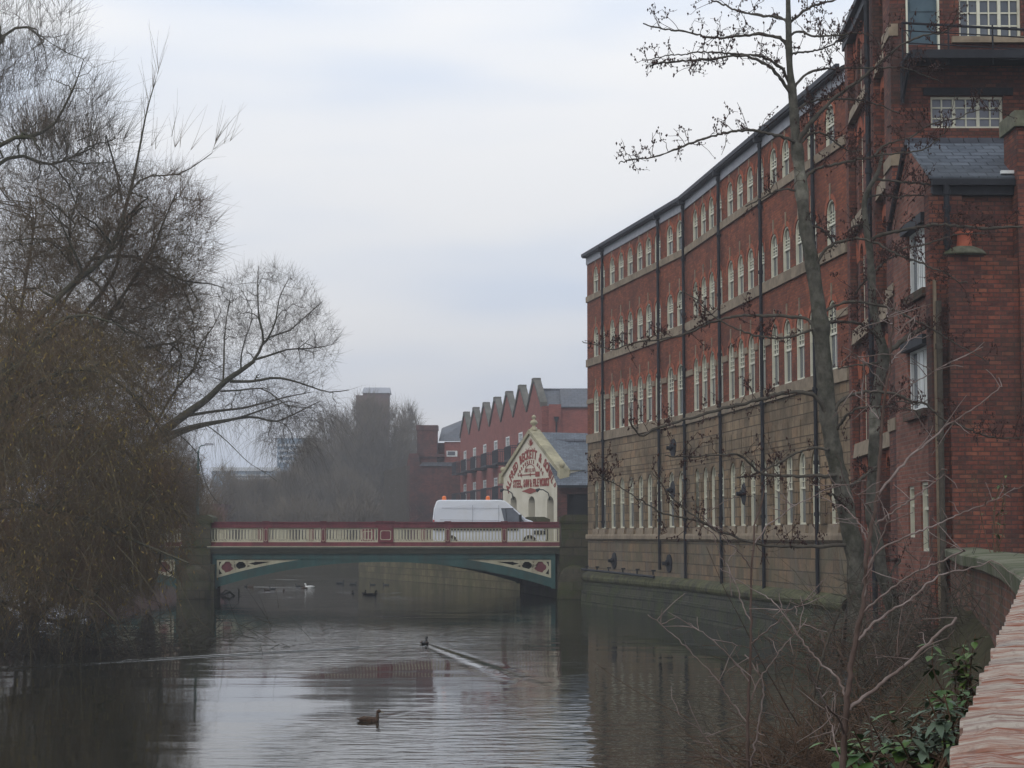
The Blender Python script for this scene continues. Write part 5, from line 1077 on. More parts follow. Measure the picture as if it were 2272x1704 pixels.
# heron standing at the foot of the quay wall
p = atH(1058, 1300, WATER); hr = empty('heron', (p.x, p.y - .25, WATER), 'pale grey heron standing at the foot of the quay wall', 'heron')
m = MB(); x, y = p.x, p.y - .25
m.tube([(x, y, WATER + .02), (x + .01, y, WATER + .22)], .012, 5); m.tube([(x + .05, y, WATER + .02), (x + .04, y, WATER + .22)], .012, 5)
m.tube([(x - .17, y, WATER + .16), (x - .08, y, WATER + .26), (x + .02, y, WATER + .36), (x + .09, y, WATER + .44), (x + .12, y, WATER + .52), (x + .10, y, WATER + .6), (x + .13, y, WATER + .66), (x + .18, y, WATER + .66)], [.02, .08, .1, .07, .035, .03, .04, .02], 10); m.build('body', M['duck_white'], hr, smooth=True)
m = MB(); m.tube([(x + .17, y, WATER + .66), (x + .3, y, WATER + .64)], [.018, .003], 6); m.build('bill', M['bill'], hr)
# driftwood
p = atH(500, 1322, WATER); dw = MB(); dw.tube([p + V(-.9, 0, -.05), p + V(-.4, 0, .12), p + V(-.1, 0, .06), p + V(.2, .1, .16), p + V(.42, 0, .02), p + V(.5, 0, -.05)], [.09, .07, .06, .05, .04, .02], 7); dw.tube([p + V(-.2, 0, .1), p + V(0, 0, .26), p + V(.25, 0, .2)], [.04, .03, .015], 6)
tag(dw.build('driftwood', M['bark_dark'], smooth=True), 'dark half sunken branch beside the left bridge pier', 'driftwood')
p = atH(530, 1322, WATER); m = MB(); m.tube([p + V(0, 0, -.2), p + V(-.01, 0, .3), p + V(0, 0, .34)], [.035, .03, .01], 6); m.tube([p + V(0, 0, .06), p + V(.14, 0, .03)], [.02, .008], 5); tag(m.build('snag', M['bark_dark']), 'short dark stake sticking out of the water by the driftwood', 'stake')

# ---------------------------------------------------------------- trees
def np_mesh(name, verts, faces, mats, parent=None, off=None, smooth=True, mis=None):
    me = bpy.data.meshes.new(name); nv = len(verts); nf = len(faces); k = faces.shape[1]
    v = verts if off is None else verts - np.array(off)
    me.vertices.add(nv); me.vertices.foreach_set('co', v.astype('f').ravel()); me.loops.add(nf * k); me.loops.foreach_set('vertex_index', faces.astype('i').ravel())
    me.polygons.add(nf); me.polygons.foreach_set('loop_start', np.arange(0, nf * k, k, dtype='i'))
    me.update(calc_edges=True)
    for m_ in (mats if isinstance(mats, list) else [mats]): me.materials.append(m_)
    if mis is not None: me.polygons.foreach_set('material_index', mis.astype('i'))
    if smooth: me.polygons.foreach_set('use_smooth', np.ones(nf, bool))
    o = bpy.data.objects.new(name, me); COL.objects.link(o)
    if parent: o.parent = parent
    return o
def tubes_np(P, Rd, k=3):                        # P (B,m,3), Rd (B,m) -> verts, quads
    B, m_, _ = P.shape
    T = np.gradient(P, axis=1); T /= np.linalg.norm(T, axis=2, keepdims=True) + 1e-9
    ref = np.zeros_like(T); ref[..., 2] = 1; par = np.abs(T[..., 2]) > .95; ref[par] = (1, 0, 0)
    # one reference per tube keeps the sides from twisting
    r0 = ref[:, :1, :].repeat(m_, 1); S = np.cross(T, r0); S /= np.linalg.norm(S, axis=2, keepdims=True) + 1e-9; U = np.cross(T, S)
    a = np.arange(k) * 2 * np.pi / k
    Vt = P[:, :, None, :] + Rd[:, :, None, None] * (S[:, :, None, :] * np.cos(a)[None, None, :, None] + U[:, :, None, :] * np.sin(a)[None, None, :, None])
    Vt = Vt.reshape(-1, 3); idx = np.arange(B * m_ * k).reshape(B, m_, k); nx = np.roll(idx, -1, axis=2)
    Fq = np.stack([idx[:, :-1], nx[:, :-1], nx[:, 1:], idx[:, 1:]], -1).reshape(-1, 4)
    return Vt, Fq
def join(parts):
    vs_, fs_, o = [], [], 0
    for v, f in parts: vs_.append(v); fs_.append(f + o); o += len(v)
    return np.concatenate(vs_), np.concatenate(fs_)
def smooth_path(pts, n):
    pts = np.array([tuple(p) for p in pts], float); d = np.r_[0, np.cumsum(np.linalg.norm(np.diff(pts, axis=0), axis=1))]; s = np.linspace(0, d[-1], n)
    # Catmull-Rom through the points
    out = []
    for v in s:
        i = min(max(np.searchsorted(d, v) - 1, 0), len(pts) - 2); t = (v - d[i]) / (d[i + 1] - d[i] + 1e-9)
        p0, p1, p2, p3 = pts[max(i - 1, 0)], pts[i], pts[i + 1], pts[min(i + 2, len(pts) - 1)]
        out.append(.5 * ((2 * p1) + (-p0 + p2) * t + (2 * p0 - 5 * p1 + 4 * p2 - p3) * t * t + (-p0 + 3 * p1 - 3 * p2 + p3) * t ** 3))
    return np.array(out)
class Tree:
    def __init__(s, seed): s.r = np.random.default_rng(seed); s.P = []; s.D = []; s.Rr = []; s.big = []; s.fine = []
    def limb(s, pts, r0, r1_, n=None, k=8, wob=0.0, pw=1.0):
        L = sum((Vector(b) - Vector(a)).length for a, b in zip(pts[:-1], pts[1:])); n = n or max(6, int(L / .35)); p = smooth_path(pts, n)
        if wob: p[1:] += s.r.normal(0, wob, p[1:].shape)
        rd = r0 + (r1_ - r0) * np.linspace(0, 1, n) ** pw
        s.big.append(tubes_np(p[None], rd[None], k)); s.nodes(p, rd); return p
    def nodes(s, p, rd):
        d_ = np.gradient(p, axis=0); d_ /= np.linalg.norm(d_, axis=1, keepdims=True) + 1e-9
        s.P.append(p); s.D.append(d_); s.Rr.append(rd)
    def sample(s, blobs, N, shell):
        w_ = np.array([b[2] for b in blobs], float); w_ /= w_.sum(); c = s.r.choice(len(blobs), N, p=w_)
        C = np.array([b[0] for b in blobs])[c]; E = np.array([b[1] for b in blobs])[c]
        v = s.r.normal(size=(N, 3)); v /= np.linalg.norm(v, axis=1, keepdims=True); rad = s.r.uniform(0, 1, N) ** (1 / (3 + shell)); return C + v * E * rad[:, None], v
    def fill(s, blobs, N, r, batches=4, shell=0, m=5, up=0.0, wob=.08, k=3, fine=True, endf=.35, droop=0.0, maxd=1e9, zmin=None):
        for _ in range(batches):
            P = np.concatenate(s.P); D = np.concatenate(s.D); Rr = np.concatenate(s.Rr)
            T, vv = s.sample(blobs, N // batches, shell)
            if zmin is not None: T = T[T[:, 2] > zmin]
            best = np.empty(len(T), int); bd = np.empty(len(T))
            for a in range(0, len(T), 400):
                df = T[a:a + 400, None, :] - P[None]; ds = np.linalg.norm(df, axis=2); al = (df * D[None]).sum(2) / (ds + 1e-6); cost = ds * (1.35 - .45 * al); j = cost.argmin(1); best[a:a + 400] = j; bd[a:a + 400] = ds[np.arange(len(j)), j]
            ok = (bd > .05) & (bd < maxd); T = T[ok]; best = best[ok]; bd = bd[ok]
            A = P[best]; DD = D[best]; Lg = bd[:, None]; t = np.linspace(0, 1, m)[None, :, None]
            B1 = A + DD * Lg * .4; B2 = T - np.array([0, 0, 1.0]) * Lg * up
            path = (1 - t) ** 3 * A[:, None] + 3 * (1 - t) ** 2 * t * B1[:, None] + 3 * (1 - t) * t ** 2 * B2[:, None] + t ** 3 * T[:, None]
            nz_ = s.r.normal(0, wob, path.shape) * Lg[:, None]; nz_[:, 0] = 0; path = path + nz_
            if droop: path[..., 2] -= droop * Lg * np.linspace(0, 1, m)[None, :] ** 2
            r0 = np.minimum(Rr[best] * .75, r * s.r.uniform(.7, 1.2, len(best))); rd = r0[:, None] * (1 + (endf - 1) * np.linspace(0, 1, m)[None])
            (s.fine if fine else s.big).append(tubes_np(path, rd, k))
            tg_ = np.gradient(path, axis=1); tg_ /= np.linalg.norm(tg_, axis=2, keepdims=True) + 1e-9
            s.P.append(path[:, 1:].reshape(-1, 3)); s.D.append(tg_[:, 1:].reshape(-1, 3)); s.Rr.append(rd[:, 1:].reshape(-1))
    def shoots(s, N, L0, L1, r, up=.5, out=None, m=4, rmax=.02, spread=.8, droop=0, sel=None, curl=.1):
        P = np.concatenate(s.P); D = np.concatenate(s.D); Rr = np.concatenate(s.Rr); c = np.where(Rr < rmax)[0]
        if sel is not None: c = c[sel(P[c])]
        j = s.r.choice(c, N); A = P[j]; d_ = D[j] + s.r.normal(0, spread, (N, 3)) * .6; d_[:, 2] += up
        if out is not None: o = A - np.array(out); o /= np.linalg.norm(o, axis=1, keepdims=True); d_ += o * .6
        d_ /= np.linalg.norm(d_, axis=1, keepdims=True); Lg = s.r.uniform(L0, L1, N)[:, None]; tt = np.linspace(0, 1, m)
        cv = s.r.normal(0, curl, (N, 3)); path = A[:, None] + d_[:, None] * Lg[:, None] * tt[None, :, None] + cv[:, None] * Lg[:, None] * (tt ** 2)[None, :, None]
        path[..., 2] -= droop * Lg * tt[None] ** 2
        rd = r * (1 - .7 * tt)[None].repeat(N, 0); s.fine.append(tubes_np(path, rd, 3)); s.tips = path
        s.P.append(path[:, 2:].reshape(-1, 3)); s.D.append(d_[:, None].repeat(m - 2, 1).reshape(-1, 3)); s.Rr.append(rd[:, 2:].reshape(-1))
    def build(s, name, label, cat, mb, mt_, base, group=None, kind=None, leaves=None):
        o = empty(name, base, label, cat, group); o['n'] = 1; del o['n']
        v, f = join(s.big); np_mesh('trunk', v, f, mb, o, base)
        v, f = join(s.fine); np_mesh('crown', v, f, mt_, o, base, smooth=False); s.root = o; return o
def leaf_quads(pts, r, L0, L1, wd, hang=.8, rgen=None):
    n = len(pts); d_ = rgen.normal(size=(n, 3)); d_[:, 2] -= hang * 2; d_ /= np.linalg.norm(d_, axis=1, keepdims=True); sd = np.cross(d_, rgen.normal(size=(n, 3))); sd /= np.linalg.norm(sd, axis=1, keepdims=True)
    L = rgen.uniform(L0, L1, n)[:, None]; w_ = L * wd; a = pts; v = np.stack([a, a + d_ * L * .5 + sd * w_, a + d_ * L, a + d_ * L * .5 - sd * w_], 1).reshape(-1, 3); return v, np.arange(n * 4).reshape(n, 4)
def A3(px, py, Y): q = at(px, py, Y); return (q.x, q.y, q.z)

# --- alder on the river edge
def alder(name, label, trunk, tr, branches, Y0, base, seed):
    T = Tree(seed); rg = np.random.default_rng(seed)
    n = 220; p = smooth_path([A3(x, y, Y0) for x, y in trunk], n)
    rr = np.interp(np.linspace(0, 1, n), np.linspace(0, 1, len(tr)), tr); p[:, 1] += np.sin(np.linspace(0, 5, n)) * .08
    bulge = 1 + .025 * np.convolve(rg.normal(size=n), np.ones(5) / 2.2, 'same')
    for (pts, r0, r1_) in branches: q0 = np.array(A3(*pts[0], Y0)); dd = np.linalg.norm(p - q0, axis=1); bulge += .16 * np.exp(-(dd / .13) ** 2)
    for j in rg.integers(5, n - 30, 16): bulge += .07 * np.exp(-((np.arange(n) - j) / 2.0) ** 2); T.big.append(tubes_np(p[None], (rr * bulge)[None], 14)); T.nodes(p, rr)
    br = []
    for (pts, r0, r1_) in branches:
        yo = rg.uniform(-1.6, 1.6); m_ = len(pts); q = [A3(x, y, Y0 + yo * (i / (m_ - 1)) ** 1.2) for i, (x, y) in enumerate(pts)]
        nn_ = max(8, m_ * 5); pp = smooth_path(q, nn_); pp[2:] += rg.normal(0, .008, pp[2:].shape); rd = r0 + (r1_ - r0) * np.linspace(0, 1, nn_) ** .8; rd = rd * (1 + .12 * rg.normal(size=nn_)); rd[0] *= 1.5
        br.append((tubes_np(pp[None], np.abs(rd)[None], 7), pp, rd)); T.nodes(pp, rd)
    o = empty(name, base, label, 'tree', None)
    v, f = join(T.big); np_mesh('trunk', v, f, M['bark_alder'], o, base)
    v, f = join([b[0] for b in br]); cr = np_mesh('branches', v, f, M['bark_dark'], o, base)
    # side twigs in sprays along the branches, with cones and catkins
    tw_, cones = [], []
    for tb, pp, rd in br:
        Lb = np.linalg.norm(np.diff(pp, axis=0), axis=1).sum(); k = int(Lb * (8 if pp[-1][0] > pp[0][0] else 5.5)) + 1
        for _ in range(k):
            j = int(rg.uniform(.15, 1) * (len(pp) - 1)); a = pp[j]; nt_ = rg.integers(2, 7)
            main = rg.normal(size=3) * (.5, .5, .3) + (0, 0, rg.choice([.75, -.25], p=[.7, .3])); main /= np.linalg.norm(main); Lm = rg.uniform(.14, .55)
            tt = np.linspace(0, 1, 5)[:, None]; cur = a + main * Lm * tt + rg.normal(0, .03, (5, 3)) * tt; tw_.append(tubes_np(cur[None], np.linspace(.0075, .0045, 5)[None], 3))
            for _k in range(nt_):
                b_ = cur[rg.integers(1, 5)]; d_ = main * .5 + rg.normal(size=3) * .6; d_ /= np.linalg.norm(d_); L2 = rg.uniform(.05, .24); c2 = b_ + d_ * L2 * tt + rg.normal(0, .012, (5, 3)) * tt; tw_.append(tubes_np(c2[None], np.linspace(.005, .003, 5)[None], 3))
                for _q in range(rg.integers(1, 5)): cones.append(c2[rg.integers(1, 5)] + rg.normal(0, .018, 3))
    v, f = join(tw_); np_mesh('twigs', v, f, M['cone'], o, base, smooth=False)
    C = np.array(cones); nC = len(C); el = rg.uniform(.6, 1.4, nC)[:, None]; sc_ = rg.uniform(.010, .018, nC)[:, None]
    ax_ = np.array([(1, 0, 0), (0, 1, 0), (-1, 0, 0), (0, -1, 0)], float); vv = np.concatenate([C[:, None] + ax_[None] * sc_[:, None], (C + np.array((0, 0, 1)) * sc_ * 1.2 * el)[:, None], (C - np.array((0, 0, 1)) * sc_ * 2 * el)[:, None]], 1).reshape(-1, 3)
    fc = np.array([(0, 1, 4), (1, 2, 4), (2, 3, 4), (3, 0, 4), (1, 0, 5), (2, 1, 5), (3, 2, 5), (0, 3, 5)]); ff = (np.arange(nC)[:, None, None] * 6 + fc[None]).reshape(-1, 3)
    c_ = np_mesh('cones', vv, ff, M['cone'], o, base, smooth=False); c_['kind'] = 'stuff'
    return o
AYY = 33.0
tr1 = [(1901, 1440), (1901, 1337), (1900, 1261), (1895, 1210), (1886, 1173), (1873, 1101), (1857, 1029), (1846, 970), (1838, 900), (1830, 816), (1822, 725), (1813, 653), (1802, 581), (1786, 490), (1776, 400), (1765, 301), (1758, 217), (1750.6, 145), (1748.5, 72), (1747, 0), (1744, -80), (1741, -160)]
sc1 = AYY / F / 2
rd1 = [x * .8 * sc1 for x in (60, 50, 50, 50, 46, 42, 42, 44, 45, 41, 38, 37, 35, 32, 29, 25, 20, 17, 15, 13, 11, 8)]
S = lambda w0, w1: (w0 * sc1, w1 * sc1)
B1 = [([(1747, 50), (1738, 42), (1717, 37), (1693, 36), (1640, 25), (1611, 13), (1577, 0), (1550, -14)], *S(8, 3)),
 ([(1748, 106), (1740, 92), (1722, 82), (1681, 76), (1637, 81), (1575, 83), (1517, 70), (1464, 63), (1426, 52)], *S(9, 3)),
 ([(1754, 192), (1745, 170), (1731, 149), (1697, 128), (1649, 121), (1599, 117), (1560, 116), (1529, 119), (1480, 124), (1444, 133), (1430, 130)], *S(8, 1.6)),
 ([(1762, 222), (1751, 200), (1736, 178), (1702, 145), (1649, 124), (1577, 131), (1505, 137), (1466, 140), (1446, 147)], *S(9, 4)),
 ([(1776, 330), (1765, 318), (1751, 309), (1710, 297), (1673, 289), (1644, 289), (1601, 297), (1553, 311), (1505, 330), (1456, 347), (1415, 353), (1385, 357), (1372, 362)], *S(9, 2.5)),
 ([(1776, 424), (1755, 420), (1727, 422), (1690, 440), (1654, 458)], *S(6, 3)),
 ([(1815, 735), (1803, 718), (1774, 704), (1694, 700), (1614, 704), (1549, 729), (1513, 744), (1459, 753), (1405, 762), (1361, 776), (1332, 769), (1291, 758)], *S(9, 2)),
 ([(1818, 722), (1803, 729), (1759, 747), (1705, 749), (1651, 736), (1604, 715), (1578, 697), (1545, 665), (1513, 646)], *S(7, 2)),
 ([(1836, 925), (1824, 899), (1803, 877), (1752, 870), (1690, 885), (1604, 906), (1531, 928), (1459, 950), (1425, 968), (1408, 952), (1394, 932)], *S(11, 4)),
 ([(1846, 1000), (1839, 998), (1817, 994), (1766, 1005), (1694, 1045), (1660, 1056), (1636, 1059)], *S(7, 4)),
 ([(1858, 1054), (1846, 1056), (1766, 1056), (1694, 1052), (1669, 1034), (1643, 1012), (1622, 1007), (1549, 1014), (1473, 1010)], *S(9, 2.5)),
 ([(1890, 1207), (1860, 1209), (1802, 1213), (1694, 1209), (1622, 1188), (1586, 1175), (1528, 1135), (1491, 1103), (1448, 1048)], *S(10, 2)),
 ([(1600, 1180), (1575, 1167), (1549, 1157), (1513, 1148), (1463, 1135), (1416, 1106), (1369, 1077), (1332, 1056), (1316, 1030), (1308, 1010)], *S(5, 2)),
 ([(1749, 60), (1758, 46), (1794, 18), (1842, 2), (1880, -20)], *S(7, 4)),
 ([(1751, 84), (1758, 75), (1775, 69), (1811, 81), (1860, 78), (1914, 74), (1945, 89), (1957, 111)], *S(7, 2)),
 ([(1750, 122), (1760, 118), (1806, 112), (1842, 101), (1862, 88), (1883, 79)], *S(6, 3)),
 ([(1762, 200), (1767, 190), (1789, 164), (1830, 153), (1860, 152), (1945, 150), (2007, 151), (2053, 168), (2093, 185)], *S(7, 2)),
 ([(1770, 345), (1772, 315), (1800, 272), (1853, 216), (1914, 173), (1951, 139), (2001, 99), (2047, 80), (2103, 68), (2127, 25)], *S(13, 2)),
 ([(1762, 262), (1769, 247), (1791, 228), (1837, 219), (1899, 221), (1945, 231), (1995, 251)], *S(7, 3)),
 ([(1772, 335), (1775, 321), (1800, 296), (1831, 299), (1868, 327), (1893, 336), (1914, 330)], *S(7, 2)),
 ([(1785, 400), (1794, 386), (1822, 370), (1883, 358), (1945, 346), (2032, 335), (2062, 324), (2093, 296), (2100, 272)], *S(8, 2)),
 ([(1940, 346), (1964, 321), (2016, 306), (2069, 275), (2130, 262), (2155, 247), (2223, 244)], *S(5, 2)),
 ([(1810, 590), (1816, 579), (1831, 554), (1862, 536), (1908, 530), (1945, 540), (1976, 557), (2001, 568), (2038, 582), (2099, 607), (2130, 627), (2146, 625)], *S(8, 3)),
 ([(1990, 562), (2001, 554), (2053, 542), (2099, 527), (2130, 519), (2195, 519)], *S(5, 2)),
 ([(1818, 712), (1828, 695), (1846, 681), (1883, 670), (1930, 673), (1970, 682), (2022, 706), (2069, 730), (2124, 764), (2186, 800)], *S(8, 3)),
 ([(1826, 726), (1840, 716), (1862, 713), (1899, 716), (1930, 730), (1957, 761)], *S(9, 5)),
 ([(1843, 925), (1853, 909), (1862, 894), (1893, 874), (1945, 869), (1991, 875), (2022, 891), (2053, 896), (2084, 924), (2106, 939), (2130, 943), (2155, 955), (2207, 972), (2272, 970)], *S(9, 3)),
 ([(1858, 950), (1868, 936), (1883, 918), (1914, 904), (1961, 902), (2038, 912)], *S(7, 3)),
 ([(1868, 1100), (1883, 1085), (1905, 1066), (1925, 1050), (1945, 1035)], *S(10, 6)),
 ([(1798, 510), (1806, 502), (1822, 508), (1840, 525), (1853, 548)], *S(6, 3)),
 ([(1872, 1120), (1860, 1110), (1850, 1098), (1838, 1096)], *S(7, 4))]
alder('alder_tree', 'tall leafless alder with grey mossy trunk and dark cones, leaning left before the mill', tr1, rd1, B1, AYY, A3(1901, 1440, AYY), 11)
tr2 = [(1992, 1420), (1982, 1356), (1973, 1313), (1957, 1267), (1951, 1220), (1940, 1170), (1934, 1143), (1936, 1080), (1939, 1035), (1942, 943), (1945, 880), (1955, 832), (1961, 786), (1945, 724), (1937, 678), (1933, 616), (1928, 554), (1919, 493), (1918, 440), (1945, 386), (1952, 360), (1958, 330)]
rd2 = [x * sc1 for x in (34, 30, 30, 29, 27, 25, 24, 24, 24, 24, 24, 25, 24, 20, 18, 16, 15, 14, 13, 11, 9, 6)]
B2 = [([(1945, 397), (2007, 404), (2062, 410), (2109, 427), (2146, 434), (2169, 430), (2220, 440), (2272, 447)], *S(6, 3)),
 ([(1925, 436), (1961, 432), (1991, 438), (2032, 432), (2069, 441), (2124, 457)], *S(5, 2)),
 ([(1930, 535), (1950, 523), (1976, 516), (2022, 506), (2084, 499), (2146, 503), (2192, 506), (2269, 502)], *S(9, 6)),
 ([(1936, 607), (1945, 598), (1961, 582), (1988, 567)], *S(6, 4)),
 ([(1962, 792), (1976, 776), (2013, 749), (2053, 724), (2099, 704), (2161, 684), (2217, 662), (2290, 638)], *S(13, 8)),
 ([(1930, 500), (1915, 496), (1895, 503), (1884, 512)], *S(7, 5)),
 ([(1935, 610), (1925, 618), (1905, 640), (1893, 665), (1870, 672)], *S(6, 3)),
 ([(1950, 805), (1930, 808), (1890, 812), (1860, 818)], *S(6, 3)),
 ([(1944, 920), (1960, 905), (2000, 890), (2040, 900)], *S(5, 3)),
 ([(1975, 1325), (1990, 1318), (2030, 1322), (2058, 1316)], *S(7, 4)),
 ([(1978, 1300), (1976, 1280), (1985, 1258), (1998, 1243), (1970, 1244), (1950, 1255)], *S(6, 4))]
alder('alder_tree', 'thinner leafless alder standing between the main alder and the annex', tr2, rd2, B2, AYY + 1.5, A3(1992, 1420, AYY + 1.5), 12)

# --- saplings near the camera
def sapling(name, label, stems, Y0, mat, seed, k, fork_mat=None):
    rg = np.random.default_rng(seed); big, fine = [], []; scl = Y0 / F / 2 * .78
    bx_, by_ = stems[0][0][0]
    for si, (pts, w0, w1) in enumerate(stems):
        yo = 0 if si == 0 else rg.uniform(-.5, .5); m_ = len(pts); q = [A3(x, y, Y0 + yo * i / (m_ - 1)) for i, (x, y) in enumerate(pts)]; n_ = max(8, 5 * m_)
        pp = smooth_path(q, n_); pp[1:] += rg.normal(0, .003, pp[1:].shape); rd = np.linspace(w0, w1, n_) * scl; (big if si == 0 else fine).append(tubes_np(pp[None], rd[None], 7))
        if si:
            for _ in range(k):
                a = pp[rg.integers(n_ // 3, n_)]; d_ = rg.normal(size=3) + (0, 0, .5); d_ /= np.linalg.norm(d_); tt = np.linspace(0, 1, 4)[:, None]; c2 = a + d_ * rg.uniform(.05, .22) * tt + rg.normal(0, .008, (4, 3)) * tt; fine.append(tubes_np(c2[None], np.linspace(.0028, .0015, 4)[None], 4))
    base = A3(bx_, by_, Y0); o = empty(name, base, label, 'sapling')
    v, f = join(big); np_mesh('trunk', v, f, M[mat], o, base); v, f = join(fine); np_mesh('branches', v, f, M[fork_mat or mat], o, base)
    return o
sapling('sapling', 'thin pale leafless sapling in front of the drainpipe reflections', [
 ([(1655, 1860), (1659, 1704), (1661, 1564), (1666, 1425), (1667, 1320), (1669, 1225), (1676, 1153), (1690, 1117), (1696, 1085)], 12, 4),
 ([(1664, 1432), (1690, 1410), (1716, 1386), (1751, 1355), (1779, 1339), (1807, 1320), (1815, 1300)], 5, 2),
 ([(1661, 1570), (1672, 1535), (1681, 1515), (1695, 1494), (1744, 1428), (1779, 1390), (1790, 1370)], 5, 2),
 ([(1661, 1740), (1664, 1704), (1678, 1644), (1690, 1564), (1692, 1515), (1667, 1473), (1650, 1452)], 7, 3),
 ([(1661, 1515), (1650, 1495), (1629, 1470), (1587, 1424), (1528, 1383)], 5, 2),
 ([(1659, 1605), (1640, 1578), (1615, 1547), (1587, 1505), (1540, 1455), (1500, 1414), (1438, 1364)], 5, 2),
 ([(1640, 1760), (1630, 1704), (1587, 1665), (1552, 1620), (1507, 1588)], 5, 2),
 ([(1668, 1222), (1694, 1175), (1730, 1146), (1780, 1112), (1853, 1077)], 4, 2),
 ([(1668, 1380), (1654, 1356), (1622, 1272), (1600, 1236), (1582, 1182)], 4, 2),
 ([(1668, 1262), (1640, 1225), (1610, 1200), (1560, 1145)], 4, 2)], 9.5, 'bark_brown', 5, 6, 'bark_pale')
sapling('sapling', 'stouter brown leafless sapling with red and pale shoots right of the alder trunk', [
 ([(1868, 1860), (1873, 1644), (1880, 1547), (1894, 1445), (1912, 1355), (1922, 1285), (1927, 1205), (1942, 1128), (1951, 1035), (1957, 943), (1964, 865), (1973, 832), (1976, 770), (1982, 709), (1987, 672)], 22, 4),
 ([(1943, 1162), (1985, 1135), (2022, 1109), (2072, 1072), (2099, 1048), (2090, 1040)], 6, 3),
 ([(1948, 1098), (1982, 1054), (2025, 1010), (2069, 973), (2109, 939), (2170, 899), (2223, 856)], 8, 3),
 ([(1924, 1262), (1957, 1217), (2022, 1186), (2069, 1168), (2130, 1140), (2192, 1115), (2229, 1097), (2251, 1081)], 7, 2),
 ([(1912, 1362), (1961, 1319), (2022, 1276), (2069, 1254), (2130, 1226), (2140, 1222)], 7, 5),
 ([(1905, 1421), (1936, 1386), (1973, 1359), (2016, 1334), (2056, 1297), (2099, 1273), (2161, 1260), (2204, 1242)], 9, 3),
 ([(1885, 1575), (1926, 1540), (1996, 1487), (2058, 1431), (2090, 1400), (2125, 1372)], 12, 8),
 ([(1878, 1560), (1866, 1520), (1849, 1494), (1814, 1466), (1776, 1418), (1727, 1348), (1700, 1325)], 8, 3),
 ([(1874, 1635), (1860, 1595), (1835, 1571), (1807, 1515), (1786, 1459)], 8, 3),
 ([(1866, 1700), (1852, 1644), (1845, 1613), (1831, 1575)], 5, 3),
 ([(1928, 1210), (1915, 1180), (1899, 1152), (1877, 1128), (1853, 1118)], 6, 3),
 ([(1940, 1140), (1914, 1109), (1874, 1069)], 4, 2),
 ([(1916, 1330), (1923, 1297), (1933, 1260), (1945, 1220), (1964, 1171), (1972, 1150)], 6, 3),
 ([(1980, 760), (2000, 730), (2038, 696)], 3, 2), ([(1974, 815), (1981, 798), (2016, 758), (2036, 742)], 3, 2),
 ([(1966, 860), (1940, 830), (1914, 801), (1868, 764)], 4, 2), ([(1982, 727), (1972, 712), (1967, 702), (1985, 680)], 4, 2),
 ([(1950, 930), (1933, 909), (1893, 866)], 4, 2), ([(1968, 895), (1991, 872), (2038, 844), (2084, 817), (2124, 798)], 4, 2)], 9.0, 'bark_brown', 6, 7, 'bark_pale')
sapling('sapling', 'dark slanting dead stem left of the brown sapling', [([(1775, 1700), (1786, 1627), (1807, 1540), (1825, 1459), (1842, 1407), (1863, 1358)], 9, 7), ([(1840, 1410), (1850, 1385), (1830, 1350), (1800, 1340)], 5, 3)], 16, 'bark_dark', 7, 3)

# --- willows on the left bank
def blob(px, py, Y, rx, ry, rz_, w_): q = at(px, py, Y); k = Y / F; return ((q.x, q.y, q.z), (rx * k, ry, rz_ * k), w_)
def finish_tree(T, name, label, base, bigm, finem, leaves=None, group=None):
    o = T.build(name, label, 'tree', M[bigm], M[finem], base, group)
    if getattr(T, 'pale', None): v, f = T.pale; np_mesh('strands', v, f, M['willow_pale'], o, base, smooth=False)
    if leaves is not None: v, f = leaves; lf = np_mesh('leaves', v, f, M['leaf_y'], o, base, smooth=False); lf['kind'] = 'stuff'
    return o
# upper left tree
T = Tree(21); Y = 46; b0 = A3(-420, 1330, Y)
T.limb([b0, A3(-330, 900, Y), A3(-200, 550, Y), A3(-90, 380, Y)], .34, .14); T.limb([A3(-260, 700, Y), A3(-130, 480, Y), A3(0, 322, Y - 1), A3(60, 305, Y - 1), A3(120, 275, Y - 1), A3(170, 180, Y - 1)], .13, .02); T.limb([A3(-150, 460, Y), A3(-80, 250, Y + 1), A3(0, 85, Y + 1), A3(60, 60, Y + 1)], .12, .03); T.limb([A3(-130, 480, Y), A3(20, 350, Y + 1), A3(110, 365, Y + 1), A3(200, 330, Y)], .07, .02)
BL = [blob(0, 60, Y, 190, 2.5, 150, 2), blob(90, 250, Y, 170, 2.5, 170, 2.5), blob(180, 350, Y, 130, 2, 120, 1.3), blob(-120, 250, Y, 220, 3, 300, 1.5)]
T.fill(BL, 60, .045, 2, 0, 7, .1, .05, 5, fine=False); T.fill(BL, 420, .016, 3, .5, 6, .15, .04); T.fill(BL, 1800, .0075, 3, 1.2, 5, .2, .04); T.shoots(4800, .4, 1.1, .0042, up=.7, out=A3(-60, 420, Y))
finish_tree(T, 'tree', 'tall leafless tree whose fine upswept twigs fill the top left corner', b0, 'willow_limb', 'twig_grey')
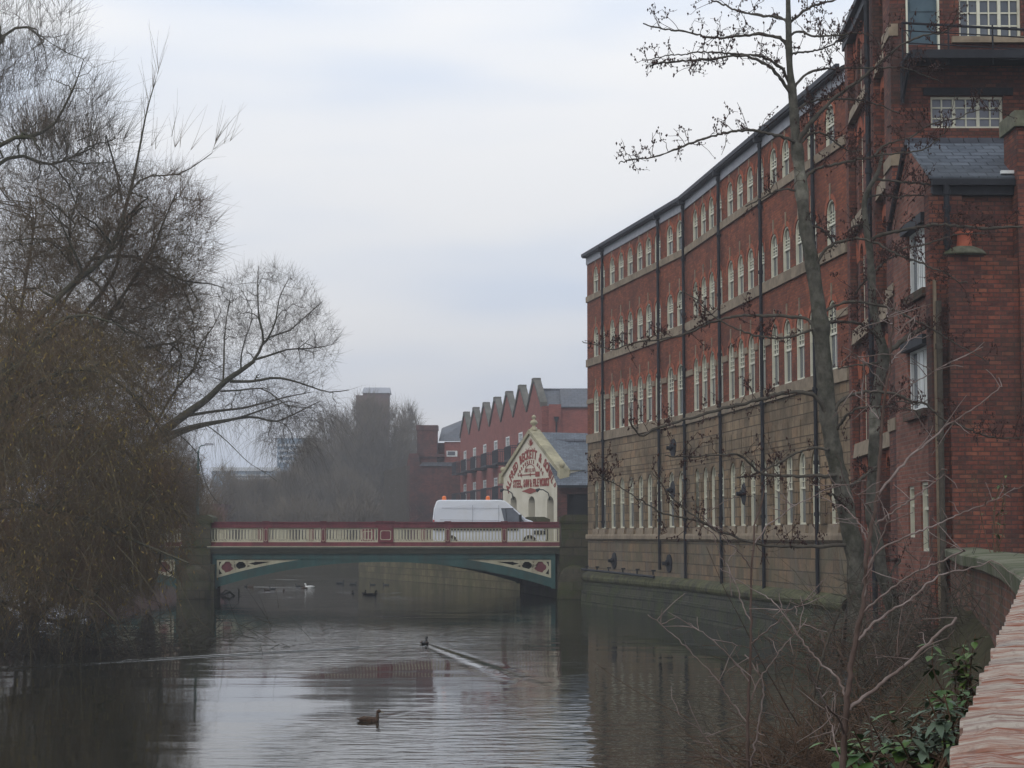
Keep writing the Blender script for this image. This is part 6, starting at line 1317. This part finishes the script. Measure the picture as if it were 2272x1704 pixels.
# big rounded tree
T = Tree(22); Y = 52; b0 = A3(-60, 1340, Y)
T.limb([b0, A3(-20, 1150, Y), A3(10, 950, Y), A3(60, 770, Y)], .32, .2)
T.limb([A3(-120, 800, Y - 2), A3(-20, 740, Y - 2), A3(50, 735, Y - 2), A3(100, 690, Y - 2), A3(160, 630, Y - 1.5), A3(240, 560, Y - 1), A3(290, 420, Y), A3(325, 250, Y), A3(345, 180, Y)], .11, .012, k=8)
T.limb([A3(60, 770, Y), A3(160, 720, Y), A3(255, 600, Y), A3(280, 450, Y), A3(320, 395, Y), A3(400, 385, Y), A3(470, 340, Y)], .07, .01); T.limb([A3(160, 590, Y), A3(155, 500, Y), A3(175, 430, Y)], .04, .02)
T.limb([A3(100, 800, Y), A3(220, 720, Y), A3(330, 570, Y), A3(360, 500, Y), A3(390, 430, Y)], .07, .015); T.limb([A3(200, 575, Y), A3(300, 570, Y), A3(400, 620, Y), A3(470, 630, Y), A3(500, 640, Y)], .06, .01); T.limb([A3(235, 300, Y - 1), A3(255, 370, Y), A3(270, 440, Y)], .02, .04)
BL = [blob(350, 520, Y, 135, 2.2, 155, 3), blob(220, 560, Y, 180, 2.5, 200, 3), blob(120, 480, Y, 180, 2.5, 160, 2), blob(330, 700, Y, 130, 2.2, 130, 2), blob(60, 700, Y, 170, 2.5, 220, 2)]
T.fill(BL, 130, .05, 3, 0, 7, .08, .05, 5, fine=False); T.fill(BL, 900, .018, 4, .4, 6, .12, .05); T.fill(BL, 6000, .008, 4, 1, 5, .15, .06); T.shoots(15000, .25, .9, .0045, up=.35, out=A3(180, 640, Y))
T.shoots(700, .5, 1.5, .006, up=.5, out=A3(250, 650, Y), sel=lambda P: P[:, 2] > at(300, 330, Y).z, rmax=.03)
finish_tree(T, 'willow_tree', 'big leafless willow with a dense rounded crown filling the upper left', b0, 'willow_limb', 'willow')
T = Tree(27); Y = 57; b0 = A3(-30, 1340, Y)
for a in ((-40, 60, 240, 520), (0, 180, 330, 560), (-80, 20, 80, 480), (20, 260, 390, 760)): T.limb([b0, A3(a[0], 1000, Y), A3(a[1], 800, Y + T.r.uniform(-2, 2)), A3(a[2], a[3], Y + T.r.uniform(-2, 2))], .14, .03, k=6)
BL = [blob(120, 640, Y, 230, 3.5, 240, 3), blob(270, 640, Y, 170, 3, 200, 3), blob(200, 880, Y, 220, 3, 160, 3), blob(30, 520, Y, 160, 3, 150, 1.5), blob(360, 760, Y, 110, 2.5, 150, 1.6)]
T.fill(BL, 200, .04, 3, 0, 7, .08, .05, 5, fine=False); T.fill(BL, 1500, .017, 4, .2, 6, .12, .05); T.fill(BL, 7500, .0085, 4, .5, 5, .15, .06); T.shoots(17000, .3, 1.0, .005, up=.3, out=A3(120, 760, Y))
finish_tree(T, 'willow_tree', 'dense brown twiggy willow standing behind the big rounded willow', b0, 'willow_limb', 'willow')
# drooping willow mass over the water
T = Tree(23); Y = 47; b0 = A3(-150, 1400, Y)
T.limb([b0, A3(-100, 1150, Y), A3(-60, 950, Y), A3(20, 800, Y)], .3, .15)
for l in ([(-60, 950), (80, 850), (200, 820), (300, 880), (360, 960)], [(-80, 1050), (60, 960), (200, 950), (330, 1050), (400, 1150)], [(-90, 1150), (50, 1120), (180, 1150), (300, 1200), (420, 1250)], [(-100, 1250), (40, 1250), (160, 1300), (260, 1380)], [(-60, 950), (60, 780), (160, 700), (260, 720)], [(-90, 1250), (0, 1330), (120, 1380), (240, 1430)]):
    yo = T.r.uniform(-2.5, 2.5); T.limb([A3(x, y, Y + yo * i / 4) for i, (x, y) in enumerate(l)], .09, .02, k=6)
BL = [blob(120, 880, Y, 210, 3.5, 190, 3), blob(150, 1080, Y, 230, 3.5, 170, 4), blob(130, 1240, Y, 220, 3, 130, 3), blob(290, 1010, Y, 110, 2.5, 120, 1.2), blob(300, 1130, Y, 110, 2.2, 70, .8), blob(20, 1000, Y + 3, 200, 2.5, 330, 2), blob(60, 760, Y + 2, 210, 2.5, 130, 2.2), blob(280, 860, Y + 2, 110, 2.2, 120, 1), blob(350, 1190, Y, 75, 2, 110, .35)]
T.fill(BL, 200, .035, 3, 0, 7, 0, .05, 5, fine=False, droop=.1); T.fill(BL, 1500, .015, 4, .2, 6, 0, .07, droop=.15); T.fill(BL, 13000, .007, 4, .4, 5, 0, .07, droop=.25); T.shoots(34000, .25, .9, .0042, up=-.25, droop=.4, spread=1.1)
P_ = np.concatenate(T.P); j = T.r.choice(len(P_), 14000); lv = leaf_quads(P_[j], .0, .06, .14, .12, .8, T.r)
T.shoots(500, .6, 1.8, .005, up=-.1, droop=.6, spread=.9, sel=lambda P: P[:, 2] < at(0, 1200, Y).z)
S2 = Tree(231); S2.P, S2.D, S2.Rr = list(T.P), list(T.D), list(T.Rr)
yq = Y - 1.0; S2.shoots(330, .6, 2.2, .0062, up=-.2, droop=.55, spread=1.0, m=8, rmax=.03, curl=.25, sel=lambda P: P[:, 1] < yq)
T.pale = join(S2.fine)
finish_tree(T, 'willow_tree', 'drooping willow with brown and yellow leaves trailing over the water at lower left', b0, 'willow_limb', 'willow', lv)
# the leaning willow in front of the bridge
T = Tree(24); Y = 74; b0 = A3(150, 1345, Y)
T.limb([b0, A3(220, 1180, Y), A3(290, 1040, Y), A3(350, 968, Y), A3(418, 915, Y), A3(460, 885, Y), A3(500, 846, Y), A3(535, 822, Y), A3(565, 800, Y)], .38, .075, k=10)
def lm(pts, w0, w1, dy=0): yo = T.r.uniform(-2.2, 2.2); n_ = len(pts); T.limb([A3(x, y, Y + yo * i / (n_ - 1)) for i, (x, y) in enumerate(pts)], w0 * Y / F / 2, w1 * Y / F / 2, k=6)
lm([(562, 800), (582, 768), (583, 740), (574, 700), (572, 640), (573, 590)], 7, 1.5); lm([(580, 768), (598, 745), (612, 710), (620, 660), (640, 620)], 5, 1.5); lm([(583, 765), (605, 744), (640, 735), (680, 700), (715, 670)], 5, 1.5); lm([(565, 798), (600, 788), (640, 775), (690, 773), (735, 765)], 6, 1.5)
lm([(510, 846), (560, 846), (610, 838), (650, 845), (690, 858), (730, 870), (775, 865)], 8, 2); lm([(488, 868), (530, 866), (580, 862), (610, 880), (640, 900), (700, 905)], 5, 1.5); lm([(495, 850), (497, 800), (498, 750), (505, 690), (515, 640)], 5, 1.5); lm([(535, 822), (535, 790), (545, 750), (560, 700), (540, 650)], 4, 1.2)
lm([(415, 922), (480, 912), (540, 905), (600, 890), (640, 880), (690, 870)], 8, 2); lm([(360, 968), (430, 945), (500, 933), (560, 925), (610, 935), (650, 920), (710, 890)], 11, 2); lm([(360, 982), (400, 962), (450, 945), (520, 930), (580, 910), (640, 890), (660, 893)], 10, 2); lm([(452, 940), (475, 955), (510, 985), (550, 1025), (590, 1050), (615, 1068)], 2.6, 1); lm([(395, 962), (420, 985), (440, 1010), (452, 1060), (470, 1100), (490, 1120)], 2.6, 1)
lm([(300, 1030), (380, 880), (430, 820), (450, 780), (460, 740)], 8, 2); lm([(430, 820), (440, 770), (470, 730), (490, 690)], 5, 1.5)
BL = [blob(590, 680, Y, 125, 2.8, 95, 3), blob(680, 760, Y, 75, 2.3, 90, 1.6), blob(560, 800, Y, 130, 2.8, 110, 2), blob(640, 890, Y, 110, 2.5, 60, 1.2), blob(470, 760, Y, 90, 2.3, 150, 2), blob(640, 960, Y, 70, 2, 60, .6), blob(430, 870, Y, 110, 2.5, 110, 1)]
T.fill(BL, 150, .028, 3, .2, 6, .12, .05, 4, fine=False); T.fill(BL, 900, .012, 3, .7, 6, .15, .05); T.fill(BL, 3600, .007, 3, 1.2, 5, .15, .05); T.shoots(9000, .25, .7, .0042, up=.35, out=A3(540, 850, Y))
T.shoots(1200, .5, 1.6, .005, up=-.3, droop=.7, spread=.5, sel=lambda P: P[:, 2] < at(0, 880, Y).z, rmax=.03)
finish_tree(T, 'willow_tree', 'leaning leafless willow with a wide fan of twigs reaching right over the bridge', b0, 'willow_limb', 'twig_grey')
# scrub around the left pier and on the left bank
for sd, (px, pb, Y, bl, nF, nS, lab) in enumerate((
 (330, 1330, 80, [(330, 1130, 110, 110, 3), (250, 1060, 130, 130, 3), (390, 1080, 60, 70, 2)], 2600, 9000, 'dense brown leafless thicket beside the left bridge pier'),
 (60, 1420, 60, [(60, 1150, 220, 230, 3), (200, 1250, 160, 110, 3), (0, 850, 220, 250, 3)], 4500, 14000, 'dark brown riverside thicket behind the drooping willow'))):
    T = Tree(40 + sd); b0 = A3(px, pb, Y)
    for i in range(9): b_ = bl[i % 3]; T.limb([b0, A3(px + (b_[0] - px) * .4 + T.r.uniform(-30, 30), pb + (b_[1] - pb) * .5, Y + T.r.uniform(-1, 1)), A3(b_[0] + T.r.uniform(-60, 60), b_[1] + T.r.uniform(-60, 60), Y + T.r.uniform(-2, 2))], .08, .03, k=5)
    BL = [blob(b_[0], b_[1], Y, b_[2], 3, b_[3], b_[4]) for b_ in bl]
    T.fill(BL, 160, .03, 2, 0, 6, .05, .06, 4, fine=False); T.fill(BL, nF, .012, 4, .3, 5, .05, .07); T.shoots(nS, .3, 1.0, .006, up=.2, spread=1)
    finish_tree(T, 'thicket', lab, b0, 'bark_dark', 'willow')
# --- bare trees beyond the bridge
def fartree(px, pb, ptop, hw, Y, seed, label, n1=90, n2=1200, n3=7000, tk=.22, mat='far_twig', shape=1.0, r=(.05, .022, .013)):
    T = Tree(seed); b0 = A3(px, pb, Y); H_ = pb - ptop; ks = Y / 160; r = tuple(x * ks for x in r); tk *= ks
    T.limb([b0, A3(px + 3, pb - H_ * .2, Y), A3(px + T.r.uniform(-6, 6), pb - H_ * .45, Y), A3(px, pb - H_ * .8, Y)], tk, tk * .2, k=6)
    for i in range(7): s = T.r.choice([-1, 1]) * T.r.uniform(.25, .85); z = T.r.uniform(.12, .3); T.limb([A3(px, pb - H_ * z, Y), A3(px + hw * s * .5, pb - H_ * (z + .2), Y + T.r.uniform(-1.5, 1.5)), A3(px + hw * s, pb - H_ * (z + .45), Y + T.r.uniform(-2.5, 2.5))], tk * .45, tk * .12, k=5)
    kk = Y / F
    BL = [blob(px, pb - H_ * .42, Y, hw, hw * kk * .9, H_ * .3, 3), blob(px, pb - H_ * .66, Y, hw * .78 * shape, hw * kk * .7, H_ * .34, 5), blob(px, pb - H_ * .22, Y, hw * .9, hw * kk * .8, H_ * .2, 1.2)]
    T.fill(BL, n1, r[0], 2, 0, 6, .15, .05, 4, fine=False); T.fill(BL, int(n2 * 1.6), r[1] * .8, 4, .5, 5, .2, .05); T.shoots(int(n3 * 1.7), .5 * ks, 1.6 * ks, r[2], up=.7, out=A3(px, pb - H_ * .2, Y), m=3, rmax=.05)
    return finish_tree(T, 'bare_tree', label, b0, 'far_twig', mat, None, 'bare trees beyond the bridge')
fartree(825, 1200, 882, 105, 240, 51, 'dense bell shaped bare tree in front of the brick tower', n2=2000, n3=9000)
fartree(735, 1200, 920, 75, 252, 52, 'hazy bare tree on the left flank of the bell shaped tree', n3=5500)
fartree(905, 1200, 905, 40, 264, 53, 'slender bare tree between the bell shaped tree and the old works', n2=700, n3=3500)
fartree(690, 1200, 985, 55, 225, 54, 'low spreading bare tree right of the lamp column', n2=900, n3=6000)
fartree(560, 1200, 1070, 70, 210, 55, 'low rounded scrub tree behind the bridge railing, left of centre', n2=900, n3=7000)
fartree(640, 1200, 1055, 70, 219, 56, 'scrub tree behind the middle of the bridge railing', n2=900, n3=7000)
fartree(760, 1200, 1065, 80, 222, 57, 'scrub tree in front of the bell shaped tree', n2=900, n3=7000)
fartree(495, 1200, 1040, 45, 195, 58, 'thin bare bush just right of the lamp column', n2=250, n3=1400)
fartree(380, 1200, 960, 80, 225, 59, 'faint bare tree behind the left thicket', n2=700, n3=5000)
# scrub mass below: understorey along the far bank
def scrub(name, label, x0, x1, pb, pt, Y, N, seed, mat='far_twig'):
    rg = np.random.default_rng(seed); px = rg.uniform(x0, x1, N); yy = Y + rg.uniform(-4, 4, N); A = np.array([A3(a, pb + rg.uniform(-6, 6), b) for a, b in zip(px, yy)]); Hm = (pb - pt) * Y / F
    d_ = rg.normal(size=(N, 3)) * (.35, .35, .1) + (0, 0, 1); L = rg.uniform(.3, 1, N)[:, None] * Hm * (.75 + .25 * np.sin(px * .05))[:, None]; tt = np.linspace(0, 1, 4)
    path = A[:, None] + d_[:, None] * L[:, None] * tt[None, :, None] + rg.normal(0, .18, (N, 4, 3)) * tt[None, :, None] * L[:, None]
    v, f = tubes_np(path, (Y / 138 * rg.uniform(.012, .03, N)[:, None] * (1 - .6 * tt)[None]), 3); return tag(np_mesh(name, v, f, M[mat], smooth=False), label, 'scrub', kind='stuff')
scrub('riverside_scrub', 'tangled brown scrub along the far river bank behind the bridge', 450, 905, 1192, 1098, 196, 9000, 61)
scrub('riverside_scrub', 'brown scrub along the left bank beyond the bridge', 100, 480, 1190, 1060, 112, 6000, 62, 'willow')

# ---------------------------------------------------------------- plants at the foot of the parapet
def leafy(name, label, px, py, Y, n_st, hgt, L, wd, mat, seed, dens=16, spread=.35):
    rg = np.random.default_rng(seed); b0 = A3(px, py, Y); st, lv, lf = [], [], []; o = empty(name, b0, label, 'plant')
    off_ = 0
    for i in range(n_st):
        top = np.array(b0) + rg.normal(0, spread, 3) * (1, .8, .1) + (0, 0, hgt * rg.uniform(.6, 1.1)); p = smooth_path([np.array(b0) + rg.normal(0, spread * .4, 3) * (1, 1, 0), (np.array(b0) + top) / 2 + rg.normal(0, .06, 3), top], 10)
        st.append(tubes_np(p[None], np.linspace(.009, .004, 10)[None], 4))
        for k in range(dens):
            t_ = rg.uniform(.3, 1) ** .7; a = p[int(t_ * 9)]; an = rg.uniform(0, 6.28); d_ = np.array((math.cos(an), math.sin(an), rg.uniform(-.5, .6))); d_ /= np.linalg.norm(d_); sd = np.cross(d_, (0, 0, 1)); sd /= np.linalg.norm(sd) + 1e-6; up = np.cross(sd, d_); l_ = L * rg.uniform(.5, 1.2) * (1.15 - .5 * t_)
            q = [a]
            for f_, w_, dz in ((.3, .85, .02), (.6, 1, -.02), (1, 0, -.22)): q.append((a + d_ * l_ * f_ + np.array((0, 0, dz * l_)), w_))
            c = [x[0] for x in q[1:]]; W = l_ * wd
            vs_ = [a, c[0] - sd * W * .85 + up * .1 * W, c[1] - sd * W, c[2], c[1] + sd * W, c[0] + sd * W * .85 + up * .1 * W, c[0] - up * .15 * W, c[1] - up * .15 * W]
            lv += vs_; lf += [(off_, off_ + 1, off_ + 6, off_ + 5), (off_ + 1, off_ + 2, off_ + 7, off_ + 6), (off_ + 6, off_ + 7, off_ + 4, off_ + 5), (off_ + 2, off_ + 3, off_ + 4, off_ + 7)]; off_ += 8
    v, f = join(st); np_mesh('stems', v, f, M['dry'], o, b0); np_mesh('leaves', np.array(lv), np.array(lf), M[mat], o, b0, smooth=False)['kind'] = 'stuff'; return o
leafy('leafy_plant', 'tall dark green leafy plant against the foot of the parapet, highest of the plants', 2150, 1610, 11.5, 7, .55, .13, .23, 'leaf_g', 71, 18, .13)
leafy('buddleia', 'grey green buddleia shoots beside the edge of the brick parapet', 2098, 1720, 8.2, 6, .32, .13, .16, 'leaf_grey', 72, 20, .07)
leafy('leafy_plant', 'broad leaved green plant at the bottom edge beside the parapet', 2050, 1760, 9, 8, .36, .14, .28, 'leaf_g', 73, 12, .14)
leafy('buddleia', 'grey green narrow leaved shrub at the bottom, left of the parapet plants', 2010, 1740, 12, 9, .50, .12, .13, 'leaf_grey', 74, 20, .22)
leafy('leafy_plant', 'low green plant at the bottom edge under the brown sapling', 1945, 1745, 10.5, 7, .26, .13, .27, 'leaf_g', 75, 9, .16)
leafy('leafy_plant', 'single cluster of big dark leaves at the base of the saplings', 1880, 1735, 10, 2, .2, .17, .4, 'leaf_g', 76, 3, .05)
leafy('leafy_plant', 'yellowing green plant halfway up the parapet edge', 2120, 1640, 9.8, 5, .33, .1, .25, 'leaf_g', 77, 12, .06)
leafy('buddleia', 'thin leafy shrub growing before the annex brick wall', 2195, 1260, 24, 6, 1.2, .12, .16, 'leaf_g', 78, 9, .22)
def tangle(name, label, px, py, Y, sx_, sz_, N, seed, mat, r=.004, L=(.2, .7)):
    rg = np.random.default_rng(seed); c = np.array(A3(px, py, Y)); A = c + rg.normal(size=(N, 3)) * (sx_, sx_ * .8, sz_); d_ = rg.normal(size=(N, 3)) * (1, .8, .55) + (0, 0, .15); d_ /= np.linalg.norm(d_, axis=1, keepdims=True); tt = np.linspace(0, 1, 5); Lg = rg.uniform(*L, N)
    path = A[:, None] + d_[:, None] * Lg[:, None, None] * tt[None, :, None] + rg.normal(0, .12, (N, 1, 3)) * Lg[:, None, None] * (tt ** 2)[None, :, None]
    v, f = tubes_np(path, (r * (1 - .6 * tt))[None].repeat(N, 0), 4); return tag(np_mesh(name, v, f, M[mat], smooth=False), label, 'brushwood', kind='stuff')
tangle('brushwood', 'heap of dead brown brushwood at the bottom right waterside', 1800, 1720, 14, .28, .09, 700, 81, 'dry')
tangle('brushwood', 'dead stems and brambles between the plants and the trees', 1985, 1660, 15, .5, .16, 500, 82, 'dry', .004, (.3, 1))
tangle('brushwood', 'brambles and twigs growing on the bank below the brick wall', 2080, 1470, 24, .8, .5, 900, 83, 'bark_dark', .005, (.3, 1.2))
tangle('brushwood', 'dead twigs and river litter caught around the alder roots', 1930, 1460, 31, .8, .25, 600, 84, 'dry', .006, (.3, 1.0))
tangle('brushwood', 'bramble tangle along the left water edge under the willow', 100, 1440, 50, 2.2, .45, 2500, 85, 'bark_dark', .008, (.4, 1.5))
def stems(name, label, x0, x1, y0, y1, Ya, Yb, N, seed, mat, r=.004, L=(.4, 1.4), lean=.6):
    rg = np.random.default_rng(seed); px = rg.uniform(x0, x1, N); py = rg.uniform(y0, y1, N); yy = rg.uniform(Ya, Yb, N); A = np.array([A3(a, b, c) for a, b, c in zip(px, py, yy)])
    d_ = rg.normal(size=(N, 3)) * (lean, lean, .35) + (0, 0, .8); d_ /= np.linalg.norm(d_, axis=1, keepdims=True); tt = np.linspace(0, 1, 7); Lg = rg.uniform(*L, N); cv = rg.normal(0, .25, (N, 3)) - (0, 0, .25)
    path = A[:, None] + d_[:, None] * (Lg[:, None] * tt[None])[..., None] + cv[:, None] * (Lg[:, None] * tt[None] ** 2)[..., None] + rg.normal(0, .012, (N, 7, 3)) * tt[None, :, None]
    parts = [tubes_np(path, (r * rg.uniform(.6, 1.3, N)[:, None] * (1 - .65 * tt)[None]), 5)]
    M2 = N * 4; j = rg.integers(0, N, M2); k = rg.integers(2, 7, M2); B_ = path[j, k]; d2 = rg.normal(size=(M2, 3)) + (0, 0, .4); d2 /= np.linalg.norm(d2, axis=1, keepdims=True); L2 = rg.uniform(.06, .3, M2); t4 = np.linspace(0, 1, 4)
    p2 = B_[:, None] + d2[:, None] * (L2[:, None] * t4[None])[..., None] + rg.normal(0, .01, (M2, 4, 3)) * t4[None, :, None]; parts.append(tubes_np(p2, (r * .45 * (1 - .6 * t4))[None].repeat(M2, 0), 3))
    v, f = join(parts); return tag(np_mesh(name, v, f, M[mat], smooth=False), label, 'brambles', kind='stuff')
stems('brambles', 'pale bare stems crossing in front of the alder roots and annex footing', 1820, 2130, 1420, 1760, 10, 15, 30, 91, 'bark_brown', .0032)
stems('brambles', 'reddish brown bare stems rising at the bottom edge beside the plants', 1700, 2060, 1600, 1800, 9, 13, 22, 92, 'bark_brown', .0030, (.3, 1.0))
stems('brambles', 'dark bare stems standing before the brick river wall and annex', 1900, 2220, 1350, 1560, 18, 27, 55, 93, 'bark_dark', .005, (.6, 2.2), .45)
stems('brambles', 'thin dark stems along the water edge left of the saplings', 1560, 1850, 1640, 1780, 11, 16, 18, 94, 'bark_dark', .004, (.3, 1.1))
# rocks and root stump at the alder base
def rock(px, py, H_, sx_, sy_, sz_, seed, lab):
    rg = np.random.default_rng(seed); c = atH(px, py, H_); m = MB(); m.sphere((0, 0, 0), 1, 14); vv = []
    for x, y, z in m.v: k = 1 + .22 * math.sin(3 * x + seed) * math.cos(2.3 * y + z * 2) + rg.normal(0, .03); vv.append((c.x + x * k * sx_, c.y + y * k * sy_, c.z + z * k * sz_))
    m.v = vv; tag(m.build('rock', M['wet_stone'], smooth=True), lab, 'rock')
rock(1960, 1480, -2.7, .9, .8, .75, 1, 'mossy rock footing at the base of the two alders')
rock(2040, 1540, -2.6, .5, .7, .55, 2, 'dark broken stone right of the alder roots')
rock(1890, 1560, -2.8, .35, .4, .3, 3, 'low wet stone below the alder trunk')
m = MB(); P_ = [(4.6, 27, WATER - .3), (6.9, 37.5, WATER - .3), (8.3, 37.5, -1.75), (6.4, 27, -1.5), (4.2, 19.5, -1.6), (3.3, 20, WATER - .3)]
# ---------------------------------------------------------------- haze
hz = MB(); hz.box((-330, -22, -5), (330, 620, 45)); mt = bpy.data.materials.new('haze'); mt.use_nodes = True; n = mt.node_tree; n.nodes.clear()
pv = n.nodes.new('ShaderNodeVolumePrincipled'); pv.inputs['Color'].default_value = (.93, .95, 1, 1); pv.inputs['Density'].default_value = .001; pv.inputs['Anisotropy'].default_value = .2
mo_ = n.nodes.new('ShaderNodeOutputMaterial'); n.links.new(pv.outputs[0], mo_.inputs['Volume'])
h = hz.build('haze', mt, uv=False); tag(h, 'thin grey winter haze over the river', kind='stuff')
